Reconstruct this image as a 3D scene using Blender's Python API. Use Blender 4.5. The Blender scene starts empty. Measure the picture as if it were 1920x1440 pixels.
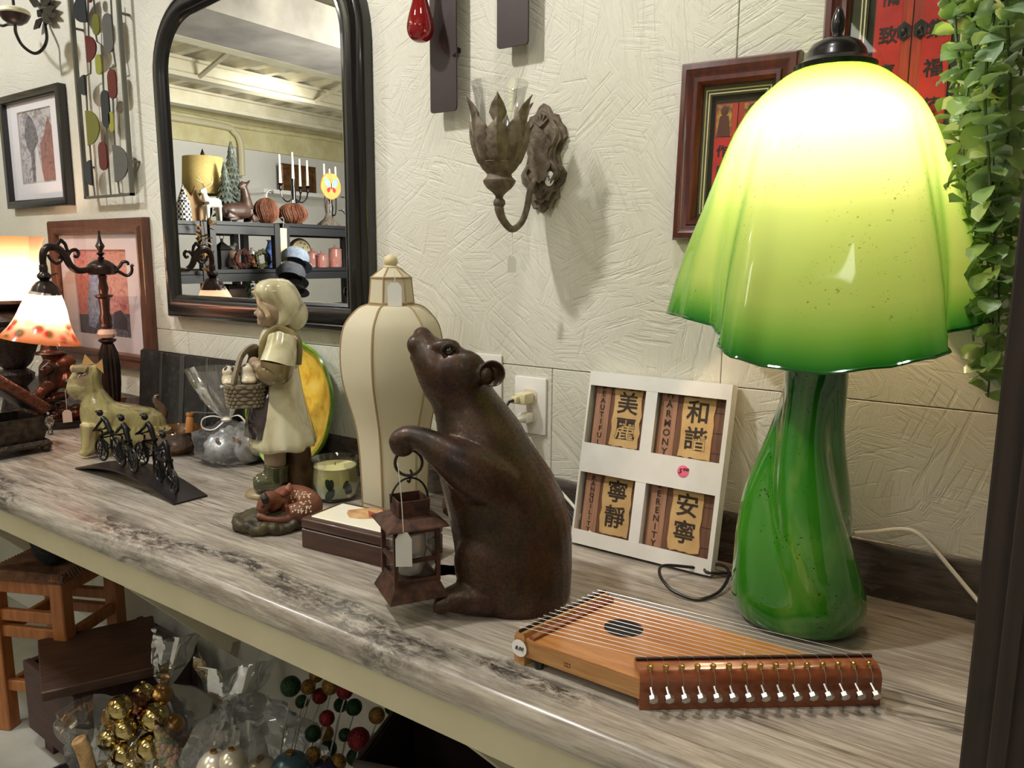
import bpy, bmesh, math, random
from mathutils import Vector as V, Matrix, Euler
random.seed(11)
sc = bpy.context.scene
COL = sc.collection
PI = math.pi
CZ, CT, W = 1.38, 0.86, 1.264          # eye height, counter top height, back wall plane
# ---------------------------------------------------------------- camera
R0, R1, R2 = V((.81827, .57480, .00615)), V((.09756, -.12832, -.98692)), V((-.56649, .80817, -.16108))
cam = bpy.data.cameras.new('camera'); cam.lens = 27.0; cam.sensor_width = 36; cam.clip_start = .02
co = bpy.data.objects.new('camera', cam); COL.objects.link(co)
m3 = Matrix((R0, -R1, -R2)).transposed()
co.matrix_world = Matrix.Translation((0, 0, CZ)) @ m3.to_4x4()
sc.camera = co
# ---------------------------------------------------------------- world, lamps, exposure
wd = bpy.data.worlds.new('world'); sc.world = wd; wd.use_nodes = True
wd.node_tree.nodes['Background'].inputs[0].default_value = (.9, .92, 1, 1)
wd.node_tree.nodes['Background'].inputs[1].default_value = .05
def lamp(name, kind, loc, energy, color, size=.1, target=None, spot=None, blend=.5, sy=None):
    l = bpy.data.lights.new(name, kind); l.energy = energy; l.color = color
    if kind == 'AREA':
        l.size = size
        if sy: l.shape = 'RECTANGLE'; l.size_y = sy
    else: l.shadow_soft_size = size
    if kind == 'SPOT': l.spot_size = spot; l.spot_blend = blend
    o = bpy.data.objects.new(name, l); COL.objects.link(o); o.location = loc
    if target: o.rotation_euler = (V(target) - V(loc)).to_track_quat('-Z', 'Y').to_euler()
    return o
lamp('ceiling_spotlight', 'SPOT', (-1.37, .245, 2.7), 76, (1, .985, .94), .05, (-1.0, 1.1, .95), 2.1, .7)
lamp('ceiling_spotlight', 'SPOT', (-.4, .66, 2.7), 21, (1, .985, .95), .05, (-.4, 1.1, 1.1), 1.5, .7)
lamp('ceiling_spotlight', 'SPOT', (-2.84, .14, 2.7), 62, (.93, .96, 1), .05, (-2.6, 1.1, 1.1), 1.9, .7)
lamp('ceiling_tube_light', 'AREA', (-1.2, -1.9, 2.6), 17, (1, .98, .9), .4, sy=1.5, target=(-1.2, -1.9, 0))
lamp('ceiling_tube_light', 'AREA', (1.0, -1.6, 2.6), 15, (1, .98, .9), .4, sy=1.5, target=(1.0, -1.6, 0))
lamp('added_ceiling_fill', 'AREA', (-2.6, -.7, 1.95), 75, (1, .98, .9), .5, sy=1.2, target=(-4.0, -1.0, 2.8))  # added fill out of view, aimed up to brighten the reflected ceiling
lamp('added_ceiling_fill', 'AREA', (-.4, -1.2, 1.95), 16, (1, .98, .9), .5, sy=1.2, target=(-.4, -1.2, 2.8))  # second added fill, bounces off the ceiling onto the room
lamp('added_shop_fill', 'SPOT', (-2.3, -.75, 2.1), 90, (1, .98, .92), .08, (-4.4, -.6, 1.35), 1.5, .8)  # added fill, no fixture here; reaches in between the reflected shelves
lamp('added_shop_fill', 'SPOT', (-4.9, -1.8, 2.5), 70, (1, .98, .93), .1, (-7, -1.6, 1.9), 2.2, .8)  # added fill, no fixture here; brightens the reflected end wall
sc.view_settings.view_transform = 'Standard'; sc.view_settings.look = 'None'
sc.view_settings.exposure = 0.05; sc.view_settings.gamma = 1; sc.view_settings.use_curve_mapping = False
cy = sc.cycles
try:
    cy.max_bounces = 8; cy.transparent_max_bounces = 24; cy.caustics_reflective = False; cy.caustics_refractive = False
    cy.sample_clamp_indirect = 4; cy.use_denoising = True
except Exception: pass
# ---------------------------------------------------------------- measuring helpers: a sight line meets a known plane of the room
def ray(u, v): return R0*((u-960)/1440) + R1*((v-720)/1440) + R2
def onY(u, v, Y): d = ray(u, v); p = d*(Y/d.y); return V((p.x, p.y, p.z+CZ))
def onX(u, v, X): d = ray(u, v); p = d*(X/d.x); return V((p.x, p.y, p.z+CZ))
def onZ(u, v, Z): d = ray(u, v); p = d*((Z-CZ)/d.z); return V((p.x, p.y, p.z+CZ))
class Fr:
    """upright frame at base point b: local x to the right of someone facing it, y away, z up"""
    def __init__(s, b, turn=0.0):
        s.b = V(b); f = V((b[0], b[1], 0)).normalized()
        a = math.atan2(f.y, f.x) - PI/2; s.rot = a
        s.f = f; s.r = V((f.y, -f.x, 0))
    def p(s, u, v, d=0.0):
        dr = ray(u, v); o = V((0, 0, CZ)); q = s.b + s.f*d
        t = (q-o).dot(s.f)/dr.dot(s.f); h = o + dr*t - s.b
        return V((h.dot(s.r), d, h.z))
    def q(s, u, v): p = s.p(u, v); return (p.x, p.z)
# ---------------------------------------------------------------- materials
def lin(c):
    r = []
    for x in c[:3]:
        x = x/255.; r.append(x/12.92 if x <= .04045 else ((x+.055)/1.055)**2.4)
    return (*r, 1)
def nt(name):
    m = bpy.data.materials.new(name); m.use_nodes = True
    return m, m.node_tree.nodes, m.node_tree.links, m.node_tree.nodes['Principled BSDF']
def coords(n, l, stretch=(1, 1, 1), rot=(0, 0, 0)):
    tc = n.new('ShaderNodeTexCoord'); mp = n.new('ShaderNodeMapping')
    mp.inputs['Scale'].default_value = stretch; mp.inputs['Rotation'].default_value = rot
    l.new(tc.outputs['Object'], mp.inputs[0]); return mp.outputs[0]
def noise(n, l, vec, scale, detail=4, dist=0, rough=.55):
    t = n.new('ShaderNodeTexNoise'); t.inputs['Scale'].default_value = scale; t.inputs['Detail'].default_value = detail
    t.inputs['Distortion'].default_value = dist; t.inputs['Roughness'].default_value = rough
    if vec: l.new(vec, t.inputs['Vector'])
    return t.outputs[0]
def ramp(n, l, fac, stops):
    r = n.new('ShaderNodeValToRGB'); e = r.color_ramp.elements
    while len(e) < len(stops): e.new(.5)
    for i, (p, c) in enumerate(stops): e[i].position = p; e[i].color = lin(c) if len(c) == 3 else c
    l.new(fac, r.inputs[0]); return r.outputs[0]
def bump(n, l, h, strength, dist, bs, prev=None):
    b = n.new('ShaderNodeBump'); b.inputs['Strength'].default_value = strength; b.inputs['Distance'].default_value = dist
    l.new(h, b.inputs['Height'])
    if prev: l.new(prev, b.inputs['Normal'])
    if bs: l.new(b.outputs[0], bs.inputs['Normal'])
    return b.outputs[0]
def mixc(n, l, f, a, b, mode='MIX'):
    x = n.new('ShaderNodeMix'); x.data_type = 'RGBA'; x.blend_type = mode
    if isinstance(f, (int, float)): x.inputs[0].default_value = f
    else: l.new(f, x.inputs[0])
    for i, c in ((6, a), (7, b)):
        if isinstance(c, tuple): x.inputs[i].default_value = lin(c) if len(c) == 3 else c
        else: l.new(c, x.inputs[i])
    return x.outputs[2]
def pm(name, c, rough=.5, metal=0, c2=None, ns=20, stretch=(1, 1, 1), bmp=0, bs=None, coat=0, lo=.35, hi=.65, dist=0, spec=.5, detail=4, bd=.002):
    m, n, l, b = nt(name)
    b.inputs['Roughness'].default_value = rough; b.inputs['Metallic'].default_value = metal
    b.inputs['Specular IOR Level'].default_value = spec
    b.inputs['Base Color'].default_value = lin(c)
    if coat: b.inputs['Coat Weight'].default_value = coat; b.inputs['Coat Roughness'].default_value = .08
    if c2 or bmp:
        vec = coords(n, l, stretch); f = noise(n, l, vec, ns, detail, dist)
        if c2: l.new(ramp(n, l, f, [(lo, c), (hi, c2)]), b.inputs['Base Color'])
        if bmp: bump(n, l, noise(n, l, vec, bs or ns, 3), bmp, bd, b)
    return m
def clear(name, tint=(255, 255, 255), gloss=.12, rough=.02, haze=0.0, hazec=(235, 235, 235)):
    """thin pane, film or jar wall: see-through with a fresnel gloss"""
    m, n, l, b = nt(name); n.remove(b); out = n['Material Output']
    t = n.new('ShaderNodeBsdfTransparent'); t.inputs[0].default_value = lin(tint)
    g = n.new('ShaderNodeBsdfGlossy'); g.inputs['Roughness'].default_value = rough
    lw = n.new('ShaderNodeLayerWeight'); lw.inputs[0].default_value = .35
    mp = n.new('ShaderNodeMapRange'); mp.inputs[3].default_value = gloss*.4; mp.inputs[4].default_value = min(1, gloss*4)
    l.new(lw.outputs['Fresnel'], mp.inputs[0])
    x = n.new('ShaderNodeMixShader'); l.new(mp.outputs[0], x.inputs[0]); l.new(t.outputs[0], x.inputs[1]); l.new(g.outputs[0], x.inputs[2])
    last = x
    if haze:
        d = n.new('ShaderNodeBsdfDiffuse'); d.inputs[0].default_value = lin(hazec)
        y = n.new('ShaderNodeMixShader'); y.inputs[0].default_value = haze; l.new(x.outputs[0], y.inputs[1]); l.new(d.outputs[0], y.inputs[2]); last = y
    l.new(last.outputs[0], out.inputs[0]); return m
def glow(name, c, s):
    m, n, l, b = nt(name); b.inputs['Emission Color'].default_value = lin(c); b.inputs['Emission Strength'].default_value = s
    b.inputs['Base Color'].default_value = lin(c); return m
def translucent(name, stops, zr, thru=.5, rough=.1, speck=None, axis='Z', gloss=.08, ns=60):
    """shade glass or cloth: light passes from behind; colour by height on the thing"""
    m, n, l, b = nt(name); n.remove(b); out = n['Material Output']
    tc = n.new('ShaderNodeTexCoord'); sx = n.new('ShaderNodeSeparateXYZ'); l.new(tc.outputs['Object'], sx.inputs[0])
    mr = n.new('ShaderNodeMapRange'); mr.inputs[1].default_value = zr[0]; mr.inputs[2].default_value = zr[1]
    l.new(sx.outputs[axis], mr.inputs[0]); c = ramp(n, l, mr.outputs[0], stops)
    if speck:
        f = noise(n, l, tc.outputs['Object'], ns, 3, 0, .7)
        c = mixc(n, l, ramp(n, l, f, [(speck[1], (0, 0, 0)), (speck[1]+.03, (255, 255, 255))]), c, speck[0])
    d = n.new('ShaderNodeBsdfDiffuse'); t = n.new('ShaderNodeBsdfTranslucent'); g = n.new('ShaderNodeBsdfGlossy'); g.inputs['Roughness'].default_value = rough
    l.new(c, d.inputs[0]); l.new(c, t.inputs[0])
    x = n.new('ShaderNodeMixShader'); x.inputs[0].default_value = thru; l.new(d.outputs[0], x.inputs[1]); l.new(t.outputs[0], x.inputs[2])
    lw = n.new('ShaderNodeLayerWeight'); lw.inputs[0].default_value = .3
    mp = n.new('ShaderNodeMapRange'); mp.inputs[3].default_value = gloss*.3; mp.inputs[4].default_value = min(1, gloss*6); l.new(lw.outputs['Fresnel'], mp.inputs[0])
    y = n.new('ShaderNodeMixShader'); l.new(mp.outputs[0], y.inputs[0]); l.new(x.outputs[0], y.inputs[1]); l.new(g.outputs[0], y.inputs[2])
    l.new(y.outputs[0], out.inputs[0]); return m
# ---------------------------------------------------------------- mesh helpers (all add to a bmesh)
def NB(): return bmesh.new()
def box(bm, c, s, rot=None, bev=0, seg=1):
    M = Matrix.Translation(c) @ (rot.to_4x4() if rot else Matrix()) @ Matrix.Diagonal((*s, 1))
    r = bmesh.ops.create_cube(bm, size=1, matrix=M)
    if bev:
        es = list({e for v in r['verts'] for e in v.link_edges})
        bmesh.ops.bevel(bm, geom=es, offset=bev, segments=seg, affect='EDGES', profile=.5)
    return bm
def rz(a): return Matrix.Rotation(a, 3, 'Z')
def rx(a): return Matrix.Rotation(a, 3, 'X')
def ry(a): return Matrix.Rotation(a, 3, 'Y')
def loft(bm, rings, cap=True, closed=True, loop=False):
    vs = [[bm.verts.new(p) for p in r] for r in rings]; n = len(vs[0])
    pairs = list(zip(vs[:-1], vs[1:])) + ([(vs[-1], vs[0])] if loop else [])
    for a, b in pairs:
        for i in range(n if closed else n-1):
            j = (i+1) % n
            try: bm.faces.new((a[i], a[j], b[j], b[i]))
            except ValueError: pass
    if cap and not loop and closed:
        try: bm.faces.new(vs[0][::-1]); bm.faces.new(vs[-1])
        except ValueError: pass
    return bm
def lathe(bm, prof, seg=24, c=(0, 0, 0), M=None, cap=False, wob=None):
    rings = []
    for k, (r, z) in enumerate(prof):
        ring = []
        for i in range(seg):
            a = 2*PI*i/seg; rr = max(r, 1e-5)*(wob(a, k) if wob else 1)
            p = V((rr*math.cos(a), rr*math.sin(a), z)); p = (M @ p) if M else p
            ring.append(p + V(c))
        rings.append(ring)
    return loft(bm, rings, cap)
def smooth(pts, n=4, closed=False):
    P = [V(p) for p in pts]; N = len(P); out = []
    for i in range(N if closed else N-1):
        a = P[(i-1) % N] if closed or i > 0 else P[0]*2-P[1]
        b = P[i]; c = P[(i+1) % N]
        d = P[(i+2) % N] if closed or i+2 < N else c*2-b
        for k in range(n):
            t = k/n; out.append(.5*((2*b)+(c-a)*t+(2*a-5*b+4*c-d)*t*t+(3*b-a-3*c+d)*t**3))
    if not closed: out.append(P[-1])
    return out
def lerpl(l, n):
    out = []
    for i in range(n):
        t = i/(n-1)*(len(l)-1); k = min(int(t), len(l)-2); f = t-k; out.append(l[k]*(1-f)+l[k+1]*f)
    return out
def tube(bm, pts, r, seg=8, closed=False, sx=1.0, cap=True, up=None):
    P = [V(p) for p in pts]; N = len(P); R = r if isinstance(r, (list, tuple)) else [r]*N
    if len(R) != N: R = lerpl(list(R), N)
    rings = []; nrm = None
    for i in range(N):
        t = (P[(i+1) % N]-P[i-1]) if closed else (P[min(i+1, N-1)]-P[max(i-1, 0)])
        if t.length < 1e-9: t = V((0, 0, 1))
        t.normalize()
        if nrm is None:
            nrm = (V(up) if up else (V((0, 0, 1)) if abs(t.z) < .9 else V((1, 0, 0))))
        nrm = (nrm - t*nrm.dot(t)).normalized() if (nrm - t*nrm.dot(t)).length > 1e-6 else t.orthogonal().normalized()
        b = t.cross(nrm)
        rings.append([P[i]+nrm*(R[i]*math.cos(2*PI*k/seg))+b*(R[i]*sx*math.sin(2*PI*k/seg)) for k in range(seg)])
    return loft(bm, rings, cap, True, closed)
def sph(bm, c, r, seg=16, rot=None):
    r = (r, r, r) if isinstance(r, (int, float)) else r
    M = Matrix.Translation(c) @ (rot.to_4x4() if rot else Matrix()) @ Matrix.Diagonal((*r, 1))
    bmesh.ops.create_uvsphere(bm, u_segments=seg, v_segments=max(6, seg*2//3), radius=1, matrix=M); return bm
def prism(bm, poly, d0, d1, f=None):
    """polygon in local x,z pushed along y from d0 to d1"""
    f = f or (lambda x, z, y: (x, y, z))
    return loft(bm, [[V(f(x, z, d)) for x, z in poly] for d in (d0, d1)])
def slices(bm, rows, n=20, pw=2.3, cap=True):
    """rows (z, x_left, x_right, half_depth[, y]) stacked into one body"""
    rings = []
    for r in rows:
        z, a, b, d = r[:4]; y = r[4] if len(r) > 4 else 0; cx, hx = (a+b)/2, (b-a)/2; g = []
        for i in range(n):
            t = 2*PI*i/n; c, s = math.cos(t), math.sin(t)
            g.append(V((cx+hx*math.copysign(abs(c)**(2/pw), c), y+d*math.copysign(abs(s)**(2/pw), s), z)))
        rings.append(g)
    return loft(bm, rings, cap)
def rrect(w, h, r, n=5, cx=0, cz=0):
    out = []
    for sx, sz, a0 in ((1, 1, 0), (-1, 1, PI/2), (-1, -1, PI), (1, -1, 1.5*PI)):
        for k in range(n+1):
            a = a0+PI/2*k/n; out.append((cx+sx*(w/2-r)+r*math.cos(a), cz+sz*(h/2-r)+r*math.sin(a)))
    return out
def sweep2(bm, path, prof, f=None, closed=True):
    """moulding: profile (inward, out) along an x,z outline given anticlockwise, mitred"""
    f = f or (lambda x, z, y: (x, y, z)); N = len(path); rings = []
    for i in range(N):
        p = V(path[i]).to_2d(); a = V(path[i-1]).to_2d(); b = V(path[(i+1) % N]).to_2d()
        d1 = (p-a).normalized(); d2 = (b-p).normalized(); n1 = V((-d1.y, d1.x)); n2 = V((-d2.y, d2.x))
        m = (n1+n2); m = m/max(m.dot(n1), .3)
        if closed is False and i in (0, N-1): m = n2 if i == 0 else n1
        rings.append([V(f(p.x+m.x*u, p.y+m.y*u, -o)) for u, o in prof])
    return loft(bm, rings, True, True, closed)
def finish(bm, name, sm=True, merge=True):
    if merge: bmesh.ops.remove_doubles(bm, verts=bm.verts, dist=1e-6)
    bmesh.ops.recalc_face_normals(bm, faces=bm.faces)
    me = bpy.data.meshes.new(name); bm.to_mesh(me); bm.free()
    if sm:
        for p in me.polygons: p.use_smooth = True
        try: me.set_sharp_from_angle(angle=math.radians(38))
        except Exception: pass
    return me
def ob(name, bm, mat, parent=None, label=None, cat=None, group=None, kind=None, loc=None, rot=None, sm=True, sub=0, solid=0):
    me = bm if isinstance(bm, bpy.types.Mesh) else finish(bm, name, sm)
    if mat and not me.materials: me.materials.append(mat)
    o = bpy.data.objects.new(name, me); COL.objects.link(o)
    if parent: o.parent = parent
    if loc: o.location = loc
    if rot: o.rotation_euler = rot
    if label: o['label'] = label
    if cat: o['category'] = cat
    if group: o['group'] = group
    if kind: o['kind'] = kind
    if solid: md = o.modifiers.new('Solidify', 'SOLIDIFY'); md.thickness = solid; md.offset = 0
    if sub: md = o.modifiers.new('Subdivision', 'SUBSURF'); md.levels = sub; md.render_levels = sub
    return o
def thing(name, label, cat, loc=(0, 0, 0), rot=0, group=None):
    o = bpy.data.objects.new(name, None); o.empty_display_size = .05; COL.objects.link(o); o.location = loc
    o.rotation_euler = rot if isinstance(rot, tuple) else (0, 0, rot)
    o['label'] = label; o['category'] = cat
    if group: o['group'] = group
    return o
def fuse(bm, voxel=.004, sm=6, fac=.5):
    """melt the lumps of a body into one continuous skin"""
    me = finish(bm, 'tmp', False, False); o = bpy.data.objects.new('tmp', me); COL.objects.link(o)
    r = o.modifiers.new('r', 'REMESH'); r.mode = 'VOXEL'; r.voxel_size = voxel
    s = o.modifiers.new('s', 'SMOOTH'); s.iterations = sm; s.factor = fac
    dg = bpy.context.evaluated_depsgraph_get(); dg.update()
    out = bpy.data.meshes.new_from_object(o.evaluated_get(dg)); out.materials.clear()
    bpy.data.objects.remove(o); bpy.data.meshes.remove(me)
    for p in out.polygons: p.use_smooth = True
    return out
def text(s, size, mat, parent, loc, rot=(PI/2, 0, 0), name='lettering', ext=.0004, bold=0.0, spacing=1.0, shear=0, sx=1.0):
    c = bpy.data.curves.new('t', 'FONT'); c.body = s; c.size = size; c.align_x = 'CENTER'; c.align_y = 'CENTER'
    c.extrude = ext; c.offset = bold; c.space_character = spacing; c.shear = shear; c.resolution_u = 2
    o = bpy.data.objects.new('t', c); COL.objects.link(o)
    dg = bpy.context.evaluated_depsgraph_get(); dg.update()
    me = bpy.data.meshes.new_from_object(o.evaluated_get(dg)); bpy.data.objects.remove(o); bpy.data.curves.remove(c)
    me.materials.clear(); me.materials.append(mat)
    if sx != 1:
        for v in me.vertices: v.co.x *= sx
    t = bpy.data.objects.new(name, me); COL.objects.link(t); t.parent = parent; t.location = loc; t.rotation_euler = rot
    return t
def dup(root, loc=None, rot=None, label=None, mat=None):
    r = root.copy(); COL.objects.link(r)
    if loc is not None: r.location = loc
    if rot is not None: r.rotation_euler = rot if isinstance(rot, tuple) else (0, 0, rot)
    if label: r['label'] = label
    for ch in list(root.children):
        c = ch.copy(); COL.objects.link(c); c.parent = r
        for g in list(ch.children):
            d = g.copy(); COL.objects.link(d); d.parent = c
    return r
# ---------------------------------------------------------------- shared materials
BLACK = pm('black_lacquer', (14, 13, 14), .28, coat=.4)
IRON = pm('dark_iron', (30, 26, 25), .45, .5, (48, 42, 40), 40)
BRONZE = pm('aged_bronze', (52, 33, 25), .38, .6, (28, 19, 17), 30)
WHITE = pm('white_paper', (238, 236, 232), .7)
CARD = pm('white_card', (236, 232, 226), .65, c2=(226, 222, 214), ns=12)
INK = pm('black_ink', (22, 18, 18), .6)
TWINE = pm('white_thread', (232, 228, 218), .8)
CLEAR = clear('clear_glass', gloss=.14)
PANE = clear('picture_glass', gloss=.03)
FILM = clear('cellophane', (250, 250, 250), gloss=.2, rough=.05, haze=.055)
STEEL = pm('bright_steel', (190, 188, 184), .28, 1)
BRASS = pm('polished_brass', (196, 164, 92), .25, 1)
CORDW = pm('white_cord_plastic', (236, 232, 220), .4)
CORDB = pm('black_cord_plastic', (18, 17, 18), .4)
def price_tag(parent, top, drop, w=.02, h=.032, rot=0, name='price_tag', mat=None, thick=.0008, lean=(0, 0, 0)):
    """thread and paper tag hanging from a point (local to parent)"""
    top = V(top); end = top + V((0, 0, -drop)) + V(lean); bm = NB()
    tube(bm, smooth([top, (top+end)/2+V((.001, 0, 0)), end], 3), .0007, 5)
    s = ob('tag_string', bm, TWINE, parent)
    bm = NB(); poly = [(-w/2, -h), (w/2, -h), (w/2, -h*.2), (w*.25, 0), (-w*.25, 0), (-w/2, -h*.2)]
    prism(bm, poly, -thick/2, thick/2)
    return ob(name, bm, mat or WHITE, parent, loc=end+V((0, 0, .003)), rot=(0, 0, rot))
# ================================================================ the room
def wall_mat():
    m, n, l, b = nt('painted_strand_board'); b.inputs['Roughness'].default_value = .62
    vec = coords(n, l, (1, 1, 1))
    def flakes(sc_, st, off):
        ad = n.new('ShaderNodeVectorMath'); ad.operation = 'ADD'; ad.inputs[1].default_value = off; l.new(vec, ad.inputs[0])
        vo = n.new('ShaderNodeTexVoronoi'); vo.inputs['Scale'].default_value = sc_; l.new(ad.outputs[0], vo.inputs['Vector'])
        sp = n.new('ShaderNodeSeparateXYZ'); l.new(vo.outputs['Color'], sp.inputs[0])
        ml = n.new('ShaderNodeMath'); ml.operation = 'MULTIPLY'; ml.inputs[1].default_value = 6.28; l.new(sp.outputs[0], ml.inputs[0])
        vr = n.new('ShaderNodeVectorRotate'); vr.rotation_type = 'Y_AXIS'; l.new(ad.outputs[0], vr.inputs['Vector']); l.new(ml.outputs[0], vr.inputs['Angle'])
        mp = n.new('ShaderNodeMapping'); mp.inputs['Scale'].default_value = st; l.new(vr.outputs[0], mp.inputs[0])
        return noise(n, l, mp.outputs[0], 1, 3, .3, .6), sp.outputs[1]
    f1, h1 = flakes(7, (7, 7, 95), (0, 0, 0)); f2, h2 = flakes(17, (14, 14, 190), (3.3, 1.7, 2.1))
    a = n.new('ShaderNodeMath'); a.operation = 'ADD'; l.new(ramp(n, l, f1, [(.36, (0, 0, 0)), (.46, (255, 255, 255))]), a.inputs[0]); l.new(ramp(n, l, f2, [(.38, (0, 0, 0)), (.52, (190, 190, 190))]), a.inputs[1])
    a2 = n.new('ShaderNodeMath'); a2.operation = 'MULTIPLY_ADD'; a2.inputs[1].default_value = .35; l.new(h1, a2.inputs[0]); l.new(a.outputs[0], a2.inputs[2])
    nb = bump(n, l, a2.outputs[0], .4, .0028, None)
    bump(n, l, noise(n, l, vec, 160, 3), .25, .0015, b, nb)
    c = mixc(n, l, ramp(n, l, noise(n, l, vec, 2.5, 3), [(.35, (226, 222, 206)), (.65, (233, 230, 217))]), (206, 198, 176), 'MULTIPLY') if False else ramp(n, l, noise(n, l, vec, 2.5, 3), [(.35, (208, 203, 187)), (.65, (217, 213, 199))])
    l.new(c, b.inputs['Base Color']); return m
MWALL = wall_mat()
zs = 1.168; g = .0015
bm = NB(); box(bm, (-3.25, W+.045, 1.45), (11.5, .07, 2.9))
wb = ob('wall_back', bm, pm('wall_gap', (150, 142, 120), .9), kind='structure', sm=False)
for xs, z0, z1 in (((-9, -7.5, -6.28, -5.06, -3.3, -2.02, -.79, .43, 2.5), 0, zs), ((-9, -6.8, -5.58, -4.36, -3.14, -1.68, -.452, .77, 2.5), zs, 2.9)):
    for a, b in zip(xs[:-1], xs[1:]):
        bm = NB(); box(bm, ((a+b)/2, W+.006, (z0+z1)/2), (b-a-g, .012, z1-z0-g), bev=.001)
        ob('wall_panel', bm, MWALL, wb, sm=False)
PLASTER = pm('plain_white_paint', (224, 222, 216), .8, c2=(230, 228, 222), ns=3)
INSUL = pm('yellowed_spray_insulation', (232, 224, 178), .9, c2=(214, 204, 156), ns=6, bmp=.6, bs=9, bd=.04)
bm = NB(); box(bm, (-7.05, -1.4, 1.25), (.1, 5.6, 2.5)); wl = ob('wall_left', bm, PLASTER, kind='structure', sm=False)
bm = NB(); box(bm, (-7.03, -1.4, 2.64), (.14, 5.6, .32)); ob('insulation_band', bm, INSUL, wl, sm=False)
bm = NB(); tube(bm, [(-6.93, y, 2.70+.01*math.sin(y*3)) for y in [x*.25-4.1 for x in range(22)]], .025, 8); ob('conduit', bm, INSUL, wl)
bm = NB(); tube(bm, smooth([(-6.9, -2.55, 2.2), (-6.9, -2.55, 2.5), (-6.9, -2.48, 2.62), (-6.9, -2.3, 2.66), (-6.9, -1.2, 2.66)], 5), .03, 8); ob('bent_pipe', bm, pm('cream_pipe', (214, 206, 170), .6), wl)
bm = NB(); box(bm, (-2.25, -4.2, 1.45), (9.6, .1, 2.9)); ob('wall_far', bm, PLASTER, kind='structure', sm=False)
bm = NB(); box(bm, (2.55, -1.4, 1.45), (.1, 5.6, 2.9)); ob('wall_right', bm, PLASTER, kind='structure', sm=False)
CEILM = pm('corrugated_deck_cream', (222, 216, 192), .75, c2=(204, 196, 168), ns=5)
bm = NB(); ys = []; y = -4.25
while y < 1.35: ys += [(y, 2.86), (y+.16, 2.86), (y+.18, 2.82), (y+.24, 2.82)]; y += .26
loft(bm, [[V((xx, yy, zz)) for yy, zz in ys] for xx in (-7.1, 2.6)], False, False)
cl = ob('ceiling', bm, CEILM, kind='structure', sm=False)
bm = NB(); box(bm, (-2.25, -1.45, 2.91), (9.8, 5.7, .06)); ob('roof_deck', bm, CEILM, cl, sm=False)
for x in (-6.35, -5.4, -4.46, -2.2, -.9, .5, 1.9):
    bm = NB(); box(bm, (x, -1.45, 2.75), (.02, 5.6, .14)); box(bm, (x, -1.45, 2.69), (.12, 5.6, .03)); box(bm, (x, -1.45, 2.81), (.1, 5.6, .02))
    ob('purlin', bm, CEILM, cl, sm=False)
for y in (-3.2, -2.3, -1.2):
    bm = NB(); tube(bm, [(-5.9, y-.05, 2.83), (-5.4, y+.1, 2.69)], .018, 6); tube(bm, [(-5.4, y+.1, 2.69), (-4.46, y+.3, 2.83)], .018, 6); ob('brace', bm, CEILM, cl)
bm = NB(); box(bm, (-3.55, -1.45, 2.6), (.5, 5.6, .2)); ob('duct', bm, pm('grey_duct', (140, 136, 130), .5, .2, (112, 108, 104), 4), cl, sm=False)
def floor_mat():
    m, n, l, b = nt('pale_concrete_tile'); b.inputs['Roughness'].default_value = .35
    v = coords(n, l); f = noise(n, l, v, 3, 6)
    l.new(ramp(n, l, f, [(.3, (150, 148, 140)), (.55, (186, 184, 174)), (.7, (168, 164, 152))]), b.inputs['Base Color']); return m
bm = NB(); box(bm, (-2.25, -1.45, -.05), (9.8, 5.7, .1)); ob('floor', bm, floor_mat(), kind='structure', sm=False)
bm = NB(); box(bm, (-3.25, W-.008, .05), (7.5, .016, .1)); ob('baseboard_back', bm, PLASTER, kind='structure', sm=False)
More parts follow.
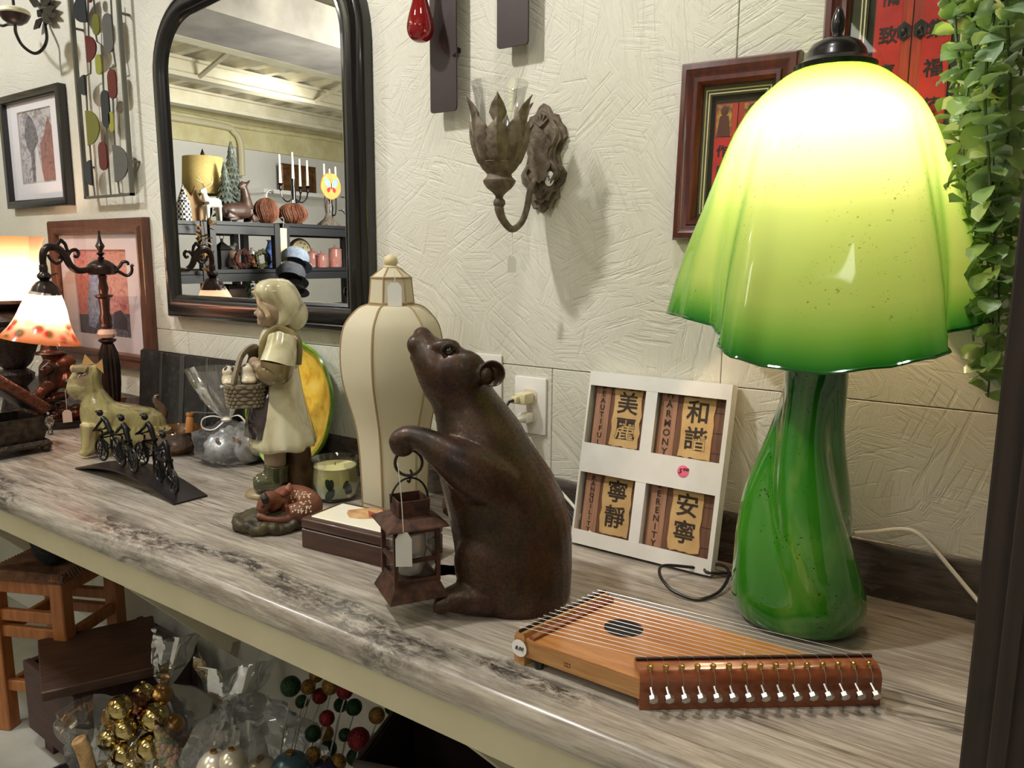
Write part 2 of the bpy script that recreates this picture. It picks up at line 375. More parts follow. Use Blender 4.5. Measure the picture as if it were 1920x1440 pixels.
# ---------------------------------------------------------------- countertop
def laminate():
    m, n, l, b = nt('streaked_marble_laminate'); b.inputs['Roughness'].default_value = .24; b.inputs['Specular IOR Level'].default_value = .5
    w = coords(n, l)
    big = noise(n, l, coords(n, l, (.9, 9, 9), (0, 0, .02)), 1.5, 7, .7, .62)
    base = ramp(n, l, big, [(.28, (92, 83, 76)), (.39, (150, 140, 128)), (.46, (190, 182, 170)), (.52, (142, 131, 118)), (.58, (178, 168, 154)), (.66, (204, 197, 186)), (.76, (122, 112, 102))])
    broad = noise(n, l, coords(n, l, (.8, 2.2, 2.2)), 1.6, 3, .3)
    base = mixc(n, l, ramp(n, l, broad, [(.33, (80, 80, 80)), (.62, (190, 190, 190))]), base, (194, 188, 181))
    fine = noise(n, l, coords(n, l, (9, 130, 130), (0, 0, .03)), 1.3, 5, .3, .75)
    base = mixc(n, l, .75, base, ramp(n, l, fine, [(.3, (150, 143, 136)), (.5, (222, 218, 212)), (.68, (255, 254, 252))]), 'MULTIPLY')
    vein = noise(n, l, coords(n, l, (.55, 8, 8), (0, 0, .05)), 1.5, 5, .8, .6)
    vm = ramp(n, l, vein, [(.488, (0, 0, 0)), (.498, (230, 230, 230)), (.503, (230, 230, 230)), (.513, (0, 0, 0))])
    vk = n.new('ShaderNodeMath'); vk.operation = 'MULTIPLY'; l.new(vm, vk.inputs[0]); l.new(ramp(n, l, noise(n, l, coords(n, l, (2, 5, 5), (0, 0, 0)), 1.4, 2), [(.45, (0, 0, 0)), (.6, (255, 255, 255))]), vk.inputs[1])
    base = mixc(n, l, vk.outputs[0], base, (70, 61, 55))
    sx = n.new('ShaderNodeSeparateXYZ'); l.new(w, sx.inputs[0])
    wav = noise(n, l, coords(n, l, (1.5, .2, .2)), 1.5, 4)
    a = n.new('ShaderNodeMath'); a.operation = 'MULTIPLY_ADD'; a.inputs[1].default_value = -.2; l.new(wav, a.inputs[0]); l.new(sx.outputs[1], a.inputs[2])
    band = ramp(n, l, a.outputs[0], [(.585, (150, 150, 150)), (.61, (235, 235, 235)), (.645, (255, 255, 255)), (.672, (0, 0, 0))])
    mot = noise(n, l, coords(n, l, (20, 44, 44), (0, 0, .3)), 1.3, 9, .5, .8)
    mm = ramp(n, l, mot, [(.42, (0, 0, 0)), (.5, (200, 200, 200)), (.56, (255, 255, 255))])
    k = n.new('ShaderNodeMath'); k.operation = 'MULTIPLY'; l.new(band, k.inputs[0]); l.new(mm, k.inputs[1])
    k2 = n.new('ShaderNodeMath'); k2.operation = 'MULTIPLY'; l.new(ramp(n, l, noise(n, l, coords(n, l, (1.8, 7, 7), (0, 0, .1)), 1.4, 4, .5), [(.42, (25, 25, 25)), (.55, (255, 255, 255))]), k2.inputs[1]); l.new(k.outputs[0], k2.inputs[0])
    base = mixc(n, l, k2.outputs[0], base, (50, 45, 43))
    l.new(base, b.inputs['Base Color']); bump(n, l, fine, .05, .001, b); return m
LAM = laminate()
ct = thing('countertop', 'long streaked grey marble laminate countertop along the wall', 'counter', (0, 0, 0))
def alongx(bm, prof, x0, x1, nx=2): return loft(bm, [[V((x0+(x1-x0)*i/(nx-1), y, z)) for y, z in prof] for i in range(nx)])
r = .012
prof = [(W-.001, CT), (.715, CT), (.705, CT-.0012), (.697, CT-.005), (.6925, CT-.012), (.691, CT-.022), (.691, CT-.034), (.694, CT-.041), (.702, CT-.044), (W-.001, CT-.044)]
bm = NB(); alongx(bm, prof, -6.9, .5); ob('slab', bm, LAM, ct)
def dark_lam():
    m, n, l, b = nt('dark_marble_laminate'); b.inputs['Roughness'].default_value = .25
    f = noise(n, l, coords(n, l, (2, 9, 9), (0, .12, 0)), 2.2, 7, 1.3, .65)
    l.new(ramp(n, l, f, [(.3, (44, 38, 36)), (.46, (86, 76, 70)), (.56, (60, 53, 49)), (.7, (140, 130, 120))]), b.inputs['Base Color']); return m
prof = [(W-.001, CT), (1.256, CT), (1.256, CT+.078), (1.258, CT+.087), (1.261, CT+.09), (W-.001, CT+.09)]
bm = NB(); alongx(bm, prof, -6.9, .5); ob('trim_1', bm, dark_lam(), kind='structure')
CREAM = pm('cream_painted_wood', (210, 202, 174), .5, c2=(202, 194, 164), ns=8)
bm = NB(); box(bm, (-3.2, .722, CT-.044-.031), (7.4, .018, .062), bev=.001); ob('apron', bm, CREAM, ct, sm=False)
for x in (-4.6, -3.6, -2.62, -1.639, -.657, .3):
    bm = NB(); loft(bm, [[V((x+dx, 1.235, CT-.046)), V((x+dx, .735, CT-.046)), V((x+dx, .735, CT-.104)), V((x+dx, 1.114, .347)), V((x+dx, 1.114, CT-.14)), V((x+dx, 1.235, CT-.14))] for dx in (-.009, .009)])
    ob('bracket', bm, CREAM, ct, sm=False)
bm = NB(); box(bm, (-3.2, 1.245, CT-.075), (7.4, .03, .06)); ob('ledger', bm, CREAM, ct, sm=False)
# ---------------------------------------------------------------- dark upright at the right
DARKW = pm('dark_stained_wood', (52, 40, 34), .42, c2=(34, 26, 23), ns=5, stretch=(30, 30, 1.2))
t = thing('cabinet_upright', 'dark brown wooden cabinet upright at the right edge of the counter', 'cabinet', (.15, .64, 0))
bm = NB(); box(bm, (0, 0, 1.05), (.348, .036, 2.1), bev=.0015); ob('side_panel', bm, DARKW, t, sm=False)
bm = NB(); box(bm, (-.151, -.022, 1.05), (.012, .008, 2.1), bev=.001); box(bm, (.0, -.022, 1.05), (.26, .008, 2.1), bev=.001); ob('face_moulding', bm, DARKW, t, sm=False)
# ================================================================ things on the wall
def wallthing(name, label, cat, x, z, group=None, tilt=0):
    return thing(name, label, cat, (x, W, z), (0, tilt, 0), group)
def rectpath(w, h): return [(-w/2, -h/2), (w/2, -h/2), (w/2, h/2), (-w/2, h/2)]
def plate(bm, x0, x1, z0, z1, y0, y1): return box(bm, ((x0+x1)/2, (y0+y1)/2, (z0+z1)/2), (x1-x0, abs(y1-y0), z1-z0))
def picture(name, label, x, z, w, h, prof, fmat, matm, opening, lines=None, tilt=0, depth=.02):
    t = wallthing(name, label, 'picture', x, z, tilt=tilt)
    bm = NB(); sweep2(bm, rectpath(w, h), prof); ob('frame', bm, fmat, t)
    fw = max(p[0] for p in prof); iw, ih = w-2*fw+.004, h-2*fw+.004
    bm = NB(); ow, oh, oz = opening
    sweep2(bm, [(-iw/2, -ih/2), (iw/2, -ih/2), (iw/2, ih/2), (-iw/2, ih/2)], [(0, .004), (0, .008), ((iw-ow)/2, .008), ((iw-ow)/2, .004)]) if abs((iw-ow)-(ih-oh)) < 1e-4 else None
    if not bm.verts:
        plate(bm, -iw/2, -ow/2, -ih/2, ih/2, -.008, -.003); plate(bm, ow/2, iw/2, -ih/2, ih/2, -.008, -.003)
        plate(bm, -ow/2, ow/2, oz+oh/2, ih/2, -.008, -.003); plate(bm, -ow/2, ow/2, -ih/2, oz-oh/2, -.008, -.003)
    ob('mat_board', bm, matm, t, sm=False)
    bm = NB(); plate(bm, -iw/2, iw/2, -ih/2, ih/2, -.0115, -.0105); ob('glass_pane', bm, PANE, t, sm=False)
    return t, (ow, oh, oz)
def poly(t, name, pts, y, mat, th=.0006, lab=None):
    bm = NB(); prism(bm, pts, y-th/2, y+th/2); return ob(name, bm, mat, t, sm=False, label=lab)
# --- black framed watercolour, far left
t, o = picture('framed_watercolour', 'black framed picture of a red barn and trees, highest at far left', -2.82, 1.728, .43, .372,
    [(0, 0), (0, .024), (.004, .026), (.022, .026), (.026, .022), (.026, .006)], BLACK, pm('cool_white_mat', (226, 222, 226), .8), (.236, .236, .012))
t.location.z = 1.727
def watercolour(name, pal, s):
    m, n, l, b = nt(name); b.inputs['Roughness'].default_value = .8
    v = coords(n, l, (1, 1, 1.4)); f = noise(n, l, v, s, 5, 1.2)
    l.new(ramp(n, l, f, pal), b.inputs['Base Color']); return m
WC1 = watercolour('grey_wash', [(.3, (92, 88, 92)), (.45, (190, 186, 190)), (.6, (120, 112, 116)), (.75, (216, 210, 212))], 22)
WC2 = watercolour('barn_red_wash', [(.3, (92, 44, 36)), (.5, (150, 92, 78)), (.7, (74, 52, 48))], 26)
WC3 = watercolour('dark_tree_wash', [(.35, (48, 44, 48)), (.6, (112, 104, 110))], 50)
pr = NB(); plate(pr, -.12, .12, -.108, .132, -.003, -.0005); ob('print', pr, WC1, t, sm=False)
poly(t, 'printed_barn', [(.02, -.1), (.118, -.1), (.118, .05), (.085, .1), (.05, .045), (.02, .02)], -.0034, WC2)
poly(t, 'printed_tree', [(-.05, -.1), (-.03, -.1), (-.028, 0), (.01, .03), (0, .07), (-.02, .1), (-.045, .118), (-.07, .095), (-.085, .05), (-.07, .01), (-.05, -.01)], -.0036, WC3)
poly(t, 'printed_path', [(-.03, -.106), (.03, -.106), (.0, .01), (-.012, .01)], -.0038, pm('pale_path', (206, 202, 200), .8))
# --- brown framed figure picture
BROWNF = pm('walnut_frame', (98, 58, 40), .38, c2=(72, 40, 28), ns=6, stretch=(14, 14, 2), coat=.2)
t, o = picture('framed_figure_print', 'walnut framed print of a seated person in blue against a red wall', -2.472, 1.265, .585, .455,
    [(0, 0), (0, .018), (.006, .024), (.022, .02), (.03, .026), (.04, .024), (.046, .014), (.046, .004)], BROWNF, pm('pale_pink_mat', (226, 206, 208), .8), (.32, .27, .0))
RW = watercolour('rose_brick_wash', [(.3, (176, 92, 88)), (.5, (208, 140, 132)), (.7, (160, 74, 76))], 30)
bm = NB(); plate(bm, -.16, .16, -.135, .135, -.003, -.0005); ob('print', bm, RW, t, sm=False)
poly(t, 'printed_ground', [(-.16, -.135), (.16, -.135), (.16, -.06), (-.16, -.075)], -.0034, watercolour('grey_ground_wash', [(.3, (70, 66, 74)), (.7, (120, 112, 118))], 40))
BL = watercolour('blue_cloth_wash', [(.35, (112, 120, 160)), (.65, (176, 178, 200))], 40)
poly(t, 'printed_person', [(-.1, -.11), (-.06, -.115), (-.03, -.08), (.0, -.09), (.03, -.1), (.02, -.04), (-.02, .03), (-.035, .075), (-.055, .08), (-.08, .03), (-.1, -.03)], -.0038, BL)
bm = NB(); sph(bm, (-.05, -.0042, .092), (.016, .0008, .02), 12); ob('printed_head', bm, pm('skin_wash', (186, 140, 120), .8), t)
poly(t, 'printed_dog', [(.05, -.11), (.13, -.112), (.135, -.08), (.1, -.05), (.06, -.06)], -.0038, pm('dark_dog_wash', (66, 58, 66), .8))
for dx, dz in ((.15, -.19), (.17, -.2)):
    bm = NB(); sph(bm, (dx, -.013, dz), (.008, .0008, .009), 12); ob('price_sticker', bm, WHITE, t)
# --- tall metal petal art
t = wallthing('metal_wall_art', 'tall wire wall art with coloured half oval metal petals, beside the arched mirror', 'wall art', -2.34, 1.85)
GMET = pm('brushed_grey_rod', (112, 112, 104), .4, .8)
Ya = W-.03
def lp(u, v): p = onY(u, v, Ya); return V((p.x+2.34, -.03, p.z-1.85))
tl, tr, br, bl = lp(142, 0), lp(230, 0), lp(253, 364), lp(167, 372)
tl, tr, br, bl = V((-.13, -.03, .62)), V((.13, -.03, .62)), V((.13, -.03, -.293)), V((-.132, -.03, -.293))
bm = NB()
for a, b in ((tl, tr), (tr, br), (br, bl), (bl, tl)): box(bm, (a+b)/2, (abs(a.x-b.x)+.007, .012, abs(a.z-b.z)+.007))
for p in (V((-.13, -.015, .2)), V((.13, -.015, .2)), V((.13, -.015, -.2)), V((-.13, -.015, -.2))): box(bm, p, (.006, .03, .006))
ob('frame', bm, GMET, t, sm=False)
for k, pts in enumerate(([(165, 0), (166, 60), (170, 120), (170, 138), (161, 142), (162, 180), (168, 270), (175, 345), (178, 368)],
        [(176, 0), (179, 60), (182, 78), (190, 84), (194, 165), (200, 240), (204, 320), (208, 366)],
        [(208, 0), (213, 100), (217, 124), (206, 128), (212, 190), (214, 250), (220, 330), (224, 362), (236, 364)])):
    bm = NB(); tube(bm, [lp(*p) for p in pts], .0026, 6); ob('wire', bm, GMET, t)
PET = {'d': pm('slate_petal', (40, 45, 52), .35, .4), 'o': pm('olive_petal', (112, 112, 46), .35, .4), 'r': pm('oxblood_petal', (98, 34, 32), .35, .4), 'g': pm('grey_petal', (98, 98, 96), .35, .5), 'y': pm('lime_petal', (150, 152, 66), .35, .4)}
for kind, c, x0, x1, y0, y1 in (('L', 'd', 141, 165, -10, 47), ('P', 'r', 167, 176, -14, 6), ('P', 'o', 177, 190, 27, 67), ('P', 'g', 197, 215, 25, 100), ('R', 'r', 165, 184, 65, 116), ('P', 'y', 183, 194, 102, 141),
        ('P', 'r', 206, 222, 130, 186), ('L', 'd', 150, 163, 142, 181), ('P', 'd', 194, 209, 169, 240), ('P', 'y', 208, 217, 210, 248), ('R', 'o', 166, 190, 205, 272), ('P', 'r', 189, 204, 266, 320), ('R', 'g', 217, 244, 270, 341), ('L', 'd', 161, 175, 301, 349)):
    a = lp((x0+x1)/2, y0); b = lp((x0+x1)/2, y1); zc = (a.z+b.z)/2; hh = (a.z-b.z)/2
    xl = lp(x0, (y0+y1)/2).x; xr = lp(x1, (y0+y1)/2).x; w = xr-xl
    if kind == 'P': pts = rrect(w, 2*hh, w*.45, 4, (xl+xr)/2, zc)
    else:
        pts = [((xl if kind == 'R' else xr)+(1 if kind == 'R' else -1)*w*math.cos(q), zc+hh*math.sin(q)) for q in [(-PI/2+PI*k/12) for k in range(13)]]
    bm = NB(); prism(bm, pts, -.037, -.033); ob('petal', bm, PET[c], t, sm=False)
# --- arched mirror
t = wallthing('wall_mirror', 'large black framed mirror with rounded top corners on the white wall', 'mirror', -1.666, 1.63)
path = []; r = .2; wx, z0, z1 = .404, -.42, .43
path = [(-wx, z0), (wx, z0), (wx, z1-r)] + [(wx-r+r*math.cos(a), z1-r+r*math.sin(a)) for a in [PI/2*k/10 for k in range(1, 11)]] + [(0, z1+.02)] + [(-wx+r-r*math.sin(a), z1-r+r*math.cos(a)) for a in [PI/2*k/10 for k in range(0, 11)]]
prof = [(0, .0), (0, .022), (.004, .03), (.012, .034), (.018, .03), (.024, .04), (.036, .044), (.048, .04), (.054, .034), (.058, .036), (.064, .032), (.066, .024), (.066, .012)]
bm = NB(); sweep2(bm, path, prof); ob('frame', bm, pm('black_satin_moulding', (20, 18, 20), .25, coat=.5), t)
m, n, l, b = nt('silvered_glass'); b.inputs['Metallic'].default_value = 1; b.inputs['Roughness'].default_value = .0; b.inputs['Base Color'].default_value = (.86, .87, .86, 1)
bm = NB(); prism(bm, [(x*.93, z*.93 if z < 0 else z*.93) for x, z in path], -.026, -.012); ob('mirror_glass', bm, m, t, sm=False)
# --- red glass drop, two dark metal strips
m, n, l, b = nt('ruby_glass'); b.inputs['Base Color'].default_value = lin((150, 6, 22)); b.inputs['Roughness'].default_value = .03; b.inputs['Transmission Weight'].default_value = .55; b.inputs['Coat Weight'].default_value = .6
t = thing('glass_drop', 'red glass teardrop hanging above left of the iron sconce', 'ornament', (-1.06, W-.07, 1.795))
bm = NB(); lathe(bm, [(.001, 0), (.012, .001), (.022, .008), (.0268, .02), (.027, .032), (.023, .05), (.015, .075), (.009, .1), (.006, .13), (.005, .16), (.004, .2)], 24, cap=True); ob('drop', bm, m, t, sub=1)
bm = NB(); tube(bm, [(0, 0, .19), (0, 0, .5)], .0008, 5); ob('thread', bm, TWINE, t)
DKM = pm('dark_brown_sheet_metal', (62, 50, 50), .5, .3, (52, 42, 42), 8)
for x0, x1, zb, lab, gp in ((-1.07, -1.003, 1.669, 'longer dark brown metal strip hanging to the left above the sconce', 0), (-.904, -.834, 1.769, 'shorter dark brown metal strip hanging above the sconce', 0)):
    t = wallthing('metal_strip', lab, 'wall art', (x0+x1)/2, zb, 'dark metal strips above the sconce')
    w = x1-x0; bm = NB(); prism(bm, rrect(w, .6, .006, 3, 0, .3), -.031, -.027); ob('strip', bm, DKM, t, sm=False)
    for zq in (.12, .45): bm = NB(); box(bm, (w*.25, -.0135, zq), (.008, .027, .008)); ob('standoff', bm, IRON, t, sm=False)
    bm = NB(); sph(bm, (w*.44, -.0315, .105), .004, 8); ob('rivet', bm, BLACK, t)
# --- iron sconce with glass cup
SX, SY = -.825, -.13
t = wallthing('candle_sconce', 'weathered bronze leaf wall sconce holding a clear glass cup', 'sconce', SX, 1.58)
VERD = pm('weathered_bronze', (124, 111, 94), .62, .3, (84, 72, 60), 60, bmp=.5, bs=140, bd=.002)
def sz(v): return onY(945, v, W+SY).z - 1.58
def spx(w): return w*.00094
bm = NB(); lathe(bm, [(spx(a), sz(v)) for a, v in ((2, 377), (6, 376), (8, 366), (14, 360), (24, 352), (30, 343), (31, 338), (24, 331), (23, 326), (31, 318), (37, 309), (40, 305), (38, 303), (30, 309), (2, 311))], 20, (0, SY, 0)); ob('cup_holder', bm, VERD, t)
def acanthus(bm, ang, r0, r1, z0, z1, wid, big):
    N = 9; rows = []
    for i in range(N):
        f = i/(N-1); r = r0+(r1-r0)*f+.006*math.sin(f*PI)+(.012*max(0, f-.8)/.2 if big else 0); z = z0+(z1-z0)*f
        lob = (.55+.45*math.sin(f*PI*.9+.4))*(1-.28*(i % 2))*(1 if f < .95 else .05)
        if big: lob = [.5, .34, .3, .28, .34, .5, 1, .7, .05][i]
        hw = wid*lob; row = []
        for q in (-1, -.5, 0, .5, 1):
            a = ang+q*hw/max(r, .01); rr = r-.0035*abs(q)+(.002 if q == 0 else 0); row.append(V((rr*math.cos(a), SY+rr*math.sin(a), z-.004*abs(q))))
        rows.append(row)
    loft(bm, rows, False, False)
for k in range(8):
    bm = NB(); acanthus(bm, 2*PI*k/8-.25, .036, .05, sz(305), sz(226 if k % 2 else 218), .027, False); ob('leaf', bm, VERD, t, solid=.0016)
for k in range(6):
    bm = NB(); acanthus(bm, 2*PI*k/6-2.05, .034, .053, sz(305), sz(184), .0165, True); ob('tall_leaf', bm, VERD, t, solid=.0016)
bm = NB(); lathe(bm, [(spx(a), sz(v)) for a, v in ((2, 300), (26, 299), (33, 290), (38, 270), (40, 240), (44, 200), (49, 172), (54, 155), (53, 155), (48, 172), (43, 200), (39, 240), (37, 270), (32, 289), (2, 298))], 28, (0, SY, 0)); ob('glass_cup', bm, CLEAR, t)
bm = NB(); pts = smooth([(0, SY, sz(376)), (0, SY, sz(392)), (0, SY+.012, sz(412)), (0, SY+.04, sz(428)), (0, SY+.07, sz(414)), (0, SY+.088, sz(385)), (0, SY+.098, sz(350)), (0, SY+.118, sz(322)), (0, -.012, sz(312))], 5)
tube(bm, pts, [.007, .0085, .007, .0065, .006, .006, .006, .0065, .008], 10); sph(bm, (0, SY, sz(380)), (.011, .011, .01), 12); ob('arm', bm, VERD, t)
half = [(0, -.105), (.012, -.095), (.02, -.098), (.028, -.082), (.036, -.078), (.034, -.06), (.046, -.05), (.05, -.034), (.038, -.018), (.034, .0), (.04, .018), (.05, .03), (.046, .048), (.036, .058), (.03, .072), (.018, .075), (.01, .088), (0, .094)]
pol = half + [(-x, z) for x, z in half[-2:0:-1]]
bm = NB()
for sc_, y0, y1 in ((1, 0, -.008), (.86, -.006, -.014), (.5, -.012, -.02)):
    prism(bm, [(x*sc_+.012, z*sc_-.008) for x, z in pol], y0, y1)
for zc, rr in ((.06, .016), (-.07, .014)):
    for k in range(5): a = PI/2+(k-2)*.5; tube(bm, [(.012, -.016, zc-.016), (.012+rr*math.cos(a)*1.2, -.017, zc-.016+rr*math.sin(a)*1.4)], [.004, .002], 6)
for s in (-1, 1): tube(bm, smooth([(.012+s*.02, -.012, .05), (.012+s*.034, -.014, .03), (.012+s*.024, -.014, .005), (.012+s*.02, -.014, -.02), (.012+s*.034, -.014, -.04), (.012+s*.022, -.012, -.06)], 4), .005, 6)
ob('back_plate', bm, VERD, t)
bm = NB(); sph(bm, (.032, -.0155, -.052), (.011, .001, .014), 14); ob('price_sticker', bm, WHITE, t)
text('5', .012, INK, t, (.032, -.0168, -.052), name='sticker_lettering')
price_tag(t, (0, SY+.04, sz(430)), .05, .016, .03, .5, mat=pm('shaded_tag_paper', (206, 202, 190), .8))
# --- black candle sconce, top left corner
sx0 = -2.93; t = wallthing('candle_sconce', 'black wire sconce with cream candle cup at the top left corner', 'sconce', -2.78, 2.12)
def lw(u, v, d): p = onY(u, v, W-d); return V((p.x+2.78, -d, p.z-2.12))
cpt = lw(27, 28, .14); mm = .00185
bm = NB(); lathe(bm, [(.002, -.028), (.018, -.026), (.032, -.016), (.041, 0), (.04, .002), (.002, .003)], 20, cpt); ob('candle_bowl', bm, pm('oiled_dark_brown', (50, 36, 36), .35), t)
bm = NB(); lathe(bm, [(.04, .0), (.043, .004), (.04, .013), (.03, .019), (.002, .021)], 20, cpt); ob('candle', bm, pm('cream_wax', (238, 232, 196), .5), t)
bm = NB(); tube(bm, [cpt+V((0, 0, .015)), cpt+V((0, 0, .16))], .0045, 8); ob('spike', bm, BLACK, t)
bm = NB(); tube(bm, smooth([cpt+V((0, 0, -.026)), lw(30, 62, .13), lw(42, 85, .1), lw(64, 100, .07), lw(80, 92, .045), lw(88, 72, .03), lw(84, 45, .015), lw(80, 20, .01)], 5), .0048, 8); ob('arm', bm, BLACK, t)
bm = NB(); tube(bm, smooth([cpt+V((-.004, 0, -.026)), lw(15, 46, .14), lw(0, 47, .15), lw(-25, 25, .16), lw(-40, 0, .16)], 5), .0042, 8); ob('arm', bm, BLACK, t)
bm = NB()
for a, b in (((80, 35), (64, 55)), ((80, 30), (98, 42)), ((80, 18), (105, 30)), ((78, 10), (100, -5)), ((76, 10), (56, 0)), ((78, 5), (80, -25)), ((80, 30), (70, 20)), ((80, 25), (104, 14))):
    p, q = lw(*a, .012), lw(*b, .02); d = (q-p); s = V((d.z, 0, -d.x)).normalized()
    loft(bm, [[p+s*.004, p-s*.004, p-s*.004+V((0, -.003, 0)), p+s*.004+V((0, -.003, 0))], [p+d*.5+s*.016, p+d*.5-s*.016, p+d*.5-s*.014+V((0, -.004, 0)), p+d*.5+s*.014+V((0, -.004, 0))], [q+s*.002, q-s*.002, q-s*.002+V((0, -.002, 0)), q+s*.002+V((0, -.002, 0))]])
ob('leaf_spray', bm, BLACK, t)
# --- two framed red door prints
MAHOG = pm('mahogany_moulding', (84, 34, 28), .3, c2=(58, 22, 20), ns=5, stretch=(20, 20, 3), coat=.35)
PROF = [(0, 0), (0, .016), (.004, .024), (.012, .026), (.02, .021), (.024, .02), (.026, .024), (.032, .024), (.036, .018), (.038, .008)]
GREYM = pm('dark_olive_mat', (84, 82, 70), .85)
FILLET = pm('cream_fillet', (214, 204, 156), .6)
REDP = pm('red_door_paper', (190, 36, 32), .7, c2=(160, 28, 26), ns=30)
DOORW = pm('orange_red_door_wood', (178, 58, 26), .6, c2=(140, 36, 18), ns=10, stretch=(20, 20, 1))
GOLDP = pm('gold_printed_paper', (190, 146, 60), .6, c2=(96, 62, 34), ns=90)
KNOB = pm('dark_door_ring_plate', (58, 56, 54), .4, .5, (28, 26, 26), 80)
def doors(name, label, x, z, w, h, ow, oh, oz, chars_l, chars_r, cs, gods, sticker=None, tilt=0):
    t, _ = picture(name, label, x, z, w, h, PROF, MAHOG, GREYM, (ow, oh, oz), tilt=tilt)
    bm = NB()
    for e, th in ((.004, .0018), (.009, .0018)):
        sweep2(bm, [(-ow/2-e, oz-oh/2-e), (ow/2+e, oz-oh/2-e), (ow/2+e, oz+oh/2+e), (-ow/2-e, oz+oh/2+e)], [(0, .008), (0, .0095), (th, .0095), (th, .008)])
    ob('fillet', bm, FILLET, t, sm=False)
    bm = NB(); plate(bm, -ow/2-.004, ow/2+.004, oz-oh/2-.004, oz+oh/2+.004, -.0005, -.0015); ob('print', bm, pm('print_dark_ground', (44, 40, 34), .8), t, sm=False)  # plain dark ground of the print around the doors
    dw, dh = ow*.84, oh*.86
    bm = NB(); plate(bm, -dw/2, -.0008, oz-dh/2, oz+dh/2, -.0015, -.003); plate(bm, .0008, dw/2, oz-dh/2, oz+dh/2, -.0015, -.003); ob('printed_door', bm, DOORW, t, sm=False)
    pw = dw*.34
    for s, ch in ((-1, chars_l), (1, chars_r)):
        xc = s*(dw/2-pw/2-.002); zt = oz+dh/2-(dh*.36 if gods else .004); zb = oz-dh/2+.004
        bm = NB(); plate(bm, xc-pw/2, xc+pw/2, zb, zt, -.003, -.0034); ob('printed_banner', bm, REDP, t, sm=False)
        for k, c in enumerate(ch): text(c, cs, INK, t, (xc, -.0037, zt-(k+.66)*(zt-zb)/max(len(ch), 1)+.0), bold=.0004)
        if gods:
            bm = NB(); plate(bm, xc-pw/2, xc+pw/2, zt+.004, oz+dh/2-.002, -.003, -.0034); ob('printed_panel', bm, GOLDP, t, sm=False)
            zc = (zt+oz+dh/2)/2; bm = NB(); sph(bm, (xc, -.0036, zc+.016), (.007, .0006, .008), 10); prism(bm, [(xc-.011, zc-.024), (xc+.011, zc-.024), (xc+.007, zc+.008), (xc-.007, zc+.008)], -.0034, -.0042); ob('printed_figure', bm, pm('brown_print_ink', (82, 40, 30), .7), t)
    zk = oz+(dh*.1 if not gods else .0)
    for s in (-1, 1):
        xk = s*dw*.105; r = dw*.1
        bm = NB(); prism(bm, [(xk+r*math.cos(PI/2+k*PI/3)*(1 if k % 3 else .95), zk+1.35*r*math.sin(PI/2+k*PI/3)) for k in range(6)], -.003, -.0045)
        sph(bm, (xk, -.0045, zk), (r*.42, .003, r*.5), 10); tube(bm, [(xk+r*.3*math.cos(a), -.0065, zk-r*.5+r*.45*math.sin(a)) for a in [2*PI*k/10 for k in range(10)]], r*.07, 5, True)
        ob('printed_door_ring', bm, KNOB, t)
    if sticker:
        bm = NB(); sph(bm, (sticker[0], -.0122, sticker[1]), (.0125, .0008, .0125), 16); ob('price_sticker', bm, pm('cream_sticker', (226, 220, 176), .7), t)
        text('7.50', .008, INK, t, (sticker[0], -.0134, sticker[1]+.003), name='sticker_lettering', shear=.3)
    return t
doors('framed_door_print', 'smaller mahogany framed print of red doors, partly behind the green lamp', -.445, 1.553, .19, .284, .088, .178, 0, '作良謀', '作良謀', .02, True, tilt=.02)
doors('framed_door_print', 'larger mahogany framed print of red doors, above right of the green lamp', -.2, 1.681, .235, .37, .118, .25, -.002, '備致嘉祥', '總集福蔭', .026, False, (.062, -.128))
# --- outlets
def outlet(lab, x, z, w, h, plugs):
    t = wallthing('wall_outlet', lab, 'outlet', x, z)
    bm = NB(); box(bm, (0, -.003, 0), (w, .006, h), bev=.0025, seg=2); ob('cover_plate', bm, pm('white_plastic', (232, 226, 220), .35), t)
    for dz in (.02, -.02):
        bm = NB(); prism(bm, rrect(.034, .029, .011, 4, 0, dz), -.008, -.0055); ob('socket', bm, pm('ivory_plastic', (226, 214, 200), .4), t, sm=False)
        bm = NB()
        for dx in (-.007, .007): box(bm, (dx, -.0082, dz+.003), (.002, .0008, .008))
        sph(bm, (0, -.0082, dz-.007), (.0022, .0006, .0022), 8); ob('slot', bm, INK, t)
    return t
to = outlet('white double outlet plate with a cord plugged in, right of the bear', -.838, 1.09, .075, .115, True)
outlet('white outlet plate mostly hidden behind the bear ear', -.945, 1.128, .072, .115, False)
t = thing('power_plug', 'ivory plug with black cord in the outlet right of the bear', 'plug', (-.838, W-.0085, 1.108))
bm = NB(); box(bm, (0, -.018, 0), (.026, .034, .022), bev=.004, seg=2); box(bm, (-.006, -.04, -.001), (.014, .014, .014), bev=.003, seg=2); ob('plug_body', bm, pm('yellowed_plastic', (222, 210, 170), .45), t)
bm = NB(); tube(bm, smooth([(-.006, -.046, -.001), (-.01, -.06, -.006), (-.012, -.066, -.03), (-.01, -.06, -.08), (.01, -.05, -.11), (.05, -.04, -.13), (.085, -.03, -.16), (.105, -.035, -.19), (.16, -.06, -.232)], 5), .003, 8); ob('cord', bm, CORDB, t)
t = thing('power_plug', 'white plug with white cord in the lower socket right of the bear', 'plug', (-.838, W-.0085, 1.068))
bm = NB(); box(bm, (0, -.012, 0), (.024, .024, .02), bev=.004, seg=2); lathe(bm, [(.009, 0), (.008, .012), (.005, .022), (.003, .03)], 12, (0, -.024, 0), Matrix.Rotation(PI/2, 3, 'X')); ob('plug_body', bm, CORDW, t)
bm = NB(); tube(bm, smooth([(0, -.05, 0), (.0, -.062, -.01), (.008, -.06, -.04), (.04, -.05, -.09), (.09, -.04, -.12), (.15, -.05, -.16), (.2, -.075, -.196)], 5), .003, 8)
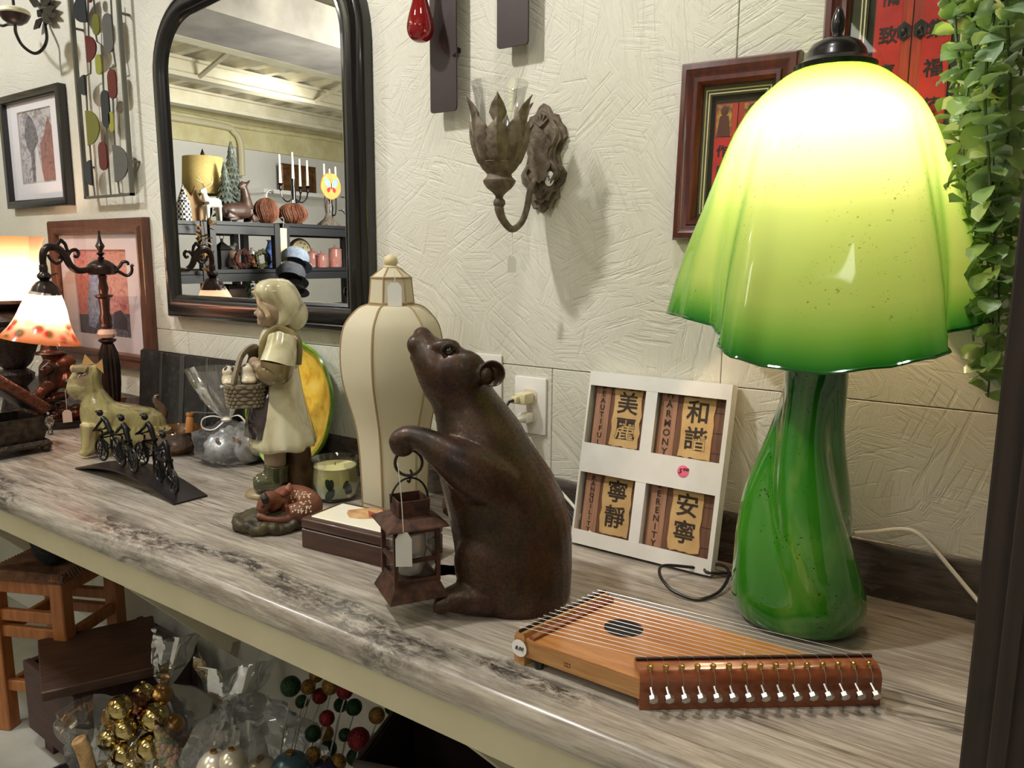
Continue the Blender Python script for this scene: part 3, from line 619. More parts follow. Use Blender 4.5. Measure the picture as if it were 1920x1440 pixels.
box(bm, (.165, -.055, -.172), (.05, .008, .01), rot=ry(.75), bev=.002); ob('cord', bm, CORDW, t)
# --- trailing plant at the right
t = thing('hanging_plant', 'trailing green eucalyptus vine hanging at the right edge of the photo', 'plant', (-.02, 1.1, 2.05))
LM = [translucent(nm_, [(0, c_), (1, c2_)], (0, 1), thru=.38, gloss=.05, axis='Y', rough=.3) for nm_, c_, c2_ in (('leaf_green', (136, 168, 98), (164, 190, 124)), ('leaf_grey_green', (134, 164, 126), (162, 186, 150)), ('leaf_yellow_green', (182, 204, 122), (202, 218, 150)))]
def leafmesh(k):
    bm = NB(); rows = []
    for i, (f, hw) in enumerate(((0, .06), (.18, .66), (.5, .98), (.8, .78), (1, .08))):
        rows.append([V((q*hw*.5, f, .10*abs(q)*hw+.12*math.sin(f*PI)-(.06 if q == 0 else 0)*f)) for q in (-1, 0, 1)])
    loft(bm, rows, False, False); me = finish(bm, 'leaf'); me.materials.append(LM[k]); return me
LMESH = [leafmesh(k) for k in range(3)]
rng = random.Random(5); leaves = []
stems = []
for u0, u1, v1, Y in ((1800, 1800, 330, 1.14), (1808, 1796, 250, 1.17), (1822, 1812, 400, 1.1), (1838, 1806, 520, 1.16), (1846, 1830, 640, 1.12), (1852, 1822, 600, 1.17), (1862, 1850, 745, 1.13), (1874, 1838, 690, 1.1), (1880, 1862, 660, 1.07), (1888, 1872, 620, 1.13), (1896, 1868, 560, 1.05), (1868, 1842, 480, 1.05), (1905, 1885, 500, 1.12), (1916, 1900, 420, 1.16)):
    pts = []
    for k in range(7):
        f = k/6; u = u0+(u1-u0)*f+10*math.sin(f*7+u0); v = -70+(v1+70)*f; p = onY(u, v, Y+.015*math.sin(f*5+u0)); pts.append(p-V((-.02, 1.1, 2.05)))
    pts = smooth(pts, 6); bm = NB(); tube(bm, pts, [.0022, .0012], 5); stems.append(ob('stem', bm, pm('vine_stem', (72, 92, 50), .6) if not stems else stems[0].data.materials[0], t))
    L = 0; nxt = .004; side = rng.random()*6
    for a, b in zip(pts[:-1], pts[1:]):
        sl = (b-a).length; 
        while nxt < L+sl:
            p = a+(b-a)*((nxt-L)/sl); side += 2.2
            for s in (0, PI): leaves.append((p.copy(), side+s+rng.uniform(-.5, .5), rng.uniform(.021, .032), rng.uniform(-1.1, .6), rng.choice((0, 0, 1, 1, 2))))
            nxt += rng.uniform(.0125, .018)
        L += sl
leaves.sort(key=lambda q: (q[0]+V((-.02, 1.1, 0))).length)
def leafM(p, a, s, tl): return Matrix.Translation(p) @ Matrix.Rotation(a, 4, 'Z') @ Matrix.Rotation(tl, 4, 'X') @ Matrix.Rotation(rng.uniform(-.6, .6), 4, 'Y') @ Matrix.Scale(s, 4)
for i, (p, a, s, tl, k) in enumerate(leaves[:295]):
    o = bpy.data.objects.new('leaf', LMESH[k]); COL.objects.link(o); o.parent = t; o.matrix_local = leafM(p, a, s, tl)
if len(leaves) > 295:
    bm = NB()
    for p, a, s, tl, k in leaves[295:]:
        M = leafM(p, a, s, tl); vm = [bm.verts.new(M @ v.co) for v in LMESH[k].vertices]
        for q in LMESH[k].polygons: bm.faces.new([vm[i] for i in q.vertices])
    ob('back_leaves', bm, LM[0], t, kind='stuff')
# ================================================================ green glass lamp
F = Fr(onZ(1506, 1160, CT))
t = thing('table_lamp', 'lit lamp of swirled green glass with a draped mushroom shade', 'lamp', F.b, F.rot)
def green_base():
    m, n, l, b = nt('green_cased_glass'); b.inputs['Roughness'].default_value = .08; b.inputs['Coat Weight'].default_value = 1; b.inputs['Coat Roughness'].default_value = .03
    v = coords(n, l); sx = n.new('ShaderNodeSeparateXYZ'); l.new(v, sx.inputs[0])
    mr = n.new('ShaderNodeMapRange'); mr.inputs[1].default_value = 0; mr.inputs[2].default_value = .44; l.new(sx.outputs[2], mr.inputs[0])
    c = ramp(n, l, mr.outputs[0], [(0, (30, 104, 20)), (.3, (66, 142, 36)), (.62, (44, 122, 26)), (.85, (14, 72, 22)), (1, (10, 56, 20))])
    s = noise(n, l, coords(n, l, (5, 5, 1.6), (.4, .3, .2)), 2.2, 4, 1.6)
    c = mixc(n, l, ramp(n, l, s, [(.54, (0, 0, 0)), (.68, (150, 150, 150))]), c, (140, 176, 84))
    c = mixc(n, l, ramp(n, l, s, [(.3, (140, 140, 140)), (.42, (0, 0, 0))]), c, (12, 74, 14))
    k = noise(n, l, coords(n, l), 190, 3, 0, .7); k2 = noise(n, l, coords(n, l), 14, 2)
    a = n.new('ShaderNodeMath'); a.operation = 'MULTIPLY'; l.new(ramp(n, l, k, [(.62, (0, 0, 0)), (.66, (255, 255, 255))]), a.inputs[0]); l.new(ramp(n, l, k2, [(.5, (0, 0, 0)), (.62, (255, 255, 255))]), a.inputs[1])
    l.new(mixc(n, l, a.outputs[0], c, (8, 40, 12)), b.inputs['Base Color']); return m
sil = [(1212, 1440, 1590), (1204, 1400, 1612), (1190, 1384, 1624), (1160, 1371, 1634), (1111, 1365, 1639), (1057, 1372, 1640), (988, 1378, 1630), (918, 1391, 1614), (876, 1408, 1602), (833, 1426, 1592), (795, 1441, 1587), (758, 1455, 1588), (710, 1466, 1592), (665, 1477, 1594), (600, 1486, 1592)]
rows = []
for v, a, c in sil:
    pa, pc = F.p(a, v), F.p(c, v); rows.append((max(pa.z, 0), pa.x, pc.x))
# the underside reaches the counter: shift so the lowest ring is at 0
N = 56; rings = []; zs_ = [r[0] for r in rows]; M = 44
zmax = zs_[-1]
def interp(z, col):
    pts = sorted([(r[0], r[col]) for r in rows])
    for (z0, a), (z1, b) in zip(pts[:-1], pts[1:]):
        if z0 <= z <= z1: return a+(b-a)*((z-z0)/max(z1-z0, 1e-6))
    return pts[0][1] if z < pts[0][0] else pts[-1][1]
prof = [(0, .78), (.004, .9), (.014, .985)]
for k in range(M+1):
    z = zmax*k/M; zz = max(z, .045); a, c = interp(zz, 1), interp(zz, 2)
    f = 1 if z > .04 else (.8+.2*(z/.04)**.5)
    cx, hx = (a+c)/2, (c-a)/2*f; amp = .3*max(0, math.sin(min(1, z/.36)*PI))**.7+.015; g = []
    for i in range(N):
        th = 2*PI*i/N; ph = 3*(th+.55) + 5.2*(z/zmax)
        rr = hx*(1-amp*.42+amp*.5*math.cos(ph)-.13*amp*math.cos(2*ph))
        g.append(V((cx+rr*math.cos(th), rr*math.sin(th), z)))
    rings.append(g)
bm = NB(); loft(bm, rings); ob('glass_base', bm, green_base(), t, sub=1)
# shade
axis = lambda v: F.p(1570-(v-60)*.0605, v)
ctl = [(0, .204, 0), (-12, .19, -.004), (-26, .158, -.012), (-38, .172, -.022), (-47, .2, -.03), (-56, .206, -.034), (-68, .19, -.046), (-88, .184, -.056), (-106, .19, -.052), (-117, .207, -.042), (-124, .196, -.034), (-134, .164, -.022), (-146, .158, -.012), (-162, .184, -.005), (-180, .208, -.003), (-205, .168, -.002), (-230, .205, -.03), (-255, .168, -.04), (-285, .196, -.04), (-312, .206, -.02), (-336, .17, 0)]
def rim(th):
    d = (-math.degrees(th)) % 360
    P = [(-a, r, z) for a, r, z in ctl] + [(360, ctl[0][1], ctl[0][2])]
    for (a, r0, z0), (b, r1, z1) in zip(P[:-1], P[1:]):
        if a <= d <= b: f = (d-a)/(b-a); f = f*f*(3-2*f); return r0+(r1-r0)*f, z0+(z1-z0)*f
ztop = F.p(1566, 128).z; zrim = F.p(1535, 590).z
pr = [(128, .036), (134, .052), (146, .066), (160, .077), (180, .094), (204, .109), (230, .119), (248, .126), (290, .138), (328, .147), (394, .163), (450, .178), (510, .191), (560, .199), (590, .204)]
cx0 = axis(128).x; cx1 = axis(590).x
SH = []
N = 120
for k, (v, r) in enumerate(pr):
    f = (v-128)/462.; z = F.p(1550, v).z; w = max(0, (f-.12)/.88)**1.15; g = []
    for i in range(N):
        th = 2*PI*i/N; rr_, dz = rim(th); fac = 1+w*(rr_/.2-1)*(.98)
        g.append((cx0+(cx1-cx0)*f, r*fac, th, z+dz*w**2))
    SH.append(g)
def shpt(q, th_off): cx, r, th, z = q; return V((cx+(r-th_off)*math.cos(th), (r-th_off)*math.sin(th), z))
m = None
def shade_mat():
    m, n, l, b = nt('green_shade_glass'); n.remove(b); out = n['Material Output']
    tc = n.new('ShaderNodeTexCoord'); sx = n.new('ShaderNodeSeparateXYZ'); l.new(tc.outputs['Object'], sx.inputs[0])
    at = n.new('ShaderNodeAttribute'); at.attribute_name = 'down'
    c = ramp(n, l, at.outputs['Fac'], [(0, (50, 138, 30)), (.05, (120, 186, 60)), (.14, (184, 216, 136)), (.24, (206, 226, 172)), (.42, (200, 222, 160)), (.58, (176, 210, 122)), (.84, (170, 206, 112)), (.92, (126, 184, 80)), (.97, (66, 146, 52)), (1, (24, 108, 36))])  # green ends are the glass; paler upper stops paint in the bulb's glow
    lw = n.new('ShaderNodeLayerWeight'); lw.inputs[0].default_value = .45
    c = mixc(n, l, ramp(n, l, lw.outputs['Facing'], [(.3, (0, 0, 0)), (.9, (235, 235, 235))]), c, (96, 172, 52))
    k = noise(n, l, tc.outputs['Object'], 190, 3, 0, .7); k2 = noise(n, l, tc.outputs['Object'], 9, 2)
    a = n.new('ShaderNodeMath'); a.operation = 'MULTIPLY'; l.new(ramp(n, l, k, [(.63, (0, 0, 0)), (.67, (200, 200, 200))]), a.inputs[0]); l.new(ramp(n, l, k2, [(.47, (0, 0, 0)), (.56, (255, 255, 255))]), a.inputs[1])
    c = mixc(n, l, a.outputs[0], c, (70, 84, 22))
    d = n.new('ShaderNodeBsdfDiffuse'); tr = n.new('ShaderNodeBsdfTranslucent'); g = n.new('ShaderNodeBsdfGlossy'); g.inputs['Roughness'].default_value = .06
    l.new(c, d.inputs[0]); l.new(c, tr.inputs[0])
    x = n.new('ShaderNodeMixShader'); x.inputs[0].default_value = .62; l.new(d.outputs[0], x.inputs[1]); l.new(tr.outputs[0], x.inputs[2])
    fr = n.new('ShaderNodeFresnel'); fr.inputs[0].default_value = 1.5
    y = n.new('ShaderNodeMixShader'); l.new(fr.outputs[0], y.inputs[0]); l.new(x.outputs[0], y.inputs[1]); l.new(g.outputs[0], y.inputs[2]); l.new(y.outputs[0], out.inputs[0]); return m
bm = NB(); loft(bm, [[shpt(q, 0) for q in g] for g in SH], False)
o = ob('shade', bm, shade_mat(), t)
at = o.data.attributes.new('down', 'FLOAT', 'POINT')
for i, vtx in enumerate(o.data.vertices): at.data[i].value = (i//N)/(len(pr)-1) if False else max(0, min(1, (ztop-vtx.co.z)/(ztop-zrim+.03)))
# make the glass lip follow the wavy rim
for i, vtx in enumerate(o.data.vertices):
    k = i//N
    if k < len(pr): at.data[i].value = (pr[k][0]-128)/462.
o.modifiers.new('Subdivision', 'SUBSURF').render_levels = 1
bm = NB(); tube(bm, [shpt(q, 0) for q in SH[-1]], .0022, 6, True); ob('shade_lip', bm, pm('deep_green_glass_lip', (16, 92, 26), .08, coat=1), t)
c0 = axis(122); mp = .00078
bm = NB(); lathe(bm, [(.001, ztop-.006), (.05, ztop-.004), (.052, ztop+.003), (.043, ztop+.008), (.039, ztop+.012), (.037, ztop+.02), (.03, ztop+.03), (.018, ztop+.036), (.006, ztop+.038), (.002, ztop+.038)], 32, (c0.x, 0, 0)); ob('shade_cap', bm, pm('black_bronze_cap', (24, 20, 20), .3, .5, coat=.3), t)
bm = NB(); lathe(bm, [(.001, ztop+.036), (.007, ztop+.038), (.006, ztop+.042), (.0075, ztop+.046), (.0085, ztop+.054), (.0082, ztop+.06), (.006, ztop+.068), (.0035, ztop+.074), (.001, ztop+.076)], 16, (c0.x, 0, 0)); ob('finial', bm, BLACK, t)
bz = F.p(1560, 235).z
bm = NB(); sph(bm, (cx0*.5+cx1*.5, 0, bz), (.03, .03, .036), 16); ob('bulb', bm, glow('lit_bulb', (255, 212, 176), 175), t)
bm = NB(); tube(bm, [(cx1, 0, zmax-.02), (cx0*.5+cx1*.5, 0, bz-.03)], .014, 12); tube(bm, [(cx0*.5+cx1*.5, 0, bz+.03), (c0.x, 0, ztop)], .003, 8); ob('lamp_stem', bm, pm('brass_stem', (120, 100, 60), .35, .9), t)
# cords by the lamp
t = thing('lamp_cord', 'white cord running from behind the green lamp down the backsplash', 'cord', (0, 0, 0))
pts = [onY(u, v, Y) for u, v, Y in ((1600, 1000, 1.2), (1640, 997, 1.235), (1690, 992, 1.245), (1720, 1000, 1.245), (1752, 1030, 1.245), (1790, 1075, 1.24), (1815, 1105, 1.235), (1840, 1134, 1.225), (1880, 1180, 1.2))]
bm = NB(); tube(bm, smooth(pts, 6), .0032, 8); ob('cord', bm, CORDW, t)
t = thing('lamp_cord', 'black cord lying in a loop between the white card box and the green lamp', 'cord', (0, 0, 0))
pts = [onZ(u, v, CT+h) for u, v, h in ((1430, 1072, .004), (1400, 1070, .005), (1376, 1074, .006), (1330, 1074, .01), (1322, 1066, .014), (1340, 1058, .018), (1362, 1064, .018), (1366, 1082, .012), (1350, 1108, .006), (1325, 1121, .004), (1300, 1123, .004), (1262, 1108, .008), (1240, 1084, .016), (1237, 1066, .02), (1250, 1060, .02), (1290, 1063, .014), (1330, 1068, .008), (1370, 1076, .005), (1430, 1078, .004))]
bm = NB(); tube(bm, smooth(pts, 6), .0026, 8); ob('cord', bm, CORDB, t)
# ================================================================ bear
F = Fr(onZ(945, 1108, CT)); K = 2.571
def B(x, y, d=0): return F.p(700+x/K, 600+y/K, d)
t = thing('bear_statue', 'dark brown bronze bear sitting upright, looking up and holding a lantern', 'statue', F.b, F.rot)
def bearmat():
    m, n, l, b = nt('mottled_brown_bronze'); b.inputs['Roughness'].default_value = .3; b.inputs['Metallic'].default_value = .25
    v = coords(n, l); f = noise(n, l, v, 14, 4, .3); g = noise(n, l, v, 240, 3)
    c = ramp(n, l, f, [(.33, (36, 21, 15)), (.48, (74, 45, 28)), (.58, (62, 45, 24)), (.7, (40, 27, 20))])
    c = mixc(n, l, ramp(n, l, g, [(.42, (0, 0, 0)), (.6, (205, 205, 205))]), c, (24, 13, 10))
    l.new(c, b.inputs['Base Color']); l.new(ramp(n, l, g, [(.35, (150, 150, 150)), (.65, (190, 190, 190))]), b.inputs['Roughness']); bump(n, l, noise(n, l, coords(n, l, (1, 1, .6)), 200, 3), .12, .0012, b); return m
bm = NB(); rows = []
for y, a, c, d, yo in ((50, 216, 262, .012, 0), (62, 200, 280, .019, 0), (82, 187, 300, .026, 0), (104, 180, 350, .032, 0), (130, 179, 425, .04, 0), (160, 181, 472, .048, 0), (200, 188, 512, .055, 0), (240, 200, 540, .058, 0), (300, 222, 560, .058, 0), (350, 245, 592, .058, 0), (400, 280, 635, .06, 0), (450, 296, 676, .067, 0), (500, 305, 713, .076, 0), (570, 312, 750, .084, 0), (650, 312, 804, .09, 0), (740, 318, 868, .096, 0), (840, 342, 918, .1, 0), (950, 368, 948, .103, 0), (1050, 386, 957, .106, 0), (1180, 402, 957, .107, 0), (1290, 425, 948, .102, 0), (1350, 452, 925, .094, 0), (1385, 480, 890, .08, 0)):
    p, q = B(a, y), B(c, y); rows.append((p.z, p.x, q.x, d, yo))
rows[-1] = (0, *rows[-1][1:])
slices(bm, rows[::-1], 28, 2.1)
m_ = .00084/K
def BS(x, y, d, r, rot=None): sph(bm, B(x, y, d), r, 18, rot)
BS(236, 70, 0, (.014, .015, .012)); BS(205, 120, -.014, (.014, .016, .016)); BS(205, 120, .014, (.014, .016, .016)); BS(205, 178, 0, (.009, .02, .01))
BS(350, 128, -.036, (.022, .012, .012)); BS(420, 250, -.04, (.04, .024, .034)); BS(420, 250, .04, (.04, .024, .034))
for s in (-1, 1):
    BS(545, 262, s*.05, (.013, .016, .016))
# near arm, shoulder to paw
tube(bm, smooth([B(610, 800, -.06), B(500, 740, -.078), B(400, 680, -.085), B(310, 620, -.084), B(230, 575, -.08), B(170, 562, -.076), B(128, 585, -.074), B(118, 620, -.074)], 5), [.042, .042, .035, .027, .0205, .0165, .017, .0165, .012], 18)
BS(140, 618, -.074, (.017, .014, .013))
tube(bm, smooth([B(560, 780, .07), B(470, 820, .09), B(400, 880, .085), B(375, 930, .07)], 5), [.045, .034, .024, .018], 16)
# thigh and feet
for s in (-1, 1):
    sph(bm, B(600, 1170, s*.062), (.066, .046, .07), 20); tube(bm, smooth([B(560, 1335, s*.075), B(450, 1335, s*.082), B(345, 1352, s*.082)], 5), [.03, .026, .017], 16)
    for k in range(4): q = B(318, 1356, s*.082); sph(bm, q+V((.004, (k-1.5)*.0115, -.001)), (.014, .0065, .0125), 12)
me = fuse(bm, .0034, 5)
for vtx in me.vertices: vtx.co.z = max(vtx.co.z, 0)
BM = bearmat(); ob('body', me, BM, t)
for s in (-1, 1):
    bm = NB(); c = B(566, 258, s*.06); N = 20
    rg = []
    for rr, dd in ((.002, .004), (.008, .006), (.014, .001), (.0175, -.003), (.019, .0), (.0175, .004), (.012, .011), (.004, .013)):
        rg.append([c+V((rr*1.0*math.cos(2*PI*i/N)+.002, dd*(1 if s < 0 else -1)+.3*rr*math.sin(2*PI*i/N)*0, rr*1.02*math.sin(2*PI*i/N))) for i in range(N)])
    loft(bm, rg); ob('ear', bm, BM, t)
    bm = NB(); sph(bm, B(368, 150, s*.049), (.0068, .005, .0062), 14); ob('eye', bm, pm('dark_glossy_eye', (22, 14, 12), .12, coat=1), t)
    bm = NB(); e = B(368, 150, s*.0505); tube(bm, [e+V((.011*math.cos(a), 0, .0095*math.sin(a))) for a in [2*PI*k/16 for k in range(16)]], .0028, 6, True); ob('eyelid', bm, BM, t)
bm = NB(); sph(bm, B(236, 62, 0), (.011, .012, .008), 14); ob('nose', bm, pm('worn_dark_nose', (40, 26, 24), .22, .3), t)
PAW = F.b + F.r*B(135, 640, 0).x + F.f*(-.074); pawz = B(135, 640, -.074).z
# ================================================================ lantern
L = Fr(onZ(768, 1096, CT)); bb = F.b + F.f*(-.074) + F.r*(B(175, 1100, -.074).x); L = Fr(V((bb.x, bb.y, CT)))
def Lp(x, y, d=0): return L.p(700+x/K, 600+y/K, d)
t = thing('candle_lantern', 'small rusty metal lantern with glass votive hanging from the bear paw', 'lantern', (L.b.x, L.b.y, CT), L.rot)
RUST = pm('rusted_brown_tin', (92, 58, 42), .6, .35, (50, 32, 26), 70, bmp=.3, bs=160)
tw = rz(.3); zz = lambda y: Lp(175, y).z
cxl = Lp(178, 1100).x
def sq(h, z): return [tw @ V((sx*h, sy*h, 0)) + V((cxl, 0, z)) for sx, sy in ((-1, -1), (1, -1), (1, 1), (-1, 1))]
bm = NB(); loft(bm, [sq(.044, zz(1300)), sq(.043, zz(1292)), sq(.034, zz(1232)), sq(.034, zz(1224))]); ob('base', bm, RUST, t, sm=False)
z0, z1 = zz(1228), zz(975); h = .0315
for sx in (-1, 1):
    for sy in (-1, 1): bm = NB(); box(bm, tw @ V((sx*h, sy*h, 0)) + V((cxl, 0, (z0+z1)/2)), (.006, .006, z1-z0), tw); ob('post', bm, RUST, t, sm=False)
for k in range(4):
    R = rz(.3+k*PI/2); n_ = R @ V((0, -h, 0))
    for f, nm_ in ((0.04, 'rail'), (.96, 'rail'), (.42, 'crossbar')): bm = NB(); box(bm, n_+V((cxl, 0, z0+(z1-z0)*f)), (2*h, .004, .006), R); ob(nm_, bm, RUST, t, sm=False)
    bm = NB(); box(bm, n_*.93+V((cxl, 0, (z0+z1)/2)), (2*h-.006, .001, z1-z0), R); ob('glass_pane', bm, PANE, t, sm=False)
for y in (1050, 1150): bm = NB(); box(bm, tw @ V((h+.004, -h*.55, 0))+V((cxl, 0, zz(y))), (.004, .012, .018), tw, .001); ob('hinge', bm, RUST, t, sm=False)
bm = NB(); loft(bm, [sq(.033, zz(978)), sq(.046, zz(968)), sq(.045, zz(962)), sq(.025, zz(928)), sq(.02, zz(926))]); ob('roof', bm, RUST, t, sm=False)
bm = NB(); loft(bm, [sq(.0225, zz(938)), sq(.0235, zz(850)), sq(.0215, zz(850)), sq(.0205, zz(932))]); ob('chimney', bm, RUST, t, sm=False)
zb = zz(870); bm = NB(); tube(bm, [tw @ V((.028*math.cos(a), 0, 0)) + V((cxl, 0, zb+.034*math.sin(a))) for a in [PI*k/16 for k in range(17)]], .0016, 6); ob('bail', bm, IRON, t)
rx0 = Lp(170, 690).x; bm = NB(); tube(bm, [V((rx0+.0195*math.cos(a), .002*math.sin(a), zz(688)+.0185*math.sin(a))) for a in [2*PI*k/24 for k in range(24)]], .0022, 8, True); ob('ring', bm, IRON, t)
bm = NB(); tube(bm, smooth([(rx0+.002, 0, zz(722)), (rx0+.004, 0, zz(738)), (rx0+.002, 0, zz(765)), (cxl, 0, zz(782)), (cxl-.003, 0, zz(772))], 4), .0016, 6); ob('hook', bm, IRON, t)
bm = NB(); lathe(bm, [(.001, z0+.006), (.018, z0+.006), (.0225, z0+.02), (.024, z0+.045), (.0235, z0+.068), (.022, z0+.068), (.0222, z0+.045), (.02, z0+.022), (.001, z0+.02)], 24, (cxl, 0, 0), wob=lambda a, k: 1+.03*math.cos(8*a)); ob('votive_cup', bm, clear('frosted_votive_glass', gloss=.25, rough=.15, haze=.38, hazec=(226, 220, 212)), t)
bm = NB(); lathe(bm, [(.001, z0+.009), (.017, z0+.009), (.017, z0+.022), (.001, z0+.022)], 16, (cxl, 0, 0)); ob('tea_light', bm, pm('white_wax', (236, 230, 220), .5), t)
price_tag(t, Lp(118, 690, -.05), Lp(118, 690, -.05).z-Lp(135, 1035, -.05).z, .023, .05, -.1, lean=(.006, 0, 0), mat=pm('grey_white_tag', (214, 212, 208), .75))
# ================================================================ card box of four plaques
bw, bh, bd = .268, .318, .026; tl_ = -.2
t = thing('plaque_box', 'white card window box of four plaques leaning against the wall', 'box', (-.553, 1.196, CT), (tl_, 0, 0))
def bx(bm, x0, x1, z0, z1, y0, y1): return box(bm, ((x0+x1)/2-bw/2, (y0+y1)/2, (z0+z1)/2), (x1-x0, y1-y0, z1-z0))
zr = [0, .026, .132, .186, .292, bh]; xr = [0, .004, .122, .136, .26, bw]
for i, (a, b) in enumerate(((zr[0], zr[1]), (zr[2], zr[3]), (zr[4], zr[5]))):
    bm = NB(); bx(bm, 0, bw, a, b, -bd, -bd+.0016); ob('front_band', bm, CARD, t, sm=False)
for a, b in ((0, .004), (xr[2]+.004, xr[3]-.002), (xr[4], bw)):
    bm = NB(); bx(bm, a, b, 0, bh, -bd+.0016 if b < bw and a > 0 else -bd+.0002, -.0015); ob('divider' if 0 < a < .2 else 'side_wall', bm, CARD, t, sm=False)
bm = NB(); bx(bm, 0, bw, 0, bh, -.0015, 0); ob('back_card', bm, CARD, t, sm=False)
bm = NB(); bx(bm, 0.002, bw-.002, 0, .0015, -bd+.002, -.001); ob('bottom_flap', bm, CARD, t, sm=False)
bm = NB(); bx(bm, 0.002, bw-.002, bh-.0015, bh, -bd+.002, -.001); ob('top_flap', bm, CARD, t, sm=False)
bm = NB(); bx(bm, .115, .137, zr[3]+.0, zr[4], -bd+.0004, -bd+.0014); ob('mullion', bm, CARD, t, sm=False)
bm = NB(); bx(bm, .115, .135, zr[1], zr[2], -bd+.0004, -bd+.0014); ob('mullion', bm, CARD, t, sm=False)
bm = NB(); sph(bm, (.2-bw/2, -bd-.0004, .163), (.0105, .0007, .0105), 18); ob('price_sticker', bm, pm('pink_sticker', (240, 110, 140), .6), t)
text('5⁰⁰', .012, INK, t, (.2-bw/2, -bd-.0014, .163), name='sticker_lettering', shear=.3)
PLK = pm('brown_plank_print', (120, 84, 62), .75, c2=(94, 62, 46), ns=12, stretch=(14, 14, 1))
PLKL = pm('pale_plank_print', (176, 132, 104), .75, c2=(146, 104, 82), ns=12, stretch=(20, 20, 1))
PARCH = pm('parchment_print', (214, 178, 122), .75, c2=(196, 156, 102), ns=26)
PEDGE = pm('burnt_edge', (150, 104, 62), .8)
BR = pm('brushed_dark_ink', (52, 40, 30), .75)
words = (('BEAUTIFUL', '美麗', 0, 1, 'upper left'), ('HARMONY', '和諧', 1, 1, 'upper right'), ('TRANQUILITY', '寧靜', 0, 0, 'lower left'), ('SERENITY', '安寧', 1, 0, 'lower right'))
Mb = t.matrix_basis.copy()
for wd_, ch, cx_, rw, pos in words:
    x0 = xr[1]+.003 if cx_ == 0 else xr[3]+.001; x1 = xr[2] if cx_ == 0 else xr[4]-.002; z0 = zr[1]-.006 if rw == 0 else zr[3]-.006; z1 = zr[2]+.006 if rw == 0 else zr[4]+.006
    xc, zc = (x0+x1)/2-bw/2, (z0+z1)/2
    p = thing('wall_plaque', 'wooden look plaque with brushed characters in the %s window of the white box' % pos, 'plaque', Mb @ V((xc, -.007, zc)), (tl_, 0, 0), 'plaques in the white box')
    w_, h_ = x1-x0, z1-z0
    bm = NB(); box(bm, (0, 0, 0), (w_, .009, h_), bev=.001); ob('board', bm, PLK, p, sm=False)
    bm = NB(); box(bm, (-w_/2+.019, -.0048, 0), (.03, .0016, h_-.004)); ob('plank_strip', bm, PLKL, p, sm=False)
    for k in range(3):
        bm = NB(); box(bm, (w_/2-.012+k*.0, -.0047, h_/2-.03-k*.034), (.022, .0006, .0008)); ob('plank_joint', bm, BR, p, sm=False)
    rg = random.Random(cx_*2+rw)
    def ragged(w, h, j): 
        out = []
        for (ax, az), (bx_, bz) in zip(((-1, -1), (1, -1), (1, 1), (-1, 1)), ((1, -1), (1, 1), (-1, 1), (-1, -1))):
            for k in range(7): f = k/7; out.append(((ax+(bx_-ax)*f)*w/2+rg.uniform(-j, j), (az+(bz-az)*f)*h/2+rg.uniform(-j, j)))
        return out
    pg = ragged(.056, .104, .002)
    bm = NB(); prism(bm, [(x*1.03+.012, z*1.02) for x, z in pg], -.0045, -.0054); ob('parchment_edge', bm, PEDGE, p, sm=False)
    bm = NB(); prism(bm, [(x+.012, z) for x, z in pg], -.0045, -.006); ob('parchment', bm, PARCH, p, sm=False)
    for k, c in enumerate(ch): text(c, .042, BR, p, (.012, -.0064, .024-.046*k), bold=.0005, name='brushed_character')
    n_ = len(wd_); st = h_*.98/n_
    for k, c in enumerate(wd_): text(c, min(.017, st*1.05), BR, p, (-w_/2+.019, -.0059, h_/2-st*(k+.5)), name='plaque_lettering', bold=.0002)
# ================================================================ zither
A, Bq, C, D = V((-.528, .767)), V((-.352, .765)), V((-.124, .94)), V((-.497, .941))
t = thing('zither', 'wooden lap harp with fifteen strings and brass pins at the counter front', 'zither', (A.x, A.y, CT))
rel = lambda p, z: V((p.x-A.x, p.y-A.y, z))
def pan(c1, c2, ns, st, rot): 
    m, n, l, b = nt('varnished_wood'); b.inputs['Roughness'].default_value = .22; b.inputs['Coat Weight'].default_value = .5
    f = noise(n, l, coords(n, l, st, rot), ns, 5, .6); l.new(ramp(n, l, f, [(.32, c1), (.68, c2)]), b.inputs['Base Color']); return m
SPR = pan((158, 100, 54), (192, 134, 78), 4, (2, 26, 26), (0, 0, -.02)); SIDE = pan((160, 112, 64), (190, 142, 90), 5, (3, 12, 30), (0, 0, 0)); PEGW = pan((112, 58, 34), (140, 76, 44), 5, (4, 4, 14), (0, 0, 0))
ZT = .034
bm = NB(); loft(bm, [[rel(p, z) for p in (A, Bq, C, D)] for z in (.012, ZT)]); ob('sound_box', bm, SIDE, t, sm=False)
# sound board with a hole
ctr = A*.30+Bq*.25+C*.12+D*.33; ctr = V((-.425, .868)); hr = .026
bm = NB(); out = []; NN = 40
def edgehit(a):
    d = V((math.cos(a), math.sin(a))); best = 9
    for p, q in ((A, Bq), (Bq, C), (C, D), (D, A)):
        e = q-p; den = d.x*e.y-d.y*e.x
        if abs(den) < 1e-9: continue
        w_ = p-ctr; s = (w_.x*e.y-w_.y*e.x)/den; u = (w_.x*d.y-w_.y*d.x)/den
        if s > 0 and -1e-6 <= u <= 1+1e-6: best = min(best, s)
    return ctr+d*best
angs = sorted([2*PI*k/NN for k in range(NN)]+[math.atan2((p-ctr).y, (p-ctr).x) % (2*PI) for p in (A, Bq, C, D)])
loft(bm, [[rel(edgehit(a), ZT) for a in angs], [rel(edgehit(a), ZT+.003) for a in angs], [rel(ctr+V((hr*math.cos(a), hr*math.sin(a))), ZT+.003) for a in angs], [rel(ctr+V((hr*math.cos(a), hr*math.sin(a))), ZT) for a in angs]], False)
ob('sound_board', bm, SPR, t, sm=False)
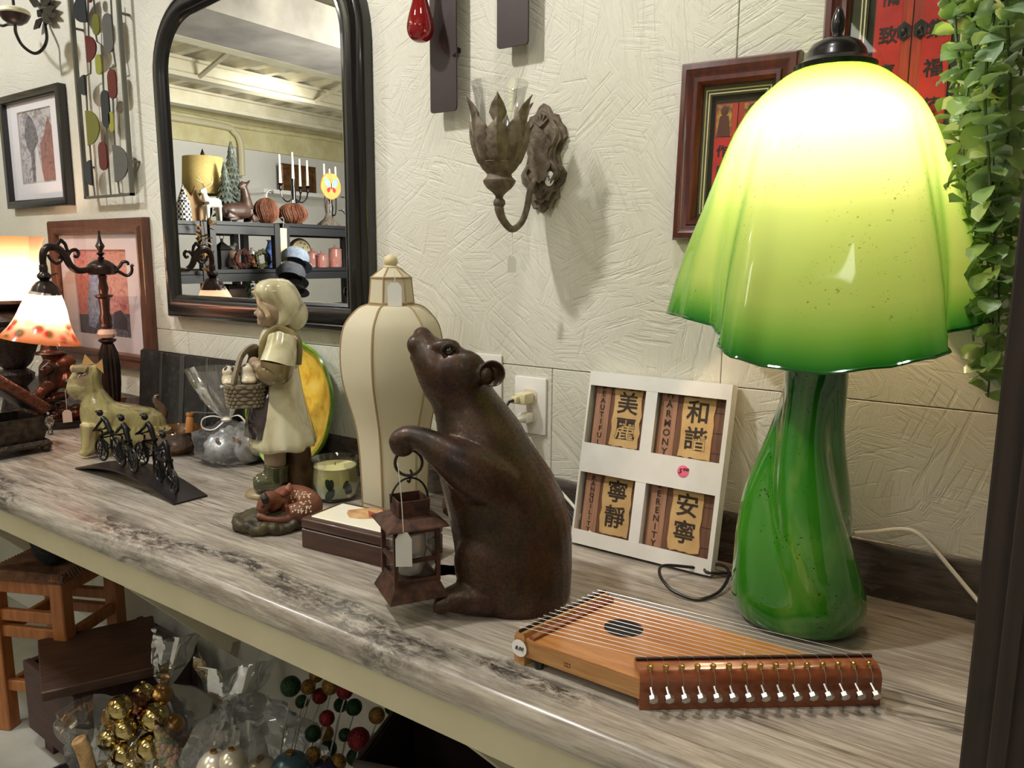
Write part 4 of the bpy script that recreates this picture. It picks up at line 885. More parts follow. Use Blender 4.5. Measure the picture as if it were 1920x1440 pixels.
bm = NB(); lathe(bm, [(.001, 0), (hr*1.02, 0), (hr*1.02, .0006), (.001, .0006)], 28, rel(ctr, ZT+.0002)); ob('sound_hole', bm, pm('hole_darkness', (10, 8, 8), .9), t)
def block(p, q, inn, prof): # prof (inward, z)
    d = (q-p).normalized(); nrm = V((-d.y, d.x)); 
    if nrm.dot(inn-p) < 0: nrm = -nrm
    bm = NB(); loft(bm, [[rel(e+nrm*a, z) for a, z in prof] for e in (p, q)]); return bm
mid = (A+C)/2
ob('tail_block', block(A, D, mid, [(-.004, 0), (-.004, .036), (.0, .043), (.012, .044), (.014, .04), (.014, 0)]), SIDE, t)
ob('bridge', block(A*.97+D*.03, A*.03+D*.97, mid, [(.018, ZT), (.018, .043), (.022, .044), (.026, .041), (.026, ZT)]), PEGW, t, sm=False)
ob('peg_block', block(Bq, C, mid, [(-.004, 0), (-.004, .034), (-.001, .041), (.006, .046), (.03, .048), (.032, .044), (.032, 0)]), PEGW, t)
ob('nut_strip', block(Bq, C, mid, [(.022, .047), (.022, .0505), (.026, .0505), (.026, .047)]), pm('ebony_strip', (40, 22, 18), .4), t, sm=False)
pdir = (C-Bq).normalized(); pin_n = V((pdir.y, -pdir.x))
lp_ = (D-A).normalized(); rod = block(A, D, mid, [(.004, .0435), (.004, .0465), (.007, .0465), (.007, .0435)]); ob('rod', rod, pm('dark_rod', (60, 54, 50), .35, .8), t, sm=False)
for k in range(15):
    f = .045+.91*k/14; e = Bq.lerp(C, f); g = A.lerp(D, f)
    bm = NB(); q = e-pin_n*.004; lathe(bm, [(.0016, .043), (.0016, .047), (.0032, .0475), (.0038, .0495), (.003, .0518), (.001, .0528)], 10, rel(q, 0)); ob('brass_pin', bm, BRASS, t)
    bm = NB(); z = .025; M_ = Matrix(((pin_n.x, 0, 0), (pin_n.y, 0, 0), (0, 0, 1)))
    s0 = rel(e+pin_n*.003, z+.003); s1 = rel(e+pin_n*.015, z-.002); tube(bm, [s0, s1], .0022, 8)
    tube(bm, [s1, s1+(s1-s0)*.4], .0055, 6); ob('tuning_peg', bm, STEEL, t, sm=False)
    bm = NB(); tube(bm, [rel(g+V((-.002, 0)), .0465), rel(g.lerp(e, .045), .0475), rel(e-pin_n*.024, .051), rel(q, .0505), rel(e+pin_n*.006, .0405), s0*.6+s1*.4+V((0, 0, .002))], .00028, 4); ob('string', bm, STEEL, t)
bm = NB(); lathe(bm, [(.001, 0), (.0115, 0), (.0115, .0006), (.001, .0006)], 20, rel(A+V((.007, -.0035)), .0235), Matrix.Rotation(PI/2, 3, 'X')); ob('price_sticker', bm, WHITE, t)
text('8.00', .0075, INK, t, rel(A+V((.007, -.0045)), .0235), name='sticker_lettering', shear=.3)
for p in (A.lerp(Bq, .1), D.lerp(C, .06)):
    bm = NB(); lathe(bm, [(.006, 0), (.006, .013)], 12, rel(p+V((.014, .006 if p.y < .8 else -.012)), 0), cap=True); ob('foot', bm, BLACK, t)
bm = NB()
for k in range(6): sph(bm, rel(A.lerp(Bq, .42)+V(((k % 3)*.0035, -.0002)), .024-(k//3)*.004), (.0012, .0006, .0012), 6)
ob('sound_vents', bm, pm('burn_mark', (90, 48, 20), .8), t, kind='stuff')
# ================================================================ tall cloth lampshade
F = Fr(onZ(748, 975, CT)); K2 = 2.322
def Tq(x, y): p = F.p(540+x/K2, 460+y/K2); return p
t = thing('jar_lampshade', 'tall cream fabric lampshade shaped like a ginger jar behind the bear', 'lampshade', F.b, F.rot)
CLOTH = translucent('cream_linen_shade', [(0, (214, 204, 178)), (1, (214, 204, 178))], (0, 1), thru=.2, gloss=.0)
m = CLOTH; n, l = m.node_tree.nodes, m.node_tree.links
wv = n.new('ShaderNodeTexNoise'); wv.inputs['Scale'].default_value = 1; mp2 = n.new('ShaderNodeMapping'); mp2.inputs['Scale'].default_value = (500, 500, 260); tc2 = n.new('ShaderNodeTexCoord'); l.new(tc2.outputs['Object'], mp2.inputs[0]); l.new(mp2.outputs[0], wv.inputs[0])
b2 = n.new('ShaderNodeBump'); b2.inputs['Strength'].default_value = .3; b2.inputs['Distance'].default_value = .001; l.new(wv.outputs[0], b2.inputs['Height'])
for nd in n:
    if nd.type in ('BSDF_DIFFUSE', 'BSDF_TRANSLUCENT'): l.new(b2.outputs[0], nd.inputs['Normal'])
TRIM = pm('tan_braid', (156, 132, 96), .8)
prof = [(1240, 322, 596), (1110, 323, 597), (960, 314, 600), (880, 309, 604), (780, 296, 616), (690, 272, 640), (600, 247, 663), (520, 238, 674), (430, 241, 674), (350, 258, 660), (300, 292, 626), (270, 325, 594), (258, 357, 560)]
hx = []; off = math.radians(8)
cxs = []
for y, a, c in prof:
    p, q = Tq(a, y), Tq(c, y); hx.append(((q.x-p.x)/2*1.03, p.z)); cxs.append((p.x+q.x)/2)
cx_ = sum(cxs)/len(cxs)
zsh = hx[0][1]; hx[0] = (hx[0][0], 0.0)
def hexring(r, z, sub=6, bow=.05):
    out = []
    for k in range(6):
        a0 = off+k*PI/3; p = V((r*math.cos(a0), r*math.sin(a0))); q = V((r*math.cos(a0+PI/3), r*math.sin(a0+PI/3)))
        for j in range(sub): f = j/sub; w = p.lerp(q, f)*(1+bow*4*f*(1-f)*1.6); out.append(V((cx_+w.x, w.y, z)))
    return out
hs = smooth([V((r, 0, z)) for r, z in hx], 3)
RG = [hexring(p.x, p.z) for p in hs]
for k in range(6):
    bm = NB(); idx = [(k*6+j) % 36 for j in range(7)]; loft(bm, [[g[i] for i in idx] for g in RG], False, False); ob('cloth_panel', bm, CLOTH, t)
    bm = NB(); tube(bm, [g[k*6] for g in RG], .0021, 6); ob('seam_braid', bm, TRIM, t)
n0 = [(357, 560, 254), (357, 546, 250), (363, 540, 190), (366, 536, 140), (412, 482, 98)]
nr = []
for a, c, y in n0: p, q = Tq(a, y), Tq(c, y); nr.append(((q.x-p.x)/2*1.04, p.z))
NR = [hexring(r, z, 6, .03) for r, z in nr]
for k in range(6):
    idx = [(k*6+j) % 36 for j in range(7)]
    bm = NB(); loft(bm, [[g[i] for i in idx] for g in NR[1:4]], False, False); ob('neck_panel', bm, CLOTH, t)
    bm = NB(); loft(bm, [[g[i] for i in idx] for g in NR[3:]], False, False); ob('lid_panel', bm, CLOTH, t)
    bm = NB(); tube(bm, [g[k*6] for g in NR[1:]], .0016, 6); ob('seam_braid', bm, TRIM, t)
for g in (NR[1], NR[3], RG[0], RG[-1]):
    bm = NB(); tube(bm, g, .002, 6, True); ob('rim_braid', bm, TRIM, t)
fz = Tq(447, 68); bm = NB(); sph(bm, (cx_, 0, fz.z), (.0135, .0135, .0125), 18); lathe(bm, [(.014, nr[-1][1]-.003), (.015, nr[-1][1]+.002), (.008, nr[-1][1]+.006)], 16, (cx_, 0, 0)); ob('finial', bm, pm('tan_wood_finial', (206, 190, 150), .5), t)
price_tag(t, (cx_+.006, -.045, Tq(460, 110).z), .024, .026, .044, .1, mat=WHITE)
# ================================================================ wooden box with picture lid
zt = CT+.056
a0 = onZ(566, 1026, CT); a1 = onZ(714, 1064, CT); c0 = onZ(566, 969, zt); c1 = onZ(650, 939, zt)
dx = (a1-a0); ang = math.atan2(dx.y, dx.x); wid = .235; dep = (c1-c0).length*.98
t = thing('wooden_box', 'dark brown wooden box with a bird picture tile on its lid', 'box', (a0.x, a0.y, CT), ang)
WALN = pm('dark_walnut', (74, 44, 32), .35, c2=(52, 30, 23), ns=6, stretch=(2, 20, 20), coat=.2)
bm = NB(); box(bm, (wid/2, dep/2, .018), (wid, dep, .036), bev=.0015); ob('box_body', bm, WALN, t, sm=False)
bm = NB(); box(bm, (wid/2, dep/2, .0465), (wid+.002, dep+.002, .019), bev=.005, seg=3); ob('lid', bm, WALN, t)
bm = NB(); box(bm, (wid/2, dep/2, .0565), (wid-.026, dep-.026, .003), bev=.0008); til = ob('picture_tile', bm, pm('ivory_tile', (240, 234, 214), .25, coat=.4), t, sm=False)
def flat(par, name, pts, z, mat): bm = NB(); loft(bm, [[V((x, y, zz)) for x, y in pts] for zz in (z, z+.0006)]); return ob(name, bm, mat, par, sm=False)
SEP = pm('sepia_print', (176, 122, 76), .6, c2=(206, 168, 120), ns=40)
flat(til, 'printed_bird', [(.05, .07), (.075, .1), (.1, .105), (.13, .085), (.165, .075), (.13, .065), (.1, .045), (.08, .04), (.06, .055)], .0582, SEP)
flat(til, 'printed_branch', [(.04, .12), (.09, .115), (.14, .1), (.2, .095), (.2, .09), (.14, .094), (.09, .11), (.04, .116)], .0584, pm('branch_print', (120, 80, 56), .7))
flat(til, 'printed_wing', [(.085, .085), (.12, .08), (.19, .1), (.15, .072), (.11, .058)], .0586, pm('russet_print', (150, 74, 46), .7))
# ================================================================ candle jar
b = onZ(630, 932, CT); t = thing('jar_candle', 'pale yellow candle with dark leaves in a glass jar beside the cream lampshade', 'candle', b)
hj = .088
gp = [(.001, .001), (.044, .001), (.048, .006), (.05, .03), (.0485, .055), (.0465, .068), (.049, .078), (.0525, hj), (.0515, hj), (.048, .078), (.0452, .068), (.0475, .055), (.0488, .03), (.046, .008), (.001, .008)]
bm = NB(); lathe(bm, gp, 36); ob('glass_jar', bm, CLEAR, t)
m, n, l, bs_ = nt('leafy_wax'); bs_.inputs['Roughness'].default_value = .5; bs_.inputs['Subsurface Weight'].default_value = .15; bs_.inputs['Subsurface Radius'].default_value = (.02, .02, .01)
sx = n.new('ShaderNodeSeparateXYZ'); l.new(coords(n, l), sx.inputs[0]); mr = n.new('ShaderNodeMapRange'); mr.inputs[2].default_value = .08; l.new(sx.outputs[2], mr.inputs[0])
l.new(ramp(n, l, mr.outputs[0], [(.3, (196, 206, 160)), (.62, (222, 216, 130)), (.9, (240, 234, 168))]), bs_.inputs['Base Color'])
bm = NB(); lathe(bm, [(.001, .009), (.0455, .009), (.0478, .03), (.0466, .055), (.0445, .068), (.046, .0725), (.001, .0725)], 32); ob('wax', bm, m, t)
bm = NB(); tube(bm, [(0, 0, .072), (.001, 0, .079)], .0009, 6); ob('wick', bm, INK, t)
LFD = pm('pressed_dark_leaf', (38, 62, 44), .6, c2=(22, 40, 30), ns=60)
rg = random.Random(3)
for k in range(16):
    a = -PI/2+rg.uniform(-1.5, 1.5); z = rg.uniform(.016, .042); bm = NB(); w_ = rg.uniform(.005, .008); ln = rg.uniform(.012, .018); tl = rg.uniform(-1, 1); pts = []
    for q in range(10):
        th = 2*PI*q/10; x = math.cos(th)*w_; y = math.sin(th)*ln*.8; xx = x*math.cos(tl)-y*math.sin(tl); yy = x*math.sin(tl)+y*math.cos(tl); zz = z+yy; rr = .0485 if zz < .05 else .0468
        aa = a+xx/rr; pts.append((aa, zz))
    loft(bm, [[V((rr*math.cos(q), rr*math.sin(q), zz)) for q, zz in pts] for rr in (.0462, .0482)]); ob('leaf', bm, LFD, t)
# ================================================================ melon-coloured plate against the wall
pc = onY(535, 722, 1.2); Rp = .162
t = thing('serving_plate', 'round green rimmed yellow plate leaning on the wall behind the girl figurine', 'plate', (pc.x, 1.186, CT), (-.17, 0, 0))
Mx = Matrix.Rotation(PI/2, 3, 'X')
gm, n, l, bs_ = nt('melon_glaze'); bs_.inputs['Roughness'].default_value = .5; bs_.inputs['Coat Weight'].default_value = .15; bs_.inputs['Coat Roughness'].default_value = .4
gr = n.new('ShaderNodeTexNoise'); gr.inputs['Scale'].default_value = 40; gr.inputs['Detail'].default_value = 5; l.new(coords(n, l), gr.inputs['Vector'])
l.new(ramp(n, l, gr.outputs[0], [(.3, (206, 150, 32)), (.5, (232, 190, 62)), (.7, (238, 206, 96))]), bs_.inputs['Base Color'])
bm = NB(); lathe(bm, [(.001, -.012), (.09, -.012), (.125, -.006), (.143, .004)], 48, (0, 0, Rp), Mx); ob('plate_well', bm, gm, t)
bm = NB(); lathe(bm, [(.142, .0035), (.152, .012), (.159, .016), (.163, .013), (.16, .004), (.146, -.008), (.125, -.018), (.09, -.02), (.001, -.02)], 48, (0, 0, Rp), Mx, wob=lambda a, k: 1+.008*math.sin(9*a)); ob('green_rim', bm, pm('leaf_green_glaze', (120, 160, 44), .15, c2=(70, 112, 28), ns=14, coat=.6), t, label='glossy green rolled rim')
# ================================================================ girl figurine
F = Fr(onZ(520, 925, CT)); KG = 2.665
def G(x, y, d=0): return F.p(400+x/KG, 480+y/KG, d)
t = thing('girl_figurine', 'glazed ceramic girl in headscarf and apron carrying a basket of puppies', 'figurine', F.b, F.rot)
def glaze(name, c1, c2, c3, s=9, rough=.14):
    m, n, l, b = nt(name); b.inputs['Roughness'].default_value = rough; b.inputs['Coat Weight'].default_value = .7; b.inputs['Coat Roughness'].default_value = .06
    f = noise(n, l, coords(n, l, (1.4, 1.4, .7)), s, 5, .8); l.new(ramp(n, l, f, [(.32, c1), (.5, c2), (.7, c3)]), b.inputs['Base Color'])
    bump(n, l, noise(n, l, coords(n, l, (1.6, 1.6, .4)), 14, 2), .25, .006, b); return m
CRM = glaze('cream_crackle_glaze', (150, 136, 98), (203, 195, 160), (218, 212, 184)); SLV = glaze('ivory_sleeve_glaze', (150, 140, 100), (200, 192, 154), (216, 210, 178)); OLV = glaze('olive_brown_glaze', (92, 82, 50), (130, 116, 74), (104, 84, 56))
SKIN = pm('matte_clay_skin', (150, 128, 108), .55, c2=(170, 146, 120), ns=30); PUR = pm('aubergine_glaze', (48, 36, 44), .15, c2=(74, 60, 58), ns=14, stretch=(4, 4, 1), coat=.7)
def GR(rows):
    out = []
    for r in rows: p, q = G(r[1], r[0]), G(r[2], r[0]); out.append((p.z, p.x, q.x, r[3], r[4] if len(r) > 4 else 0))
    return out[::-1]
# continuous body: head, neck, torso core, arms, legs
bm = NB(); slices(bm, GR([(190, 240, 380, .03), (215, 218, 400, .038), (240, 217, 410, .042), (262, 219, 410, .042), (280, 216, 400, .04), (300, 222, 390, .038), (318, 226, 380, .034), (336, 236, 370, .028), (348, 252, 360, .02), (365, 290, 365, .02), (385, 280, 385, .03), (420, 262, 420, .05), (540, 262, 420, .045), (700, 255, 430, .05)]), 24)
sph(bm, G(213, 287), (.006, .006, .006), 10); sph(bm, G(230, 317), (.006, .01, .004), 10); sph(bm, G(238, 336), (.008, .012, .007), 10); sph(bm, G(250, 295, -.022), (.014, .014, .014), 12); sph(bm, G(250, 295, .022), (.014, .014, .014), 12)
tube(bm, smooth([G(345, 420, -.052), G(330, 520, -.072), G(290, 575, -.074), G(235, 560, -.062), G(205, 540, -.055)], 4), [.022, .021, .018, .013, .01], 12)
tube(bm, smooth([G(345, 420, .052), G(320, 520, .07), G(260, 575, .06), G(205, 560, .03)], 4), [.022, .02, .016, .01], 12)
sph(bm, G(203, 533, -.052), (.012, .011, .013), 12)
for k in range(4): tube(bm, smooth([G(206+k*3, 528, -.058+.008*k), G(194+k*3, 520+k*2, -.06+.008*k), G(188+k*3, 530+k*2, -.058+.008*k)], 3), [.0042, .004, .003], 8)
tube(bm, smooth([G(208, 540, -.062), G(196, 545, -.066), G(190, 538, -.064)], 3), [.0045, .004, .003], 8)
for s in (-.024, .026): tube(bm, [G(310, 900, s), G(308, 1000, s), G(312, 1080, s)], [.026, .024, .021], 12)
ob('body', fuse(bm, .0028, 4), SKIN, t)
for s in (-1, 1): bm = NB(); sph(bm, G(236, 262, s*.03), (.0035, .0045, .0028), 8); ob('eye', bm, INK, t)
bm = NB(); rows = GR([(350, 262, 385, .034), (375, 238, 412, .05), (410, 226, 430, .062), (470, 222, 436, .064), (530, 240, 428, .058), (552, 244, 426, .058), (640, 232, 442, .066), (760, 210, 470, .078), (880, 188, 500, .088), (940, 172, 518, .093), (962, 176, 516, .09)])
rings = []
for z, a, c, d, y in rows:
    g = []; hem = max(0, min(1, (rows[5][0]-z)/(rows[5][0]-rows[0][0])))
    for i in range(64):
        th = 2*PI*i/64; w_ = 1+.035*hem*math.sin(11*th)+.02*hem*math.sin(5*th+1); g.append(V(((a+c)/2+(c-a)/2*w_*math.cos(th), d*w_*math.sin(th), z+(.006*math.sin(7*th) if hem > .95 else 0))))
    rings.append(g)
loft(bm, rings); ob('dress', bm, CRM, t, sub=1)
bm = NB(); slices(bm, GR([(535, 240, 430, .0605), (556, 242, 429, .0605)]), 40); ob('waistband', bm, OLV, t)
for s in (-1, 1):
    bm = NB(); tube(bm, smooth([G(246, 540, s*.045), G(240, 470, s*.058), G(262, 400, s*.055), (G(320, 356, s*.04)), G(400, 390, s*.052), G(432, 450, s*.055), G(428, 540, s*.045)], 4), .006, 8); ob('pinafore_strap', bm, OLV, t)
bm = NB(); tube(bm, smooth([G(345, 410, -.056), G(335, 480, -.07), G(318, 545, -.078)], 5), [.03, .033, .036], 16); ob('sleeve', bm, SLV, t)
bm = NB(); tube(bm, smooth([G(322, 535, -.079), G(312, 580, -.08), G(275, 585, -.078), G(238, 570, -.068)], 5), [.036, .033, .026, .017], 16); ob('sleeve_cuff', bm, OLV, t)
bm = NB(); tube(bm, smooth([G(345, 410, .056), G(325, 500, .075), G(300, 570, .07), G(240, 570, .045)], 5), [.03, .034, .03, .017], 14); ob('sleeve', bm, SLV, t)
bm = NB(); rings = []
for y, x0, x1, d in ((600, 225, 268, .05), (700, 195, 262, .06), (800, 178, 262, .068), (890, 166, 262, .074)):
    p, q = G(x0, y), G(x1, y); g = []
    for i in range(13):
        a = PI+(-1+2*i/12)*1.5; cx_ = q.x+.02; r_ = cx_-p.x+.004; g.append(V((cx_+r_*math.cos(a)*(1+.03*math.sin(i*2.1)), d*1.04*math.sin(a), p.z)))
    rings.append(g)
loft(bm, rings[::-1], False, False); ob('apron', bm, PUR, t, solid=.004)
# headscarf with a bunched tail, hair curls
bm = NB(); slices(bm, GR([(112, 280, 350, .02), (122, 240, 380, .036), (145, 208, 405, .046), (175, 200, 425, .05), (205, 212, 440, .05), (235, 250, 450, .048), (270, 285, 440, .045), (310, 300, 405, .04), (345, 300, 380, .034)]), 28)
sph(bm, G(405, 290), (.03, .026, .035), 16); ob('headscarf', fuse(bm, .003, 3), CRM, t)
bm = NB(); sph(bm, G(402, 312), (.022, .023, .02), 14); ob('scarf_tail', bm, pm('rose_brown_glaze', (150, 112, 92), .2, c2=(120, 84, 66), ns=20, coat=.6), t)
bm = NB(); rg = random.Random(4)
for k in range(22):
    f = k/21; y = 178+120*f; x = 213+f*68+6*math.sin(f*9)
    for s in (-1, 1): tube(bm, smooth([G(x, y, s*(.012+.032*f)), G(x-12, y+6, s*(.016+.03*f)), G(x-6, y+20, s*(.014+.03*f))], 3), [.004, .005, .002], 6)
ob('hair', bm, pm('tan_clay_hair', (176, 150, 112), .6), t)
# boots, log, rock
BOOT = pm('green_black_boot_glaze', (84, 84, 52), .15, c2=(50, 50, 40), ns=16, coat=.8)
for s in (-.026, .03):
    bm = NB(); tube(bm, [G(315, 1040, s), G(312, 1090, s), G(318, 1130, s)], [.027, .026, .026], 14); tube(bm, smooth([G(335, 1135, s), G(280, 1125, s), G(225, 1138, s), G(200, 1142, s)], 4), [.025, .024, .021, .014], 14); ob('boot', fuse(bm, .003, 3), BOOT, t)
BARK = pm('brown_bark_glaze', (110, 82, 48), .4, c2=(70, 50, 32), ns=30, bmp=.6, bs=60)
bm = NB(); p, q = G(432, 1180), G(432, 960); lathe(bm, [(.001, 0), (.03, .001), (.029, .06), (.027, q.z), (.001, q.z+.002)], 20, (p.x, .01, 0), wob=lambda a, k: 1+.05*math.sin(5*a+k)); ob('log', bm, BARK, t)
bm = NB(); sph(bm, G(320, 1180), (.068, .055, .02), 20); sph(bm, G(225, 1190), (.03, .035, .014), 14); sph(bm, G(430, 1190), (.045, .05, .015), 14); me = fuse(bm, .004, 4)
for v_ in me.vertices: v_.co.z = max(0, v_.co.z)
ob('rock_base', me, pm('tan_rock_glaze', (150, 132, 96), .35, c2=(110, 92, 62), ns=20, bmp=.5, bs=40), t)
# basket and puppies
BSK = pm('grey_weave_glaze', (140, 128, 106), .55, c2=(118, 106, 86), ns=30)
bl, br_ = G(70, 740), G(262, 720); zt_ = G(160, 625).z; zb_ = G(160, 735).z; xc_ = (bl.x+br_.x)/2; hw = (br_.x-bl.x)/2
def oval(hx, hy, z, n=48, dxx=0): return [V((xc_+dxx+hx*math.copysign(abs(math.cos(2*PI*i/n))**.55, math.cos(2*PI*i/n)), -.03+hy*math.copysign(abs(math.sin(2*PI*i/n))**.55, math.sin(2*PI*i/n)), z)) for i in range(n)]
bk = thing  # (parts follow)
bm = NB(); loft(bm, [oval(hw*.9, .034, zb_), oval(hw, .04, zt_), oval(hw*.93, .036, zt_), oval(hw*.85, .031, zb_+.012)]); bsk = ob('basket', bm, BSK, t)
bm = NB()
for k in range(6):
    f = (k+.5)/6; z = zb_+(zt_-zb_)*f; sx_ = .9+.1*f
    for i in range(44):
        if (i+k) % 2: continue
        ov = oval(hw*sx_+.001, .034+.006*f+.001, z, 44); tube(bm, [ov[i], ov[i]*.5+ov[(i+1) % 44]*.5+V((0, 0, 0)), ov[(i+1) % 44], ov[(i+2) % 44]], [.001, .0042, .0042, .001], 6)
ob('weave', bm, BSK, bsk, kind='stuff')
bm = NB(); tube(bm, oval(hw, .04, zt_, 40), .0035, 6, True); ob('basket_rim', bm, BSK, bsk)
bm = NB(); tube(bm, smooth([G(100, 640, -.06), G(112, 590, -.058), G(140, 500, -.045), G(185, 462, -.03), G(203, 490, .0), G(180, 560, .01), G(160, 640, .012)], 5), [.0065]*31, 8, sx=2.2); ob('basket_handle', bm, BSK, bsk)
PUP = pm('white_puppy_glaze', (222, 214, 196), .2, coat=.6); PUPB = pm('brown_ear_glaze', (58, 42, 36), .2, coat=.6)
for x, y, d, s in ((178, 590, -.05, 1.0), (80, 600, -.03, .85)):
    bm = NB(); sph(bm, G(x, y+20, d), (.019*s, .017*s, .022*s), 14); sph(bm, G(x-3, y-22, d), (.0165*s, .015*s, .0145*s), 14); sph(bm, G(x-14, y-14, d-.004), (.009*s, .009*s, .007*s), 10)
    for q in (-14, 14): sph(bm, G(x+q, y+34, d-.016), (.011*s, .01*s, .006*s), 10)
    p = ob('puppy', fuse(bm, .0026, 3), pm('tan_puppy_glaze', (196, 176, 138), .25, c2=(222, 212, 190), ns=30, coat=.6), bsk)
    bm = NB()
    for q in (-16, 14): sph(bm, G(x+q, y-30, d-.006), (.0055*s, .005*s, .009*s), 10)
    sph(bm, G(x-19, y-17, d-.008), (.003*s, .003*s, .0025*s), 8); ob('puppy_ears', bm, PUPB, bsk)
# ================================================================ fawn
F = Fr(onZ(512, 985, CT))
def N_(x, y, d=0): return F.p(400+x/KG, 480+y/KG, d)
t = thing('fawn_figurine', 'small curled up spotted fawn on a mossy base in front of the girl', 'figurine', F.b, F.rot)
bm = NB(); p, q = N_(105, 1360), N_(490, 1360); hw = (q.x-p.x)/2; cx_ = (p.x+q.x)/2; rg = random.Random(8)
sph(bm, (cx_, 0, .008), (hw*.97, .06, .03), 24)
for k in range(40): a = 2*PI*k/40+rg.uniform(-.1, .1); sph(bm, (cx_+hw*.93*math.cos(a), .058*math.sin(a), rg.uniform(.004, .018)), (.011, .011, .011), 8)
me = fuse(bm, .003, 2)
for v_ in me.vertices: v_.co.z = max(0, v_.co.z)
ob('mossy_base', me, pm('moss_brown_resin', (74, 66, 36), .5, c2=(40, 32, 22), ns=30, bmp=.8, bs=70, bd=.004), t)
bm = NB(); zc = N_(360, 1240).z
tube(bm, smooth([N_(310, 1250, -.012), N_(360, 1215, .022), N_(430, 1220, .028), N_(472, 1250, .004), N_(450, 1280, -.024), N_(370, 1285, -.034)], 5), [.02, .028, .03, .03, .026, .016], 16)
tube(bm, smooth([N_(310, 1240, -.012), N_(285, 1215, -.02), N_(262, 1230, -.03), N_(232, 1278, -.036)], 5), [.02, .017, .016, .009], 14)
tube(bm, smooth([N_(440, 1305, -.03), N_(360, 1318, -.044), N_(300, 1318, -.046), N_(215, 1300, -.04)], 4), [.012, .009, .007, .006], 10)
fawn = ob('body', fuse(bm, .0024, 3), pm('russet_fawn_resin', (122, 70, 46), .5, c2=(88, 48, 32), ns=26, bmp=.3, bs=120), t)
for x, y, d, mt in ((256, 1208, -.042, 'dark'), (375, 1165, -.01, 'red')):
    bm = NB(); tube(bm, smooth([N_(x+8, y+22, d), N_(x, y, d-.002), N_(x-2, y-26, d)] if mt == 'dark' else [N_(x-30, y+30, d), N_(x, y, d), N_(x+6, y-30, d)], 4), [.006, .008 if mt == 'dark' else .01, .002], 10); ob('ear', bm, pm('dark_ear', (36, 26, 22), .5) if mt == 'dark' else pm('russet_ear', (132, 76, 56), .5), t)
bm = NB(); sph(bm, N_(248, 1250, -.048), .003, 8); ob('eye', bm, INK, t)
from mathutils.bvhtree import BVHTree
bvh = BVHTree.FromPolygons([v_.co for v_ in fawn.data.vertices], [p_.vertices for p_ in fawn.data.polygons])
bm = NB(); rg = random.Random(2)
for k in range(60):
    q = N_(rg.uniform(385, 486), rg.uniform(1175, 1275), 0); hit = bvh.ray_cast(V((q.x, -.2, q.z+.05)), V((0, .2, -.05)).normalized())
    if hit[0]: sph(bm, hit[0], .0021, 6)
ob('spots', bm, pm('cream_spot', (214, 190, 160), .6), t, kind='stuff')
# ================================================================ bag of silver pumpkins
b = onZ(447, 862, CT); F = Fr(b)
def baglathe(bm, prof, seg, c, amp, seed, lean=(0, 0)):
    prof = [(max(p.x, .004), p.z) for p in smooth([V((r, 0, z)) for r, z in prof], 3)]
    rg = random.Random(seed); off = [rg.uniform(-1, 1) for _ in range(seg)]; rings = []; top = prof[-1][1]
    for k, (r, z) in enumerate(prof):
        rings.append([V(c)+V((r*(1+amp*(off[i]*.7+math.sin(k*1.1+i*1.9)*.6+math.sin(k*.7-i*2.7)*.4+rg.uniform(-.35, .35)))*math.cos(2*PI*i/seg)+lean[0]*z/top, r*(1+amp*(off[(i+3) % seg]*.7+rg.uniform(-.4, .4)))*math.sin(2*PI*i/seg)+lean[1]*z/top, z)) for i in range(seg)])
    return loft(bm, rings, False)
t = thing('cellophane_bag', 'clear cellophane bag tied with white ribbon around silver pumpkins, left of the girl', 'bag', F.b, F.rot)
def P(u, v, d=0): return F.p(u, v, d)
znk = P(425, 785).z; ztp = P(400, 690).z
bm = NB(); baglathe(bm, [(.05, .003), (.082, .01), (.09, .04), (.085, .08), (.06, znk-.03), (.02, znk-.006), (.012, znk), (.022, znk+.015), (.045, znk+.06), (.062, ztp)], 30, (0, 0, 0), .11, 4, (-.05, 0))
ob('film', bm, FILM, t)
bm = NB(); c = P(424, 786, -.012); tube(bm, smooth([c, c+V((-.03, -.01, .012)), c+V((-.055, -.01, .006)), c+V((-.056, -.01, -.016)), c+V((-.03, -.012, -.022)), c], 5), .0016, 6, sx=3); tube(bm, smooth([c, c+V((.03, -.01, .01)), c+V((.05, -.02, -.012))], 4), .0014, 6, sx=3); sph(bm, c, (.014, .014, .008), 10); ob('ribbon', bm, pm('white_ribbon', (240, 238, 234), .4), t)
SILV = pm('silver_leaf_glaze', (206, 208, 210), .35, .35, (158, 160, 166), 30, bmp=.2)
gp_ = None
